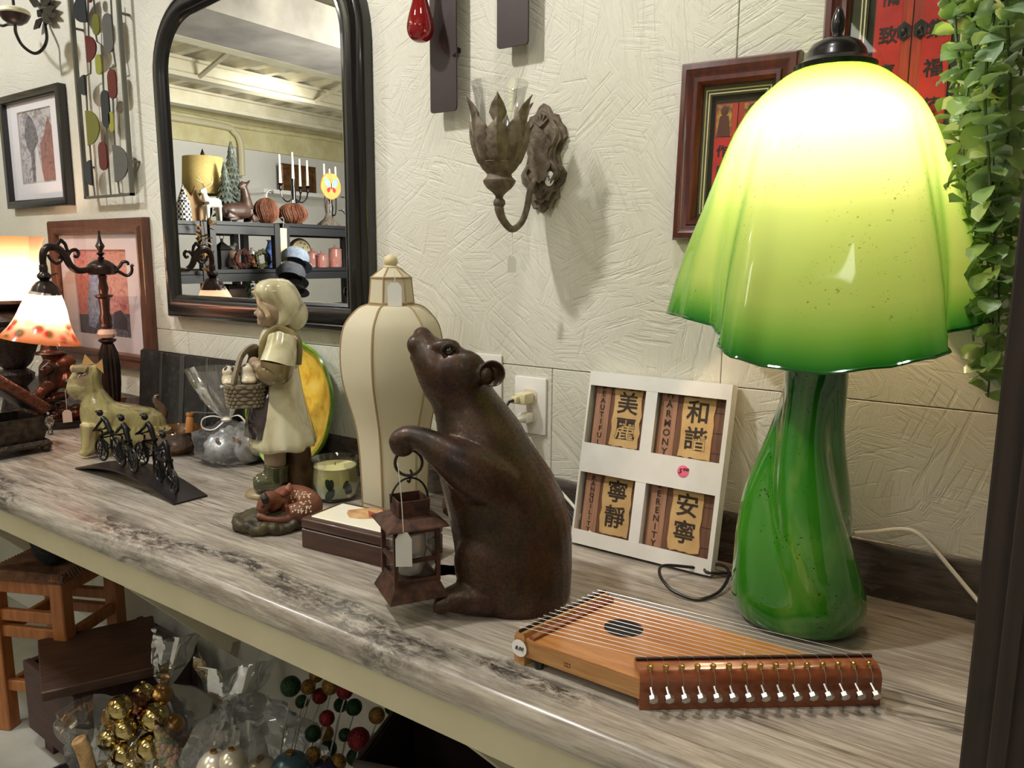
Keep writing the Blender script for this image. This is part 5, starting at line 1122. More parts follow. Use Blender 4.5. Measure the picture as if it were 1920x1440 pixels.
for i, (u, v, d, r) in enumerate(((470, 866, -.035, .046), (414, 850, -.012, .042), (432, 826, .015, .04), (462, 815, .02, .038))):
    q = P(u, v, d); q.z = max(q.z, r*.82+.006)
    world = Matrix.Translation(F.b) @ Matrix.Rotation(F.rot, 4, 'Z') @ q
    p = thing('silver_pumpkin', ('silver pumpkin lowest and nearest in the cellophane bag', 'silver pumpkin at the left inside the cellophane bag', 'silver pumpkin at the back left inside the cellophane bag', 'silver pumpkin highest inside the cellophane bag')[i], 'pumpkin', world, (1.1 if i == 0 else .5+.3*i, .3*i, .4*i), 'silver pumpkins in the bag')
    bm = NB(); N = 40; rings = []
    for k in range(11):
        ph = -PI/2+PI*k/10; rings.append([V((r*(math.cos(ph)+.02)*(1-.12*abs(math.cos(5*2*PI*j/N))**3)*math.cos(2*PI*j/N), r*(math.cos(ph)+.02)*(1-.12*abs(math.cos(5*2*PI*j/N))**3)*math.sin(2*PI*j/N), r*.78*math.sin(ph)*(1-.25*math.cos(ph)*0)-(.12*r*(math.sin(ph)**8)*(1 if ph > 0 else -1)))) for j in range(N)])
    loft(bm, rings); ob('pumpkin_body', bm, SILV, p)
    bm = NB(); tube(bm, smooth([(0, 0, r*.55), (.001, 0, r*.8), (.004, .001, r*1.0)], 3), [.006, .0045, .005], 8); ob('stem', bm, pm('brown_stem', (150, 100, 60), .6), p)
# ================================================================ dark tray with wooden handles
xl, xr_ = onY(267, 700, 1.225).x, onY(440, 700, 1.225).x; ztp = onY(267, 656, 1.225).z
t = thing('serving_tray', 'dark stone panelled tray with metal strips leaning by the wall behind the dog', 'tray', ((xl+xr_)/2, 1.205, CT), (-.1, 0, 0))
ww = xr_-xl; hh = ztp-CT+.004
STONE = pm('black_granite_panel', (38, 38, 38), .3, c2=(62, 64, 62), ns=60, lo=.5, hi=.75)
bm = NB(); box(bm, (0, .006, hh/2), (ww, .012, hh)); ob('tray_back', bm, BLACK, t, sm=False)
e = [0, .235, .265, .46, .51, .73, .755, 1]
for a, c, st in ((0, 1, 0), (1, 2, 1), (2, 3, 0), (3, 4, 1), (4, 5, 0), (5, 6, 1), (6, 7, 0)):
    x0, x1 = -ww/2+e[a]*ww, -ww/2+e[c]*ww; bm = NB(); box(bm, ((x0+x1)/2, -.003 if not st else -.0035, hh/2), (x1-x0-.001, .006 if not st else .009, hh-.006), bev=.0008); ob('metal_strip' if st else 'stone_panel', bm, pm('brushed_pewter', (120, 122, 120), .35, .9) if st else STONE, t, sm=False)
for k, s in enumerate((-1, 1)):
    xh = -ww/2-.05 if s < 0 else ww/2-.12; yh = -.03 if s < 0 else -.05; z0_, z1_ = .02, .1
    bm = NB(); lathe(bm, [(.004, z0_), (.011, z0_), (.012, z0_+.008), (.009, z0_+.014), (.0105, z0_+.02), (.012, (z0_+z1_)/2), (.0105, z1_-.016), (.009, z1_-.01), (.0115, z1_-.006), (.011, z1_), (.004, z1_)], 16, (xh, yh, 0)); ob('wooden_handle', bm, pm('honey_turned_wood', (190, 128, 70), .4), t)
    bm = NB(); tube(bm, [(xh, yh, z1_+.002), (xh+.05, -.008, z1_+.002)], .0018, 6); tube(bm, [(xh, yh, z0_-.004), (xh+.05, -.008, z0_-.004)], .0018, 6); ob('handle_rod', bm, STEEL, t, kind='stuff')
# ================================================================ terrier
F = Fr(onZ(232, 848, CT)); KD = 4.5
def D_(x, y, d=0): return F.p(120+x/KD, 640+y/KD, d)
t = thing('terrier_statue', 'green and tan glazed ceramic terrier dog standing behind the cyclist sculpture', 'statue', F.b, F.rot)
mm = .00147/KD
DGL = glaze('green_tan_dog_glaze', (112, 88, 58), (176, 166, 112), (140, 116, 86), 16)
bm = NB()
def DR(rows): return [(D_(0, y).z, D_(x0, y).x, D_(x1, y).x, d) for y, x0, x1, d in rows][::-1]
slices(bm, DR([(205, 92, 315, .016), (222, 78, 328, .026), (262, 70, 326, .032), (300, 45, 320, .034), (340, 24, 316, .034), (372, 34, 320, .033), (420, 34, 335, .031), (462, 52, 352, .027), (492, 84, 366, .02)]), 22)
slices(bm, DR([(430, 150, 345, .028), (490, 146, 388, .033), (540, 136, 432, .038), (566, 132, 520, .042), (590, 131, 640, .046), (625, 133, 770, .049), (670, 138, 840, .051), (720, 146, 872, .052), (780, 190, 888, .05), (840, 240, 886, .047), (900, 350, 850, .036), (934, 388, 820, .026)]), 26)
for s in (-.03, .03):
    tube(bm, [D_(225, 700, s), D_(215, 820, s), D_(212, 930, s)], [.026, .02, .019], 12); sph(bm, D_(190, 938, s), (.02, .014, .011), 12)
    tube(bm, [D_(800, 740, s), D_(820, 840, s), D_(800, 925, s)], [.034, .026, .022], 12); sph(bm, D_(780, 940, s), (.02, .014, .011), 12)
me = fuse(bm, .0034, 4)
for v_ in me.vertices: v_.co.z = max(v_.co.z, 0)
ob('body', me, DGL, t)
for pts, d in (([(150, 205), (175, 106), (256, 190)], -.006), ([(262, 205), (322, 146), (335, 272)], -.03)):
    bm = NB(); loft(bm, [[D_(x, y, d+o) for x, y in pts] for o in (-.004, .006)]); bmesh.ops.subdivide_edges(bm, edges=bm.edges[:], cuts=1); ob('ear', bm, pm('tan_ear_glaze', (204, 158, 100), .15, coat=.7), t)
bm = NB()
for k in range(7): tube(bm, smooth([D_(80+k*18, 225-abs(k-3)*3, -.024), D_(76+k*16, 238, -.034), D_(70+k*16, 262, -.036)], 3), [.007, .008, .003], 6)
for k in range(9): tube(bm, smooth([D_(60+k*12, 320, -.02), D_(50+k*14, 400, -.026), D_(60+k*12, 490-abs(k-3)*10, -.02)], 3), [.006, .009, .003], 6)
for k in range(13): tube(bm, smooth([D_(350+k*40, 720, -.05), D_(345+k*38, 820, -.052), D_(360+k*30, 915-k*6, -.042)], 3), [.008, .011, .004], 6)
ob('coat_hair', bm, DGL, t, kind='stuff')
bm = NB(); tube(bm, smooth([D_(780, 690), D_(830, 640), D_(835, 580), D_(790, 525), D_(768, 490), D_(780, 462), D_(802, 456)], 4), [.014, .013, .012, .009, .007, .005, .003], 12); ob('tail', bm, pm('brown_tail_glaze', (96, 70, 52), .15, coat=.8), t)
bm = NB(); sph(bm, D_(30, 342, 0), (.008, .009, .006), 10); ob('nose', bm, BRONZE, t)
bm = NB(); sph(bm, D_(150, 262, -.03), (.006, .004, .005), 10); ob('eye', bm, BLACK, t)
# ================================================================ cyclists on a curved strip
nl, nr_, fr_ = onZ(141, 880, CT), onZ(326, 948, CT), onZ(388, 931, CT)
ax = (nr_-nl); Ls = ax.length; ang = math.atan2(ax.y, ax.x); wv_ = (fr_-nr_); wl_ = abs(wv_.dot(V((-math.sin(ang), math.cos(ang), 0))))
t = thing('cyclist_sculpture', 'black metal sculpture of four cyclists riding on a low curved strip', 'sculpture', (nl.x, nl.y, CT), ang)
arc = lambda x: .03*math.sin(PI*min(max(x/Ls, 0), 1))
bm = NB(); loft(bm, [[V((x, y, arc(x)+o)) for y, o in ((0, 0), (wl_, 0), (wl_, .004), (0, .004))] for x in [Ls*k/20 for k in range(21)]]); ob('curved_base', bm, pm('black_satin_strip', (34, 28, 30), .35, .3), t, sm=False)
def wheel(r):
    bm = NB(); tube(bm, [(r*math.cos(a), 0, r*math.sin(a)) for a in [2*PI*k/24 for k in range(24)]], .0028, 6, True); sph(bm, (0, 0, 0), (.005, .004, .005), 8)
    for k in range(6): a = PI*2*k/6; tube(bm, [(0, 0, 0), (r*math.cos(a), 0, r*math.sin(a))], .0014, 5)
    tube(bm, [(r*.55*math.cos(a), 0, r*.55*math.sin(a)) for a in [2*PI*k/16 for k in range(16)]], .0014, 5, True); return finish(bm, 'wheel')
rw = .0265; WM = wheel(rw); wb_ = .074; BLM = pm('black_cast_iron', (20, 18, 19), .32, .5); WM.materials.append(BLM)
bm = NB()
ft = lambda x, z: V((x, 0, z))
for a, c in ((ft(wb_, 0), ft(wb_*.62, .004)), (ft(wb_*.62, .004), ft(wb_*.72, .036)), (ft(wb_, 0), ft(wb_*.7, .03)), (ft(wb_*.7, .032), ft(.016, .03)), (ft(wb_*.62, .004), ft(.012, .026)), (ft(0, 0), ft(.012, .026)), (ft(.012, .026), ft(.016, .046)), (ft(.016, .046), ft(.0, .048))): tube(bm, [a, c], .0023, 6)
tube(bm, [(.006, -.017, .05), (.006, .017, .05)], .002, 6); tube(bm, [(wb_*.62, -.01, .004), (wb_*.62, .01, .004)], .002, 6)
FRM = finish(bm, 'bike_frame'); FRM.materials.append(BLM)
bm = NB()
hip, sho = ft(wb_*.74, .042), ft(.03, .078)
tube(bm, smooth([hip, (hip+sho)/2+V((0, 0, .008)), sho], 3), [.0055, .0065, .006], 10); sph(bm, ft(.02, .09), (.0095, .007, .0075), 10); sph(bm, ft(.016, .095), (.012, .008, .0035), 10)
for s in (-1, 1):
    tube(bm, smooth([sho, V((.026, s*.013, .062)), V((.006, s*.013, .051))], 3), [.004, .0032, .003], 6)
    tube(bm, smooth([hip+V((0, s*.004, 0)), V((.032+.008*s, s*.009, .034)), V((wb_*.62+.006*s, s*.01, .004+.007*s))], 3), [.005, .004, .0032], 6)
RID = finish(bm, 'rider'); RID.materials.append(BLM)
for fx, fy in ((.1, .6), (.42, .3), (.47, .78), (.74, .45)):
    x = fx*Ls; z = arc(x+.03)+.004+rw+.0026; c = bpy.data.objects.new('cyclist', FRM); COL.objects.link(c); c.parent = t; c.location = (x, fy*wl_, z)
    s = (arc(x+wb_)-arc(x))/wb_; c.rotation_euler = (0, -math.atan(s), -.12 if fy < .5 else .06)
    r_ = bpy.data.objects.new('rider', RID); COL.objects.link(r_); r_.parent = c
    for wx in (0, wb_): w_ = bpy.data.objects.new('wheel', WM); COL.objects.link(w_); w_.parent = c; w_.location = (wx, 0, 0)
# ================================================================ amber bowl
b = onZ(335, 850, CT); t = thing('glass_bowl', 'small glossy amber brown bowl behind the cyclists', 'bowl', b)
bm = NB(); lathe(bm, [(.001, .002), (.028, .002), (.03, .006), (.05, .022), (.064, .044), (.07, .066), (.0685, .068), (.061, .045), (.047, .026), (.001, .012)], 36); ob('bowl', bm, pm('amber_lustre_glaze', (122, 76, 30), .06, c2=(50, 30, 18), ns=10, stretch=(1, 1, 4), coat=1, spec=.8), t)
# ================================================================ bridge lamp with flowered shade
bp = V((-2.229, 1.139, CT)); F = Fr(bp)
t = thing('bridge_lamp', 'bronze bridge arm lamp with lit flower painted glass shade on the left', 'lamp', bp, F.rot)
def Q(x, y): return F.p(x/3., 400+y/3.)
BRZ = pm('dark_bronze_casting', (58, 38, 32), .32, .55, (32, 24, 22), 24, coat=.2); RED = pm('reddish_bronze_column', (70, 34, 26), .28, .45, (44, 24, 20), 16, coat=.3)
cz = lambda y: Q(580, y).z
hwp = .00157/3
def stack(name, pts, mat, seg=20, flute=None):
    bm = NB(); lathe(bm, [(max(r*hwp, .0005), cz(y)) for r, y in pts], seg, wob=flute, cap=True); return ob(name, bm, mat, t)
bm = NB(); lathe(bm, [(.001, 0), (.078, 0), (.08, .006), (.072, .012), (.05, .018), (.034, .03), (.026, .05), (.001, .05)], 40); ob('base', bm, BRZ, t)
def bodyz(z): return z
bm = NB(); zt_ = cz(735); fl = lambda a, k: 1+.07*math.cos(14*a)
lathe(bm, [(.022, .045), (.019, .06), (.021, .1), (.026, zt_*.55), (.027, zt_*.75), (.024, zt_*.9), (.015, zt_)], 56, wob=fl, cap=True); ob('fluted_body', bm, BRZ, t)
stack('collar', [(22, 740), (30, 730), (46, 718), (44, 708), (26, 706)], BRZ)
stack('onyx_bead', [(20, 706), (42, 698), (50, 678), (42, 656), (20, 648)], pm('pink_onyx', (236, 196, 176), .2, c2=(214, 160, 136), ns=30, coat=.6), 24)
stack('column', [(28, 648), (36, 634), (30, 615), (34, 590), (24, 560), (27, 500), (30, 480), (46, 468), (46, 460), (22, 452), (27, 420), (20, 380), (24, 352), (14, 345)], RED, 24)
stack('dome', [(10, 346), (62, 345), (74, 338), (76, 310), (74, 296), (58, 280), (36, 266), (14, 258)], BRZ, 28)
stack('finial', [(12, 262), (18, 250), (8, 242), (22, 226), (9, 214), (24, 186), (22, 180), (12, 160), (7, 130), (5, 112), (10, 106), (4, 98)], BRZ, 16)
# arm swings toward the room: plane through the pole
inv = Matrix.Rotation(-F.rot, 3, 'Z')
def AP(x, y, o=0): p = onX(x/3., 400+y/3., bp.x+o)-bp; return inv @ p
bm = NB(); tube(bm, smooth([AP(560, 320), AP(500, 318), AP(440, 322), AP(395, 292), AP(360, 232), AP(318, 196), AP(275, 190), AP(246, 214), AP(240, 262), AP(246, 300)], 5), [.008, .0085, .009, .0095, .0105, .011, .0105, .0095, .0085, .008], 12); ob('arm', bm, BRZ, t)
for pts in ([(375, 260), (395, 215), (425, 205), (442, 225), (432, 245), (415, 238)], [(330, 240), (345, 262), (320, 282), (288, 262), (268, 232)], [(330, 200), (322, 180), (340, 155), (365, 172), (378, 205), (398, 222)], [(343, 152), (345, 148), (345, 160)]):
    bm = NB(); tube(bm, smooth([AP(*p) for p in pts], 5), [.0035, .005, .005, .0045, .004], 8); ob('scroll', bm, BRZ, t)
o_ = AP(665, 315, 0)
for pts in ([(650, 315), (672, 300), (690, 275), (715, 275), (722, 292)], [(650, 318), (680, 335), (712, 350), (735, 340), (742, 318), (740, 296), (752, 290)]):
    bm = NB(); q0 = F.p(580/3., 400+315/3.); tube(bm, smooth([Q(*p) for p in pts], 5), [.005, .0045, .004], 8); ob('scroll', bm, BRZ, t)
sa = AP(247, 340); sc0 = AP(250, 400)
def vlathe(c, pts, seg=24, wob=None): bm = NB(); lathe(bm, pts, seg, c, wob=wob, cap=True); return bm
cxy = V((sa.x, sa.y, 0)); zl = lambda y: AP(247, y).z
pxs = .00146/3
ob('socket', vlathe(cxy, [(14*pxs, zl(302)), (22*pxs, zl(300)), (18*pxs, zl(288)), (22*pxs, zl(310)), (20*pxs, zl(330)), (34*pxs, zl(345)), (36*pxs, zl(360)), (22*pxs, zl(376)), (26*pxs, zl(384))][::-1]), BRZ, t)
bm = NB(); tube(bm, [cxy+V((.014, 0, zl(350))), cxy+V((.03, 0, zl(338))), cxy+V((.032, 0, zl(352)))], .002, 6); ob('switch_key', bm, BRZ, t)
ob('shade_cap', vlathe(cxy, [(22*pxs, zl(376)), (40*pxs, zl(386)), (60*pxs, zl(410)), (72*pxs, zl(440)), (80*pxs, zl(462)), (70*pxs, zl(462)), (10*pxs, zl(400))], 32, lambda a, k: 1+.04*math.cos(12*a)), BRZ, t)
def flower_shade(zb, zt):
    m, n, l, b = nt('painted_flower_glass'); n.remove(b); out = n['Material Output']
    tc = n.new('ShaderNodeTexCoord'); sx = n.new('ShaderNodeSeparateXYZ'); l.new(tc.outputs['Object'], sx.inputs[0]); mr = n.new('ShaderNodeMapRange'); mr.inputs[1].default_value = zb; mr.inputs[2].default_value = zt; l.new(sx.outputs[2], mr.inputs[0])
    base = ramp(n, l, mr.outputs[0], [(0, (206, 120, 60)), (.12, (232, 172, 130)), (.36, (240, 214, 186)), (.6, (250, 240, 226)), (1, (250, 236, 214))])
    vo = n.new('ShaderNodeTexVoronoi'); vo.inputs['Scale'].default_value = 34; l.new(tc.outputs['Object'], vo.inputs['Vector'])
    fl = ramp(n, l, noise(n, l, tc.outputs['Object'], 30, 3, .5), [(.3, (40, 66, 26)), (.43, (84, 92, 36)), (.48, (150, 24, 30)), (.58, (190, 60, 70)), (.66, (170, 100, 30)), (.74, (70, 50, 120))])
    msk = ramp(n, l, mr.outputs[0], [(.02, (0, 0, 0)), (.08, (255, 255, 255)), (.36, (250, 250, 250)), (.52, (0, 0, 0))])
    k = n.new('ShaderNodeMath'); k.operation = 'MULTIPLY'; l.new(msk, k.inputs[0]); l.new(ramp(n, l, vo.outputs['Distance'], [(.3, (255, 255, 255)), (.62, (40, 40, 40))]), k.inputs[1])
    c = mixc(n, l, k.outputs[0], base, fl)
    d = n.new('ShaderNodeBsdfDiffuse'); tr = n.new('ShaderNodeBsdfTranslucent'); g = n.new('ShaderNodeBsdfGlossy'); g.inputs['Roughness'].default_value = .1
    l.new(c, d.inputs[0]); l.new(c, tr.inputs[0]); x = n.new('ShaderNodeMixShader'); x.inputs[0].default_value = .6; l.new(d.outputs[0], x.inputs[1]); l.new(tr.outputs[0], x.inputs[2])
    y = n.new('ShaderNodeMixShader'); y.inputs[0].default_value = .06; l.new(x.outputs[0], y.inputs[1]); l.new(g.outputs[0], y.inputs[2]); l.new(y.outputs[0], out.inputs[0]); return m
zb, zt_ = zl(722), zl(446)
sp = [(76, 446), (92, 480), (112, 530), (126, 580), (142, 625), (162, 665), (186, 700), (203, 722)]
bm = NB(); lathe(bm, [(r*pxs, zl(y)-zt_) for r, y in sp], 48); ob('glass_shade', bm, flower_shade(zb-zt_, 0), t, loc=cxy+V((0, 0, zt_)), rot=(0, .17, 0))
bm = NB(); sph(bm, cxy+V((-.01, 0, zl(545))), (.02, .02, .026), 14); ob('bulb', bm, glow('warm_bulb', (255, 192, 164), 105), t)
# ================================================================ flared alabaster lamp at the left edge
bL = onZ(38, 790, CT); F = Fr(bL)
t = thing('urn_lamp', 'lit flared cream glass lamp on a dark ornate urn at the left edge', 'lamp', bL, F.rot)
z_ = lambda v: F.p(30, v).z
k_ = .00169; DUR = pm('dark_ornate_casting', (52, 36, 30), .4, .5, (24, 18, 17), 90, bmp=.9, bs=90, bd=.005)
bm = NB(); lathe(bm, [(.001, 0), (.07, 0), (.07, .016), (.05, .026), (.03, z_(725)), (.05, z_(712)), (.052, z_(700)), (.03, z_(690)), (24*k_, z_(684)), (30*k_, z_(676)), (40*k_, z_(650)), (44*k_, z_(630)), (38*k_, z_(610)), (46*k_, z_(600)), (40*k_, z_(590)), (22*k_, z_(580)), (40*k_, z_(568)), (38*k_, z_(562)), (.001, z_(562))], 32, wob=lambda a, k: 1+.03*math.cos(9*a+k)); ob('ornate_urn', bm, DUR, t)
for s in (-1, 1):
    bm = NB(); tube(bm, smooth([(s*.058, 0, z_(648)), (s*.095, 0, z_(630)), (s*.1, 0, z_(605)), (s*.07, 0, z_(592)), (s*.06, 0, z_(604))], 5), .007, 8); ob('urn_handle', bm, DUR, t)
bm = NB(); lathe(bm, [(30*k_, z_(564)), (52*k_, z_(558)), (56*k_, z_(530)), (56*k_, z_(500)), (58*k_, z_(470)), (64*k_, z_(452)), (68*k_, z_(444))], 40)
ob('glass_shade', bm, translucent('alabaster_glass', [(0, (250, 236, 214)), (.55, (246, 220, 180)), (1, (226, 178, 120))], (z_(564), z_(444)), thru=.6, gloss=.06), t)
bm = NB(); sph(bm, (0, 0, z_(520)), (.03, .03, .035), 14); ob('bulb', bm, glow('warm_white_bulb', (255, 216, 194), 105), t)
# ================================================================ open ornate box
c0 = onZ(100, 846, CT); bwid, bdep = .17, .225
t = thing('jewellery_box', 'dark embossed box with its lid tilted open, front left on the counter', 'box', (c0.x, c0.y-bdep, CT), 0)
EMB = pm('embossed_dark_pewter', (74, 62, 52), .42, .5, (40, 33, 30), 60, bmp=.8, bs=120, bd=.004); COP = pm('embossed_copper_lid', (122, 70, 52), .42, .5, (74, 44, 36), 90, bmp=.9, bs=110, bd=.004); LIN = pm('black_box_lining', (16, 15, 17), .5)
def brect(x0, x1, y0, y1, z): return [V((x, y, z)) for x, y in ((x0, y0), (x1, y0), (x1, y1), (x0, y1))]
bm = NB(); loft(bm, [brect(-bwid, 0, 0, bdep, .018), brect(-bwid, .0, 0, bdep, .024), brect(-bwid+.004, -.006, .005, bdep-.005, .034), brect(-bwid+.004, -.006, .005, bdep-.005, .03)]); ob('plinth', bm, EMB, t, sm=False)
bm = NB(); loft(bm, [brect(-bwid+.01, -.018, .012, bdep-.012, .032), brect(-bwid+.006, -.012, .006, bdep-.006, .06), brect(-bwid+.01, -.014, .01, bdep-.01, .096), brect(-bwid+.018, -.022, .018, bdep-.018, .096), brect(-bwid+.018, -.022, .018, bdep-.018, .04)]); ob('box_body', bm, EMB, t, sm=False)
bm = NB(); box(bm, (-bwid/2-.002, bdep/2, .044), (bwid-.044, bdep-.038, .006)); ob('lining', bm, LIN, t, sm=False)
for x in (-bwid+.014, -.012):
    for y in (.012, bdep-.012): bm = NB(); sph(bm, (x, y, .012), (.014, .014, .011), 10); sph(bm, (x, y, .004), (.01, .01, .004), 8); ob('claw_foot', bm, EMB, t)
lid = NB(); box(lid, (-bwid/2, -.115, .017), (bwid-.012, .23, .03), bev=.011, seg=3); o = ob('lid', lid, COP, t, loc=(0, bdep-.006, .097), rot=(-math.radians(40), 0, 0))
bm = NB(); box(bm, (-bwid/2, -.115, .0025), (bwid-.04, .2, .003)); ob('lid_lining', bm, LIN, o, sm=False)
t2 = thing('crystal_pendant', 'clear faceted crystal drop standing at the corner of the open dark box', 'ornament', onZ(95, 815, CT+.0))
bm = NB(); lathe(bm, [(.001, .0), (.008, .004), (.006, .014), (.003, .02), (.01, .03), (.014, .042), (.009, .052), (.001, .056)], 8); ob('crystal', bm, clear('crystal', gloss=.35, rough=.01), t2, sm=False)
# ================================================================ bronze figure group
bF = onZ(112, 800, CT); F = Fr(bF)
def S_(x, y, d=0): return F.p(x/6., 640+y/6., d)
t = thing('bronze_figure_group', 'bronze group of a fisher in a wide hat with a child, behind the dog', 'figurine', bF, F.rot)
bm = NB(); box(bm, (.0, 0, .012), (.115, .1, .024), bev=.004, seg=2); ob('black_base', bm, BLACK, t)
bm = NB(); rg = random.Random(9)
for k in range(46): x = rg.uniform(300, 860); y = 900-rg.random()*(420-.9*abs(x-560)); sph(bm, S_(x, min(y, 920), rg.uniform(-.03, .03)), (.02, .02, .014), 8)
tube(bm, smooth([S_(560, 520), S_(575, 400), S_(570, 280), S_(560, 190)], 4), [.028, .034, .032, .014], 14); sph(bm, S_(555, 160), (.021, .021, .024), 14)
lathe(bm, [(.001, 0), (.044, .002), (.04, .008), (.024, .012), (.02, .032), (.001, .036)], 20, S_(555, 135)-V((0, 0, .004)))
tube(bm, smooth([S_(560, 290, -.03), S_(490, 360, -.045), S_(470, 300, -.05)], 3), [.014, .012, .008], 10); tube(bm, smooth([S_(560, 510, -.02), S_(470, 560, -.05), S_(420, 640, -.05)], 3), [.018, .016, .01], 10)
tube(bm, smooth([S_(740, 520), S_(750, 420), S_(735, 330)], 4), [.024, .026, .014], 12); sph(bm, S_(725, 250), (.03, .028, .03), 14)
ob('figures', fuse(bm, .0034, 2), pm('two_tone_bronze', (60, 42, 34), .32, .6, (104, 58, 40), 16, lo=.45, hi=.6), t)
bm = NB(); sph(bm, S_(728, 232), (.031, .029, .024), 14); ob('child_hair', bm, pm('copper_bronze', (122, 66, 46), .3, .6, bmp=.8, bs=120), t)
bm = NB(); tube(bm, smooth([S_(470, 300, -.05), S_(560, 215, -.05), S_(400, 230, -.06), S_(330, 330, -.06)], 5), .0009, 5); ob('fishing_rod', bm, STEEL, t)
price_tag(t, S_(730, 545, -.06), S_(730, 545, -.06).z-S_(735, 785, -.06).z, .025, .038, .1)
# ================================================================ below the counter: stool
p1 = V((-2.413, .855, 0))
t = thing('rush_stool', 'light wood stool with a woven rush seat under the far left of the counter', 'stool', p1, .44)
OAK = pm('honey_oak', (178, 112, 62), .45, c2=(146, 88, 48), ns=6, stretch=(12, 12, 1.2))
sw, sd, sh = .215, .215, .485
for x in (0, sw):
    for y in (0, sd): bm = NB(); box(bm, (x, y, sh/2), (.042, .042, sh), bev=.003); ob('leg', bm, OAK, t, sm=False)
for z in (.14, .31, .36):
    bm = NB(); box(bm, (sw/2, 0, z), (sw, .02, .034), bev=.003); ob('rung', bm, OAK, t, sm=False)
    bm = NB(); box(bm, (sw/2, sd, z-.02), (sw, .02, .034), bev=.003); ob('rung', bm, OAK, t, sm=False)
for z in (.12, .3):
    for x in (0, sw): bm = NB(); box(bm, (x, sd/2, z), (.02, sd, .034), bev=.003); ob('rung', bm, OAK, t, sm=False)
for a in ((sw/2, 0, sw, .022), (sw/2, sd, sw, .022)): bm = NB(); box(bm, (a[0], a[1], sh-.03), (a[2], a[3], .05), bev=.003); ob('seat_rail', bm, OAK, t, sm=False)
for x in (0, sw): bm = NB(); box(bm, (x, sd/2, sh-.03), (.022, sd, .05), bev=.003); ob('seat_rail', bm, OAK, t, sm=False)
RUSH = pm('brown_rush', (120, 82, 56), .8, c2=(84, 56, 38), ns=30, bmp=.4, bs=80)
bm = NB()
for k in range(26):
    f = (k+.5)/26
    for y0, y1 in ((-.02, sd/2*(1-abs(2*f-1)*.0)), (sd+.02, sd/2)):
        hgt = min(f, 1-f)*2*sd/2
        yy = -.02 if y0 < 0 else sd+.02; ye = hgt if y0 < 0 else sd-hgt; x = -.02+f*(sw+.04)
        tube(bm, [(x, yy, sh-.014), (x, yy+(.012 if y0 < 0 else -.012), sh+.006), (x, ye, sh+.002)], .0078, 6)
for k in range(22):
    f = (k+.5)/22; hgt = min(f, 1-f)*2*sw/2; y = -.02+f*(sd+.04)
    for x0 in (-.02, sw+.02): tube(bm, [(x0, y, sh-.014), (x0+(.012 if x0 < 0 else -.012), y, sh+.006), (hgt if x0 < 0 else sw-hgt, y, sh+.002)], .0078, 6)
ob('rush_seat', bm, RUSH, t, kind='stuff')
t = thing('black_bundle', 'black plush bundle resting on the rush stool seat', 'bag', (p1.x+.1, p1.y+.2, sh+.011))
bm = NB(); rg = random.Random(6)
for k in range(26): sph(bm, (rg.uniform(-.1, .14), rg.uniform(-.12, .12), rg.uniform(.04, .11)), rg.uniform(.04, .055), 10)
me = fuse(bm, .012, 2)
for v_ in me.vertices: v_.co.z = max(v_.co.z, 0)
ob('plush', me, pm('black_plush', (20, 18, 20), .9, bmp=.9, bs=120, bd=.01), t)
# ================================================================ wooden chest with loose lid
L0 = V((-2.225, .848, 0)); ztop = .272
Np = onZ(137, 1306, ztop); Bt = onZ(42, 1238, ztop); d1 = (Np-Bt); d1.z = 0; an = math.atan2(d1.y, d1.x); Ln = d1.length
t = thing('wooden_chest', 'old dark red wooden chest with a loose plank lid lying crooked on top', 'chest', (Bt.x, Bt.y, 0), an)
OLDW = pm('old_red_brown_wood', (76, 44, 40), .55, c2=(52, 32, 30), ns=5, stretch=(3, 14, 14)); LIDW = pm('worn_brown_plank', (78, 52, 38), .5, c2=(54, 35, 27), ns=5, stretch=(2.5, 16, 16))
Wd = .34
bm = NB(); box(bm, (Ln/2, .01, .17), (Ln, .02, .204), bev=.002); ob('end_panel', bm, OLDW, t, sm=False)
bm = NB(); box(bm, (Ln/2, Wd-.01, .17), (Ln, .02, .204), bev=.002); ob('end_panel', bm, OLDW, t, sm=False)
bm = NB(); box(bm, (Ln-.01, Wd/2, .17), (.02, Wd-.042, .2), bev=.002); ob('side_panel', bm, OLDW, t, sm=False)
bm = NB(); box(bm, (.01, Wd/2, .17), (.02, Wd-.042, .2), bev=.002); ob('side_panel', bm, OLDW, t, sm=False)
bm = NB(); box(bm, (Ln/2, Wd/2, .08), (Ln-.042, Wd-.042, .016)); ob('bottom_panel', bm, OLDW, t, sm=False)
for x in (.05, Ln-.05):
    for y in (.05, Wd-.05): bm = NB(); box(bm, (x, y, .036), (.05, .05, .072), bev=.002); ob('foot', bm, OLDW, t, sm=False)
zl_ = ztop+.004
q = [onZ(u, v, zl_+.03) for u, v in ((70, 1198), (76, 1298), (305, 1246), (287, 1152))]
t = thing('plank_lid', 'thick worn brown plank lying crooked across the old chest', 'board', (q[1].x, q[1].y, zl_), math.atan2((q[2]-q[1]).y, (q[2]-q[1]).x))
R_ = Matrix.Rotation(-math.atan2((q[2]-q[1]).y, (q[2]-q[1]).x), 3, 'Z'); qq = [R_ @ (p-q[1]) for p in q]
bm = NB(); loft(bm, [[V((p.x, p.y, z)) for p in (qq[1], qq[2], qq[3], qq[0])] for z in (0, .028)]); bmesh.ops.bevel(bm, geom=bm.edges[:], offset=.003, segments=1, affect='EDGES'); ob('plank', bm, LIDW, t, sm=False)
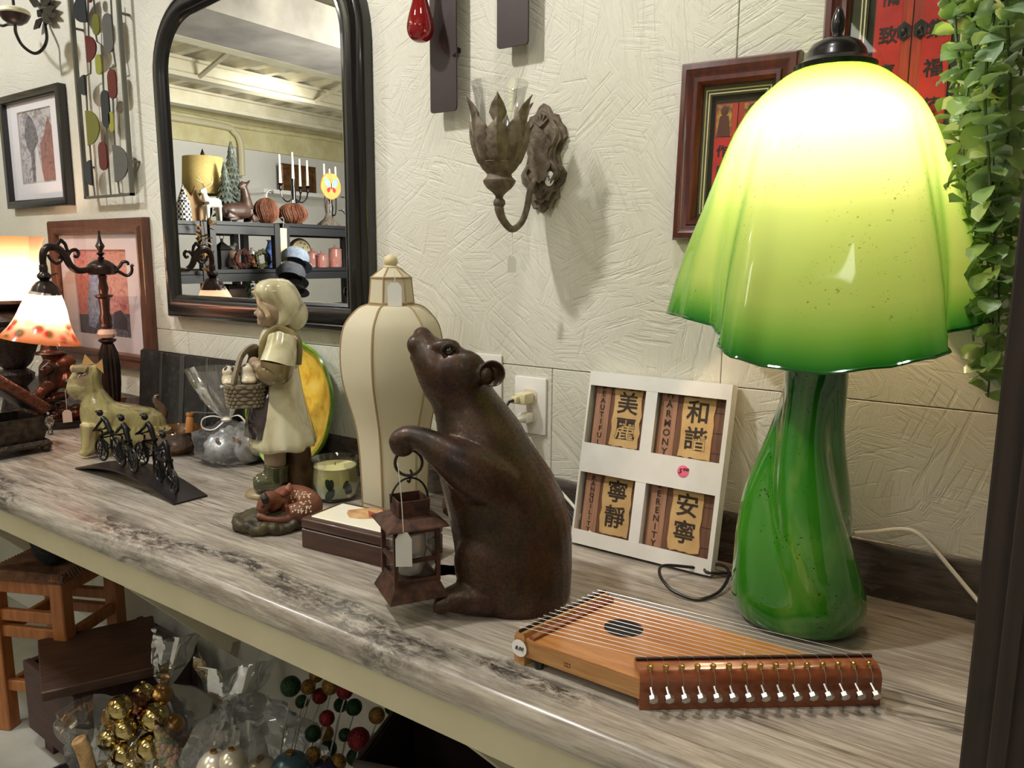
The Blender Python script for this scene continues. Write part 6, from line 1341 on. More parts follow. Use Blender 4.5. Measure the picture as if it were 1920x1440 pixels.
# ================================================================ bags and baskets on the floor
GOLD = pm('mirror_gold', (198, 178, 122), .1, 1); GOLDM = pm('satin_gold', (180, 140, 84), .3, 1); COPB = pm('copper_ball', (150, 104, 84), .12, 1)
F = Fr(onZ(262, 1500, 0))
t = thing('cellophane_bag', 'tied clear bag of shiny gold baubles below the counter, front left', 'bag', F.b, F.rot)
zn = F.p(300, 1288).z; nx = F.p(300, 1288).x; zt_ = F.p(335, 1175).z; zbm = F.p(262, 1460).z
bm = NB(); baglathe(bm, [(.06, max(.002, zbm-.06)), (.12, zbm-.02), (.142, zbm+.04), (.14, zbm+.1), (.118, zbm+.17), (.07, zn-.03), (.022, zn-.004), (.016, zn+.004), (.03, zn+.03), (.05, zn+.08), (.055, zt_-.02), (.06, zt_)], 34, (0, 0, 0), .1, 12, (nx+.055, 0)); ob('film', bm, FILM, t)
bm = NB(); c = V((nx+.0, -.02, zn)); 
for e in ((-.09, .03), (-.06, -.02), (.0, -.1), (.03, -.09), (.012, -.12)): tube(bm, smooth([c, c+V((e[0]*.5, -.03, e[1]*.3+.01)), c+V((e[0], -.05, e[1]))], 4), .0016, 6, sx=2.5)
ob('ribbon', bm, pm('white_curling_ribbon', (226, 222, 214), .5), t)
BM_ = []
for mt in (GOLD, GOLDM, COPB):
    bm = NB(); sph(bm, (0, 0, 0), 1, 20); me = finish(bm, 'ball', True); me.materials.append(mt); BM_.append(me)
bm = NB(); lathe(bm, [(.18, .95), (.2, 1.0), (.2, 1.12), (.05, 1.14)], 10, cap=True); CAPM = finish(bm, 'bauble_cap'); CAPM.materials.append(GOLDM)
rg = random.Random(21)
ORD = ('highest', 'second highest', 'third highest', 'fourth highest', 'fifth highest', 'sixth highest', 'seventh highest', 'eighth highest', 'ninth highest', 'tenth highest', 'eleventh highest', 'twelfth highest', 'thirteenth highest')
wm = Matrix.Translation(F.b) @ Matrix.Rotation(F.rot, 4, 'Z')
cand = [(225, 1328, -.08, .031, 0), (252, 1322, -.06, .031, 2), (290, 1345, -.1, .0335, 0), (235, 1365, -.09, .031, 0), (280, 1400, -.11, .034, 0), (232, 1412, -.09, .03, 0), (322, 1362, -.08, .031, 1), (300, 1305, -.03, .03, 1), (268, 1302, -.03, .028, 0), (205, 1385, -.05, .028, 0), (250, 1436, -.1, .033, 0), (300, 1440, -.09, .032, 0), (335, 1400, -.06, .03, 1), (318, 1425, -.09, .026, 2), (215, 1345, -.02, .03, 1), (260, 1350, .0, .033, 0), (310, 1380, .0, .032, 1), (252, 1390, -.0, .033, 0), (212, 1440, -.06, .03, 0), (345, 1440, -.03, .03, 1)]
for i, (u, v, d, r, k) in enumerate(cand):
    p = wm @ F.p(u, v, d)
    rk = sorted([c for c in cand if c[4] == k], key=lambda c: (c[1], c[0])).index((u, v, d, r, k))
    o = thing('bauble', '%s bauble, %s of its kind inside the tied clear bag' % (('shiny gold', 'dull gold', 'copper')[k], ORD[rk]), 'bauble', p, 0, ('shiny gold baubles in the bag', 'dull gold baubles in the bag', 'copper baubles in the bag')[k])
    o.rotation_euler = (rg.uniform(-1, 1), rg.uniform(-1, 1), rg.uniform(0, 6)); o.scale = (r, r, r)
    for nm_, me in (('ball', BM_[k]), ('bauble_cap', CAPM)): c_ = bpy.data.objects.new(nm_, me); COL.objects.link(c_); c_.parent = o
# cone of pastel popcorn-like beads
F = Fr(onZ(345, 1560, 0))
t = thing('bead_cone', 'cone packet of pastel yellow beads leaning in front of the gold baubles', 'packet', F.b+V((0, 0, F.p(340, 1490).z)), F.rot)
z0 = F.p(340, 1490).z
def C_(u, v, d=0): p = F.p(u, v, d); return V((p.x, p.y, p.z-z0))
bm = NB(); tube(bm, [C_(292, 1362), C_(318, 1400), C_(350, 1450), C_(370, 1500)], [.006, .036, .058, .066], 20, cap=True); ob('film', bm, clear('lilac_film', (240, 234, 248), gloss=.12, haze=.04), t)
PC = [pm('bead_yellow', (236, 216, 120), .6), pm('bead_pink', (236, 190, 160), .6), pm('bead_green', (150, 166, 110), .6)]
for k in range(3):
    bm = NB()
    for i in range(130): f = rg.random()**.6; ctr_ = C_(292+62*f, 1362+110*f, 0); rr = .055*f*math.sqrt(rg.random()); a = rg.uniform(0, 6.28); sph(bm, ctr_+V((rr*math.cos(a), rr*math.sin(a), 0)), .0078, 6)
    ob('beads', bm, PC[k], t, kind='stuff')
# rope handled basket at the far left
F = Fr(onZ(150, 1560, 0))
t = thing('rope_basket', 'dark basket with a twisted straw rope handle at the lower left', 'basket', F.b, F.rot)
STRAW = pm('straw_rope', (196, 160, 110), .8, c2=(150, 116, 76), ns=40)
pts = smooth([F.p(148, 1388, -.05), F.p(156, 1405, -.055), F.p(164, 1430, -.06), F.p(172, 1460, -.06), F.p(178, 1500, -.05)], 9)
bm = NB(); tube(bm, pts, .011, 10); ob('rope_handle', bm, STRAW, t)
bm = NB()
for k in range(len(pts)-1): p = pts[k]; tube(bm, [p+V((.0125*math.cos(a), .0125*math.sin(a), .004*math.cos(a))) for a in [2*PI*j/10 for j in range(10)]], .0038, 5, True)
ob('rope_twist', bm, STRAW, t, kind='stuff')
zb_ = F.p(150, 1480).z; bm = NB(); lathe(bm, [(.001, 0), (.11, 0), (.13, zb_*.6), (.135, zb_), (.128, zb_), (.12, zb_*.6), (.1, .01), (.001, .01)], 28); ob('basket_body', bm, pm('dark_woven_cane', (44, 32, 26), .7, c2=(24, 18, 16), ns=40, bmp=.8, bs=90), t)
bm = NB(); baglathe(bm, [(.03, zb_-.02), (.05, F.p(160, 1420).z), (.06, F.p(160, 1380).z), (.075, F.p(160, 1345).z)], 22, (.03, .02, 0), .2, 5, (.015, 0)); ob('clear_wrap', bm, FILM, t)
# bag with amber jar and bag of pearly ornaments
F = Fr(onZ(405, 1530, 0))
t = thing('cellophane_bag', 'clear bag holding an amber jar, standing behind the gold baubles', 'bag', F.b, F.rot)
zn = F.p(432, 1330).z; nx = F.p(432, 1330).x
bm = NB(); baglathe(bm, [(.05, .004), (.085, .02), (.092, zn*.5), (.08, zn-.06), (.03, zn-.006), (.02, zn), (.04, zn+.03), (.075, zn+.08), (.1, F.p(450, 1215).z)], 34, (0, 0, 0), .14, 33, (nx+.03, 0)); ob('film', bm, FILM, t)
p = wm = Matrix.Translation(F.b) @ Matrix.Rotation(F.rot, 4, 'Z') @ F.p(402, 1400, -.02)
o = thing('amber_jar', 'amber glass jar inside the clear bag below the counter', 'jar', p, (.2, -.5, 0))
bm = NB(); lathe(bm, [(.001, -.05), (.04, -.05), (.044, -.04), (.044, .01), (.03, .03), (.03, .045), (.001, .045)], 24); m, n, l, b = nt('amber_glass'); b.inputs['Base Color'].default_value = lin((190, 96, 24)); b.inputs['Transmission Weight'].default_value = .6; b.inputs['Roughness'].default_value = .05; ob('jar_body', bm, m, o)
bm = NB(); lathe(bm, [(.001, .045), (.034, .045), (.034, .06), (.001, .062)], 24); ob('jar_lid', bm, GOLDM, o)
F = Fr(onZ(480, 1665, 0))
t = thing('cellophane_bag', 'crumpled clear bag of pearly ornaments at the bottom centre, under the counter', 'bag', F.b, F.rot)
bm = NB(); zt_ = F.p(480, 1330).z; baglathe(bm, [(.08, .004), (.12, .03), (.14, zt_*.5), (.13, zt_*.75), (.1, zt_*.9), (.07, zt_)], 40, (0, 0, 0), .2, 44); ob('film', bm, FILM, t)
for i, (u, v, d, r, c, nm_) in enumerate(((402, 1440, -.12, .034, (214, 204, 186), 'pearl white'), (435, 1432, -.13, .03, (206, 196, 176), 'cream'), (545, 1448, -.12, .042, (70, 92, 104), 'teal'), (490, 1452, -.1, .036, (190, 180, 164), 'grey'), (610, 1452, -.08, .036, (60, 60, 84), 'dark blue'))):
    p = Matrix.Translation(F.b) @ Matrix.Rotation(F.rot, 4, 'Z') @ F.p(u, v, d)
    o = thing('bauble', '%s bauble in the crumpled bag at the bottom edge of the photo' % nm_, 'bauble', p); o.scale = (r, r, r)
    bm = NB(); sph(bm, (0, 0, 0), 1, 24); ob('ball', bm, pm('bauble_' + nm_.replace(' ', '_'), c, .22, .5), o)
    c_ = bpy.data.objects.new('bauble_cap', CAPM); COL.objects.link(c_); c_.parent = o
# glitter ball picks
GL = {}
for nm_, c, c2 in (('green', (24, 62, 22), (10, 26, 10)), ('gold', (150, 112, 44), (84, 58, 22)), ('red', (124, 12, 22), (58, 6, 12))):
    GL[nm_] = pm('glitter_' + nm_, c, .3, .6, c2, 220, bmp=1, bs=240, bd=.004)
F = Fr(onZ(650, 1640, 0)); wm = Matrix.Translation(F.b) @ Matrix.Rotation(F.rot, 4, 'Z')
PICKS = ((480, 410, 66, 'green'), (605, 415, 50, 'gold'), (665, 330, 50, 'gold'), (765, 410, 56, 'gold'), (870, 440, 56, 'red'), (690, 480, 52, 'red'), (840, 545, 50, 'green'), (935, 560, 56, 'green'), (740, 640, 52, 'red'), (640, 750, 56, 'green'), (735, 750, 54, 'gold'), (1100, 620, 56, 'gold'), (970, 790, 76, 'red'), (1110, 790, 50, 'gold'), (750, 860, 62, 'green'), (870, 760, 44, 'green'), (640, 900, 50, 'gold'), (1060, 920, 56, 'gold'), (940, 920, 60, 'green'), (1200, 570, 40, 'green'), (820, 960, 56, 'gold'), (1240, 840, 40, 'gold'), (560, 520, 46, 'green'))
LFT = ('leftmost', 'second from left', 'third from left', 'fourth from left', 'fifth from left', 'sixth from left', 'seventh from left', 'eighth from left', 'ninth from left', 'tenth from left', 'rightmost')
for i, (x, y, r, cn) in enumerate(PICKS):
    rk = sorted([(q[0], q[1]) for q in PICKS if q[3] == cn]).index((x, y))
    u, v = 420+x/3.84, 1180+y/3.84; d = (-.05, .0, .05, -.02)[i % 4]
    lp_ = F.p(u, v, d); p = wm @ lp_; rr = r/3.84*.00125
    o = thing('glitter_pick', '%s glitter ball, %s of its colour in the bunch under the counter' % (cn, LFT[rk]), 'ornament', p, 0, '%s glitter ball picks' % cn)
    bm = NB(); sph(bm, (0, 0, 0), rr, 14); ob('glitter_ball', bm, GL[cn], o)
    bm = NB(); e = V((-.03-.012*(i % 3), -.01, -.16)); tube(bm, [V((0, 0, -rr*.9)), e*.5, e], .0016, 5); ob('stem', bm, pm('clear_grey_stem', (150, 146, 138), .3) if i == 0 else bpy.data.materials['clear_grey_stem'], o)
# dark woven basket
F = Fr(onZ(850, 1800, 0))
t = thing('woven_basket', 'dark brown woven strip basket at the bottom under the counter', 'basket', F.b, F.rot)
zt_ = F.p(830, 1385).z; S1 = pm('dark_cane_strip', (36, 26, 22), .5); S2 = pm('pale_cane_strip', (120, 104, 84), .6)
cx_ = F.p(860, 1400).x; hwx, hwy = .15, .12
M_ = rz(-.35)
bm = NB(); loft(bm, [[M_ @ V((sx*hwx*k, sy*hwy*k, z)) + V((cx_, 0, 0)) for sx, sy in ((-1, -1), (1, -1), (1, 1), (-1, 1))] for k, z in ((.8, 0), (1, zt_), (.96, zt_), (.78, .012))]); ob('basket_body', bm, S1, t, sm=False)
for j in range(5):
    for i in range(9):
        z = zt_*(.35+.13*j); k = .8+.2*z/zt_
        for fx in (0, 1):
            p = M_ @ (V((-hwx*k+2*hwx*k*(i+.5)/9, -hwy*k-.001, z)) if fx == 0 else V((-hwx*k-.001, -hwy*k+2*hwy*k*(i+.5)/9, z)))
            bm = NB(); box(bm, p+V((cx_, 0, 0)), (.03 if fx == 0 else .003, .003 if fx == 0 else .024, zt_*.1), M_, .001); ob('cane_strip', bm, S2 if (i+j) % 4 == 0 and j > 2 else S1, t, sm=False)
bm = NB(); tube(bm, [M_ @ V((sx*hwx*1.01, sy*hwy*1.01, zt_)) + V((cx_, 0, 0)) for sx, sy in ((-1, -1), (1, -1), (1, 1), (-1, 1))], .008, 8, True); ob('rim', bm, S1, t)
# ================================================================ the shop behind, seen in the mirror
YM = W-.026
def MW(x, y, X=-3.9):
    """a sight line from crop coordinates, bounced off the mirror, meets the plane X"""
    p = onX(330+x/3.891, 230+y/3.891, X); return V((p.x, 2*YM-p.y, p.z))
XS, PXM = -3.92, .00083
SHB = pm('black_shelf_steel', (14, 15, 20), .5)
zs_ = {0: 1.575, 1: 1.302, 2: 1.04, 3: .6, 4: .15}
def shelf(lab, y0, y1, dz):
    t = thing('shelf_unit', lab, 'shelf', (-4.13, (y0+y1)/2, 0)); L = abs(y1-y0)
    for k, z in zs_.items():
        bm = NB(); box(bm, (0, 0, z+dz-.012), (.44, L, .024)); ob('shelf_board', bm, SHB, t, sm=False)
        for x in (-.21, .21): bm = NB(); box(bm, (x, 0, z+dz-.045), (.02, L-.004, .05)); ob('shelf_rail', bm, SHB, t, sm=False)
    for x in (-.205, .205):
        for y in (-L/2+.022, L/2-.022): bm = NB(); box(bm, (x, y, (zs_[0]+dz)/2), (.04, .04, zs_[0]+dz), bev=.002); ob('post', bm, SHB, t, sm=False)
    return t
shelf('black metal shelf unit at the left in the mirror', .62, -.125, .0); shelf('black metal shelf unit in the middle of the mirror', -.135, -.62, .006); shelf('black metal shelf unit at the right in the mirror', -.65, -1.55, .012)
def mt(name, lab, cat, x, lev, X=-4.08, group=None, ybase=None):
    z = zs_[lev]+.006+(.0065 if x > 750 else (.0005 if x > 270 else -.0055)); zq = zs_[lev]
    yb = MW(x, ybase or 700, X).y; z = zq + (0 if x < 260 else .006 if x < 745 else .012)
    return thing(name, lab, cat, (X, yb, z), -PI/2, group)
def H(y, t): return MW(700, y, t.location.x).z - t.location.z
k4 = PXM
# lamp with burlap drum
t = mt('table_lamp', 'dark lamp with a burlap drum shade, in the mirror', 'lamp', 220, 0, -4.2)
bm = NB(); z0, z1 = .17, .385; lathe(bm, [(.125, z0), (.112, z1)], 36); ob('drum_shade', bm, pm('burlap', (214, 190, 120), .85, c2=(196, 170, 104), ns=90, stretch=(1, 1, 3)), t, solid=.003)
bm = NB(); lathe(bm, [(.001, 0), (.06, 0), (.06, .01), (.02, .02), (.035, .06), (.04, .1), (.016, .14), (.012, .2), (.012, z1+.02), (.001, z1+.05)], 20); ob('lamp_base', bm, BRONZE, t)
# silver trees with reclining deer
TREE = pm('silvered_green_resin', (96, 108, 100), .3, .5, (150, 156, 148), 40)
def tree(x, lab, h, r, lay, X):
    t = mt('tree_figurine', lab, 'figurine', x, 0, X, 'silver green tree figurines'); bm = NB(); lathe(bm, [(.001, 0), (.03, 0), (.014, .012), (.011, h*.3), (.001, h*.98)], 10); ob('trunk', bm, BRONZE, t)
    for k in range(lay):
        f = k/lay; bm = NB(); N = 14; zz_ = h*(.1+.86*f); rr = r*(1-f)+.012; dz_ = h/lay*1.5
        for i in range(N):
            a = 2*PI*(i+.5*(k % 2))/N; d = V((math.cos(a), math.sin(a), 0)); s = V((-d.y, d.x, 0)); wv = rr*.22
            loft(bm, [[d*.004+V((0, 0, zz_+dz_)), d*.005+s*.002+V((0, 0, zz_+dz_)), d*.004+V((0, 0, zz_+dz_-.004))], [d*rr*.7-s*wv+V((0, 0, zz_+dz_*.35)), d*rr*.7+s*wv+V((0, 0, zz_+dz_*.35)), d*rr*.66+V((0, 0, zz_+dz_*.22))], [d*rr-s*.003+V((0, 0, zz_)), d*rr+s*.003+V((0, 0, zz_)), d*rr*.97+V((0, 0, zz_-.004))]])
        ob('branches', bm, TREE, t, sm=False)
tree(425, 'taller silvery green resin tree on the shelf in the mirror', .475, .095, 11, -4.14); tree(372, 'shorter silvery green resin tree on the shelf in the mirror', .33, .07, 8, -4.02)
t = mt('deer_figurine', 'dark brown reclining deer figurine before the trees, in the mirror', 'figurine', 450, 0, -3.98)
u = .00081; X0 = lambda x: (x-450)*u; Z0 = lambda y: (702-y)*u
bm = NB(); tube(bm, smooth([(X0(315), 0, .05), (X0(380), 0, .062), (X0(470), 0, .066), (X0(530), 0, .075)], 4), [.035, .05, .05, .045], 14); tube(bm, smooth([(X0(530), 0, .08), (X0(525), 0, .15), (X0(515), 0, .2)], 4), [.045, .028, .022], 14); tube(bm, [(X0(530), 0, .22), (X0(500), 0, .215), (X0(470), 0, .2)], [.02, .022, .012], 12)
for s in (-1, 1):
    tube(bm, smooth([(X0(540), s*.03, .04), (X0(590), s*.035, .02), (X0(540), s*.045, .012)], 4), [.02, .012, .008], 10); tube(bm, smooth([(X0(340), s*.03, .04), (X0(400), s*.055, .02), (X0(330), s*.06, .012)], 4), [.03, .014, .008], 10); tube(bm, [(X0(525), s*.018, .225), (X0(535), s*.04, .245)], [.01, .004], 8)
me = fuse(bm, .005, 3)
for v_ in me.vertices: v_.co.z = max(v_.co.z, 0)
ob('body', me, pm('dark_brown_resin', (74, 52, 42), .4, c2=(52, 36, 30), ns=20), t)
t = mt('reindeer_figurine', 'white standing reindeer figurine with antlers, in the mirror', 'figurine', 265, 0, -3.99)
bm = NB(); tube(bm, smooth([(-.03, 0, .1), (.02, 0, .105), (.05, 0, .1)], 3), [.028, .03, .026], 12); tube(bm, smooth([(-.03, 0, .11), (-.042, 0, .145), (-.04, 0, .17)], 3), [.024, .016, .014], 10); tube(bm, [(-.035, 0, .175), (-.068, 0, .16)], [.015, .009], 10)
for x in (-.035, .045):
    for s in (-.015, .015): tube(bm, [(x, s, .09), (x, s, 0)], [.014, .008], 8)
ob('body', fuse(bm, .004, 2), pm('white_resin', (206, 200, 186), .5), t)
for s in (-1, 1): bm = NB(); tube(bm, smooth([(-.035, s*.008, .185), (-.02+s*.01, s*.03, .21), (-.03+s*.02, s*.04, .25)], 4), [.005, .004, .002], 6); tube(bm, [(-.02+s*.01, s*.03, .212), (-.05+s*.01, s*.035, .23)], [.004, .002], 6); ob('antler', bm, pm('pale_gold_antler', (206, 190, 140), .4), t)
# checked figure and leaf card at the left
t = mt('checked_cone_figure', 'black and white checked cone figure at the far left shelf end, in the mirror', 'figurine', 62, 0, -4.0)
m, n, l, b = nt('check_cloth'); ck = n.new('ShaderNodeTexChecker'); ck.inputs['Scale'].default_value = 70; ck.inputs[1].default_value = lin((230, 228, 222)); ck.inputs[2].default_value = lin((30, 30, 32)); l.new(coords(n, l), ck.inputs[0]); l.new(ck.outputs[0], b.inputs['Base Color'])
bm = NB(); lathe(bm, [(.001, 0), (.04, 0), (.036, .1), (.001, .2)], 20); ob('cone', bm, m, t); bm = NB(); sph(bm, (0, 0, .09), (.036, .036, .03), 12); ob('collar', bm, WHITE, t)
t = mt('leaf_panel', 'tan cut out leaf shaped panel standing by the burlap lamp, in the mirror', 'ornament', 140, 0, -4.05)
bm = NB(); prism(bm, [(-.05, 0), (.05, 0), (.05, .1), (.07, .18), (.03, .14), (.01, .2), (-.02, .14), (-.06, .19), (-.05, .1)], -.005, .005); ob('panel', bm, pm('tan_board', (150, 118, 78), .7), t, sm=False)
t = mt('dried_garland', 'golden dried leaf garland hanging down the black shelf post, in the mirror', 'garland', 195, 0, -3.86)
LFM = None; bm = NB(); tube(bm, smooth([(0, 0, .01), (.01, 0, -.1), (-.005, .0, -.2), (.01, 0, -.27)], 4), .003, 6); ob('stem', bm, BRONZE, t); rg = random.Random(3)
GM = pm('dried_gold_leaf', (150, 116, 66), .7, c2=(112, 84, 48), ns=30)
bm = NB(); loft(bm, [[V((q*w_*.5, f, .1*abs(q))) for q in (-1, 0, 1)] for f, w_ in ((0, .1), (.4, .7), (1, .05))], False, False); LFM = finish(bm, 'leaf'); LFM.materials.append(GM)
for k in range(34):
    o = bpy.data.objects.new('leaf', LFM); COL.objects.link(o); o.parent = t; o.location = (rg.uniform(-.03, .03), rg.uniform(0, .03), rg.uniform(-.28, .0)); s = rg.uniform(.03, .05); o.scale = (s, s, s); o.rotation_euler = (rg.uniform(-1, 1), rg.uniform(-1, 1), rg.uniform(0, 6))
# straw pumpkins
STR = pm('rust_straw', (120, 72, 46), .7, c2=(86, 48, 32), ns=50)
for x, lab, rx_, h in ((662, 'taller rusty straw pumpkin with a curled grey stem, in the mirror', .073, .155), (855, 'wider rusty straw pumpkin, in the mirror', .088, .13)):
    t = mt('straw_pumpkin', lab, 'pumpkin', x, 0, -4.0, 'straw pumpkins'); bm = NB(); sph(bm, (0, 0, h*.5), (rx_*.93, rx_*.93, h*.48), 20); ob('core', bm, STR, t); bm = NB()
    for k in range(72):
        a = 2*PI*k/72+rg.uniform(-.04, .04); j = rg.uniform(.97, 1.05); tube(bm, [(rx_*j*math.cos(p)*math.cos(a+.1*math.sin(3*p)), rx_*j*math.cos(p)*math.sin(a+.1*math.sin(3*p)), h*.5+h*.5*math.sin(p)) for p in [-1.5+3*i/8 for i in range(9)]], .0028, 4)
    ob('straw', bm, STR, t, kind='stuff')
    bm = NB(); tube(bm, smooth([(0, 0, h*.95), (.004, 0, h+.02), (.02, 0, h+.042), (.045, 0, h+.045), (.06, 0, h+.03)], 4) if rx_ < .08 else [(0, 0, h*.95), (.003, 0, h+.02)], [.006, .004, .005, .009, .005], 8); ob('stem', bm, STEEL, t)
# candelabra
WAX = pm('white_taper_wax', (238, 234, 222), .45)
def candelabra(x, lab, X, arms, hz):
    t = mt('candelabra', lab, 'candelabra', x, 0, X); bm = NB(); lathe(bm, [(.001, 0), (.06, 0), (.055, .015), (.02, .03), (.014, .1), (.02, .14), (.012, .18), (.017, .22), (.011, .26), (.019, hz-.01), (.019, hz), (.001, hz)], 16); ob('stem', bm, BLACK, t)
    tops = [(0, 0, hz, .17)]
    for ax_, ay_, z, L in arms:
        bm = NB(); tube(bm, smooth([(0, 0, hz-.12), (ax_*.5, ay_*.5, hz-.15), (ax_*.9, ay_*.9, hz-.12), (ax_, ay_, z-.02)], 4), .005, 8); lathe(bm, [(.004, z-.05), (.013, z-.03), (.009, z-.015), (.02, z-.004), (.016, z), (.001, z)], 12, (ax_, ay_, 0)); ob('arm', bm, BLACK, t); tops.append((ax_, ay_, z, L))
    for i, (a, b_, z, L) in enumerate(tops):
        w = Matrix.Translation(t.location) @ Matrix.Rotation(-PI/2, 4, 'Z') @ V((a, b_, z)); bm = NB(); lathe(bm, [(.001, 0), (.0105, 0), (.006, L), (.001, L+.004)], 10)
        c = thing('taper_candle', 'white taper on the %s of the candelabra %s, in the mirror' % (('centre stem', 'left arm', 'right arm', 'front arm')[i], 'behind the pumpkins' if hz > .3 else 'behind the butterfly disc'), 'candle', w, 0, 'white taper candles in the mirror'); ob('wax', bm, WAX, c)
        bm = NB(); tube(bm, [(0, 0, L), (0, 0, L+.008)], .001, 5); ob('wick', bm, INK, c)
candelabra(865, 'black candelabra with white tapers behind the straw pumpkins, in the mirror', -4.2, [(-.105, 0, .27, .18), (.095, .03, .265, .165), (.1, -.05, .265, .18)], .305)
candelabra(1130, 'black candelabra behind the butterfly disc, in the mirror', -4.28, [(-.05, 0, .29, .15), (.055, 0, .27, .16)], .24)
# butterfly disc on stand
t = mt('butterfly_plaque', 'round tan wooden disc with a blue butterfly on a feathered stand, in the mirror', 'plaque', 1112, 0, -3.98)
bm = NB(); lathe(bm, [(.001, 0), (.075, 0), (.07, .012), (.03, .045), (.016, .075), (.011, .1), (.02, .125), (.011, .15), (.001, .17)], 24, wob=lambda a, k: 1+.05*math.cos(13*a)); ob('stand', bm, pm('grey_brown_feather_stand', (92, 82, 70), .7, c2=(62, 54, 46), ns=40), t)
zc = .255; Mx_ = Matrix.Rotation(-PI/2, 3, 'X')
bm = NB(); lathe(bm, [(.001, -.006), (.083, -.006), (.086, 0), (.083, .006), (.001, .006)], 30, (.01, .02, zc), Mx_, wob=lambda a, k: 1+.015*math.sin(5*a)); disc = ob('disc', bm, pm('tan_leather_disc', (190, 140, 74), .55, c2=(170, 120, 60), ns=20), t)
BLU = pm('blue_wing_paint', (84, 128, 168), .6, c2=(130, 170, 196), ns=60); REDW = pm('red_wing_paint', (176, 34, 36), .6)
for s in (-1, 1):
    for pts, mt_ in (([(.006, -.004), (.014, .03), (.048, .052), (.058, .04), (.05, .01), (.03, -.012)], BLU), ([(.006, -.008), (.03, -.014), (.04, -.03), (.028, -.046), (.012, -.034)], REDW)):
        bm = NB(); prism(bm, [(.01+s*x, zc+z+.002) for x, z in pts], .026, .0275); ob('painted_wing', bm, mt_, disc, sm=False)
bm = NB(); tube(bm, [(.01, .0275, zc-.02), (.01, .0275, zc+.02)], .0025, 6); ob('painted_body', bm, INK, disc)
# wall shelf with carved tray on the left wall
t = thing('wall_shelf', 'white wall shelf high on the end wall, in the mirror', 'shelf', (-6.85, MW(860, 500, -6.85).y, MW(860, 510, -6.85).z), -PI/2)
bm = NB(); box(bm, (0, 0, -.02), (1.0, .29, .04)); ob('board', bm, WHITE, t, sm=False)
bm = NB(); box(bm, (-.44, -.02, -.18), (.04, .24, .28)); ob('bracket', bm, WHITE, t, sm=False)
t = thing('carved_tray', 'gilt brown carved tray leaning on the white wall shelf, in the mirror', 'tray', (-6.85, MW(890, 480, -6.85).y, t.location.z+.002), (0, 0, -PI/2))
GB = pm('gilt_brown_carving', (122, 82, 42), .45, .4, (84, 54, 30), 20, bmp=.6, bs=40)
bm = NB(); box(bm, (0, 0, .14), (.46, .03, .28)); ob('tray_back', bm, GB, t, sm=False)
bm = NB(); sweep2(bm, [(-.24, 0), (.24, 0), (.24, .29), (-.24, .29)], [(0, -.015), (0, .02), (.02, .034), (.05, .026), (.05, -.015)], lambda x, z, y: (x, -y, z)); ob('tray_rim', bm, GB, t)
# black plate stand at right
t = mt('tiered_stand', 'black wire stand with small plates at the right of the mirror', 'stand', 1262, 0, -4.1)
bm = NB(); tube(bm, [(0, 0, 0), (0, 0, .25)], .004, 6); lathe(bm, [(.001, 0), (.04, 0), (.04, .004), (.001, .005)], 16); ob('pole', bm, BLACK, t)
for x, z in ((-.035, .2), (-.055, .11), (.035, .15)):
    bm = NB(); tube(bm, smooth([(0, 0, z-.03), (x*.6, 0, z-.02), (x, 0, z)], 4), .003, 6); lathe(bm, [(.001, z), (.034, z+.004), (.034, z+.008), (.001, z+.005)], 16, (x, 0, 0)); ob('plate_arm', bm, BLACK, t)
# middle shelf
t = mt('mantel_clock', 'round cream faced clock on the middle shelf, in the mirror', 'clock', 895, 1, -4.25)
bm = NB(); lathe(bm, [(.001, -.015), (.092, -.015), (.096, 0), (.09, .014), (.08, .01), (.001, .008)], 36, (0, 0, .1), Mx_); ob('clock_case', bm, pm('bronze_rim', (110, 84, 56), .4, .5), t)
bm = NB(); lathe(bm, [(.001, .009), (.08, .011), (.08, .013), (.001, .0135)], 36, (0, 0, .1), Mx_); ob('clock_face', bm, pm('aged_cream_face', (206, 192, 152), .6), t)
for k, s in enumerate(('XII', 'I', 'II', 'III', 'IV', 'V', 'VI', 'VII', 'VIII', 'IX', 'X', 'XI')):
    a = PI/2-2*PI*k/12; text(s, .022, INK, t, (-.064*math.cos(a), .0142, .1+.064*math.sin(a)), (PI/2, 0, PI), 'numeral')
bm = NB(); box(bm, (.012, .0155, .118), (.004, .001, .04), ry(.3)); box(bm, (-.02, .0155, .1), (.05, .001, .004)); ob('clock_hands', bm, INK, t, kind='stuff', sm=False)
PINK = clear('pink_jar_glass', (226, 176, 168), gloss=.2, haze=.3, hazec=(206, 150, 140))
for x, r, h, lab in ((985, .034, .09, 'left pink glass lidded jar on the middle shelf, in the mirror'), (1055, .036, .075, 'small front pink glass lidded jar on the middle shelf, in the mirror'), (1152, .044, .115, 'largest pink glass lidded jar on the middle shelf, in the mirror')):
    t = mt('glass_jar', lab, 'jar', x, 1, -3.99 if x == 1055 else -4.05, 'pink glass jars'); bm = NB(); lathe(bm, [(.001, .002), (r*.95, .002), (r, .01), (r, h*.85), (r*.94, h)], 24); ob('jar_body', bm, PINK, t)
    bm = NB(); lathe(bm, [(r*1.05, h), (r*1.05, h+.006), (r*.6, h+.016), (.006, h+.02), (.01, h+.03), (.001, h+.036)], 24); ob('jar_lid', bm, PINK, t)
t = mt('blue_vase', 'shiny blue vase on the middle shelf, in the mirror', 'vase', 690, 1, -4.15)
bm = NB(); lathe(bm, [(.001, 0), (.03, 0), (.05, .05), (.052, .1), (.03, .15), (.026, .17), (.036, .18)], 24); ob('vase_body', bm, pm('cobalt_glaze', (44, 64, 140), .1, c2=(120, 150, 210), ns=30, coat=1), t)
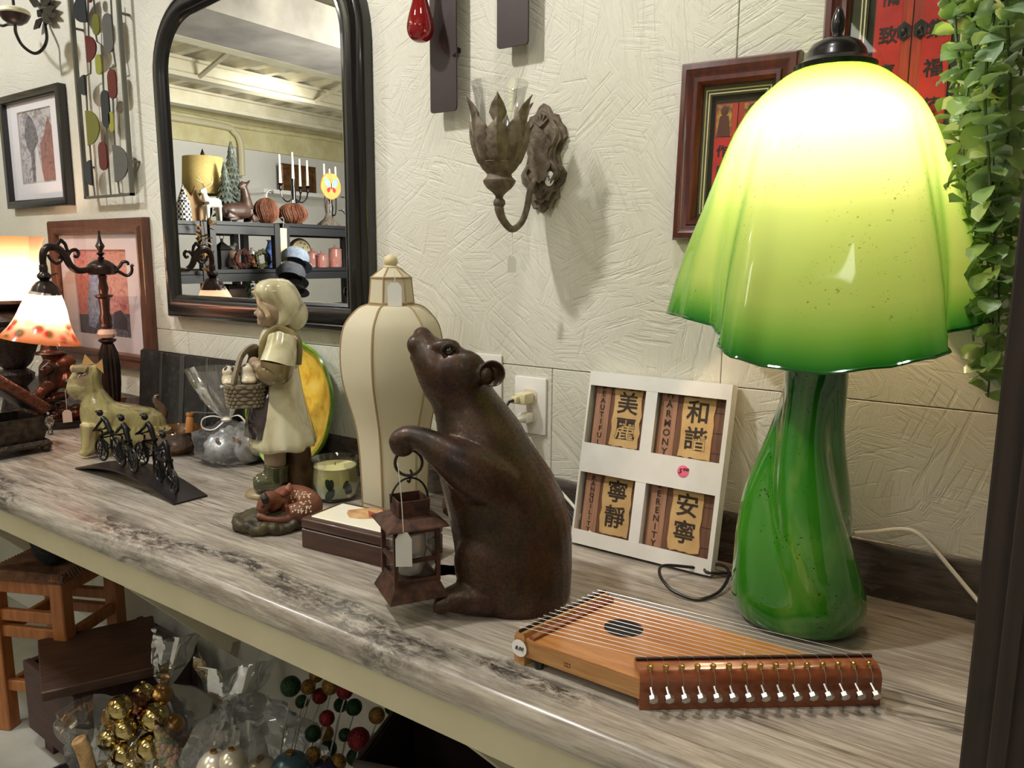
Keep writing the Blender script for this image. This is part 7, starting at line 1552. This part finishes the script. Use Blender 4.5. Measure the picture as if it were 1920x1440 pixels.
bm = NB(); tube(bm, smooth([(.05, 0, .08), (.085, 0, .1), (.06, 0, .15), (.03, 0, .16)], 4), .006, 8); ob('vase_handle', bm, pm('cobalt_handle', (44, 64, 140), .1), t)
for x, nm_, c, lab in ((325, 'bird_house', (40, 36, 36), 'small dark lantern on the middle shelf, in the mirror'),):
    t = mt('small_lantern', lab, 'lantern', x, 1, -4.1); bm = NB(); loft(bm, [[V((sx*r, sy*r, z)) for sx, sy in ((-1, -1), (1, -1), (1, 1), (-1, 1))] for r, z in ((.04, 0), (.04, .012), (.03, .014), (.03, .11), (.045, .115), (.006, .16), (.006, .18))]); ob('lantern_body', bm, pm('dark_tin', c, .5, .4), t, sm=False)
    bm = NB(); tube(bm, [(.014*math.cos(a), 0, .19+.014*math.sin(a)) for a in [2*PI*k/14 for k in range(14)]], .002, 6, True); ob('ring', bm, IRON, t)
t = mt('bird_figurine', 'grey bird figurine on a cylinder on the middle shelf, in the mirror', 'figurine', 392, 1, -4.15)
bm = NB(); sph(bm, (0, 0, .125), (.03, .018, .018), 12); sph(bm, (.024, 0, .148), (.013, .012, .013), 10); tube(bm, [(-.02, 0, .125), (-.055, 0, .15)], [.012, .006], 8); tube(bm, [(.034, 0, .147), (.048, 0, .145)], [.005, .001], 6); ob('bird', fuse(bm, .003, 2), pm('grey_bird', (116, 112, 104), .6), t)
bm = NB(); lathe(bm, [(.001, 0), (.05, 0), (.05, .1), (.04, .11), (.001, .11)], 20, wob=lambda a, k: 1); ob('canister', bm, pm('brown_banded_tin', (92, 70, 54), .5, c2=(150, 120, 90), ns=8, stretch=(.1, .1, 6)), t)
t = mt('ribbed_pot', 'brown ribbed pot with a pale lid on the middle shelf, in the mirror', 'pot', 542, 1, -4.08)
bm = NB(); lathe(bm, [(.001, 0), (.026, 0)]+[(.034+.005*math.cos(k*2.1), .008+k*.009) for k in range(9)]+[(.001, .09)], 22); ob('pot_body', bm, pm('brown_honey_glaze', (122, 86, 56), .25, coat=.5), t)
bm = NB(); lathe(bm, [(.034, .09), (.03, .105), (.008, .115), (.01, .126), (.001, .13)], 20); ob('pot_lid', bm, pm('pale_pewter_lid', (170, 166, 156), .3, .6), t)
for x, c, lab in ((470, (110, 44, 44), 'small dark red berry wreath on the middle shelf, in the mirror'), (620, (60, 74, 44), 'small green wreath on the middle shelf, in the mirror')):
    t = mt('wreath', lab, 'wreath', x, 1, -4.0); bm = NB(); R_ = .045; tube(bm, [(R_*math.cos(a), 0, R_+.016+R_*math.sin(a)) for a in [2*PI*k/24 for k in range(24)]], .012, 8, True); ob('ring', bm, pm('wreath_ring', (60, 46, 34), .8), t); bm = NB()
    for k in range(60): a = rg.uniform(0, 6.28); b_ = rg.uniform(0, 6.28); sph(bm, ((R_+.014*math.cos(b_))*math.cos(a), .014*math.sin(b_), R_+.016+(R_+.014*math.cos(b_))*math.sin(a)), .006, 6)
    ob('berries', bm, pm('wreath_berry', c, .4), t, kind='stuff')
# hanging cloth and caps in front of the shelf
p = MW(783, 770, -3.7); t = thing('hanging_cloth', 'cream cloth strip on a hook hanging between the shelf units, in the mirror', 'cloth', p, -PI/2)
bm = NB(); prism(bm, [(-.024, 0), (.022, 0), (.018, -.215), (-.026, -.215)], -.002, .002); ob('cloth', bm, pm('cream_linen', (206, 188, 140), .85), t, sm=False)
bm = NB(); tube(bm, smooth([(-.002, 0, 0), (0, 0, .02), (.005, 0, .045), (-.006, 0, .062), (-.016, 0, .055)], 4), .0022, 6); ob('hook', bm, STEEL, t)
def cap(x, y, lab, c, c2, sc_, X):
    p = MW(x, y, X); t = thing('flat_cap', lab, 'cap', p, (.5, .35, -PI/2+.4), None); t.scale = (sc_,)*3
    bm = NB(); lathe(bm, [(.07, -.04), (.08, -.02), (.088, .01), (.07, .036), (.03, .046), (.001, .046)], 28, wob=lambda a, k: 1+.04*math.sin(5*a+k)); ob('crown', bm, pm(lab.split()[0]+'_cap_cloth', c, .85, c2=c2, ns=60, bmp=.3, bs=200), t)
    bm = NB(); loft(bm, [[V((r*1.0*math.cos(a)+o, r*math.sin(a), z)) for a in [-1.1+2.2*k/12 for k in range(13)]] for r, o, z in ((.07, 0, -.036), (.085, .03, -.05), (.084, .03, -.054), (.069, 0, -.04))], False, False); ob('visor', bm, bpy.data.materials[lab.split()[0]+'_cap_cloth'], t)
    bm = NB(); lathe(bm, [(.0705, -.041), (.073, -.03), (.0805, -.018)], 28); ob('band', bm, bpy.data.materials[lab.split()[0]+'_cap_cloth'], t)
cap(870, 985, 'blue denim cap hanging above the girl figurine in the mirror', (96, 108, 124), (120, 130, 144), .95, -3.66); cap(840, 1095, 'charcoal cap hanging below the denim cap in the mirror', (66, 68, 76), (52, 54, 60), .95, -3.64); cap(880, 1190, 'dim grey cap lowest of those hanging in the mirror', (70, 70, 72), (58, 58, 60), .7, -3.66)
# lower shelf
t = mt('storage_box', 'plain dark brown box on the lower shelf, in the mirror', 'box', 350, 2, -4.1); bm = NB(); box(bm, (0, 0, .075), (.12, .2, .15), bev=.003); ob('box_body', bm, pm('dark_brown_card', (70, 52, 46), .7), t, sm=False); bm = NB(); box(bm, (0, 0, .16), (.124, .204, .018), bev=.003); ob('box_lid', bm, pm('dark_brown_lid', (58, 42, 38), .7), t, sm=False)
for x, lab, n_ in ((495, 'bushy grey green potted foliage on the lower shelf, in the mirror', 90), (670, 'low green foliage spray on the lower shelf, in the mirror', 70)):
    t = mt('potted_foliage', lab, 'plant', x, 2, -4.08); bm = NB(); lathe(bm, [(.001, 0), (.03, 0), (.042, .05), (.001, .05)], 16); ob('pot', bm, BRONZE, t)
    for k in range(n_):
        o = bpy.data.objects.new('leaf', LMESH[1]); COL.objects.link(o); o.parent = t; s = rg.uniform(.02, .035); o.scale = (s, s, s); o.location = (rg.uniform(-.06, .06), rg.uniform(-.06, .06), rg.uniform(.05, .2)); o.rotation_euler = (rg.uniform(-1, 1), rg.uniform(-1, 1), rg.uniform(0, 6))
t = mt('glass_goblet', 'dark round goblet on the lower right shelf, in the mirror', 'goblet', 1235, 2, -4.05); bm = NB(); lathe(bm, [(.001, 0), (.026, 0), (.006, .008), (.005, .05), (.024, .07), (.028, .095), (.02, .12)], 20); ob('goblet_body', bm, clear('smoke_glass', (120, 112, 110), gloss=.3), t)
bm = NB(); tube(bm, [(.02*math.cos(a), .02*math.sin(a), .12) for a in [2*PI*k/16 for k in range(16)]], .0015, 5, True); ob('rim', bm, STEEL, t)
t = mt('labelled_jar', 'dark jar with a round white label on the lower right shelf, in the mirror', 'jar', 1290, 2, -4.0); bm = NB(); lathe(bm, [(.001, 0), (.03, 0), (.032, .06), (.02, .085), (.02, .1), (.001, .1)], 20); ob('jar_body', bm, pm('dark_jar', (50, 48, 50), .15), t); bm = NB(); lathe(bm, [(.001, 0), (.02, 0), (.02, .003), (.001, .003)], 18, (0, .031, .035), Mx_); ob('round_label', bm, WHITE, t)
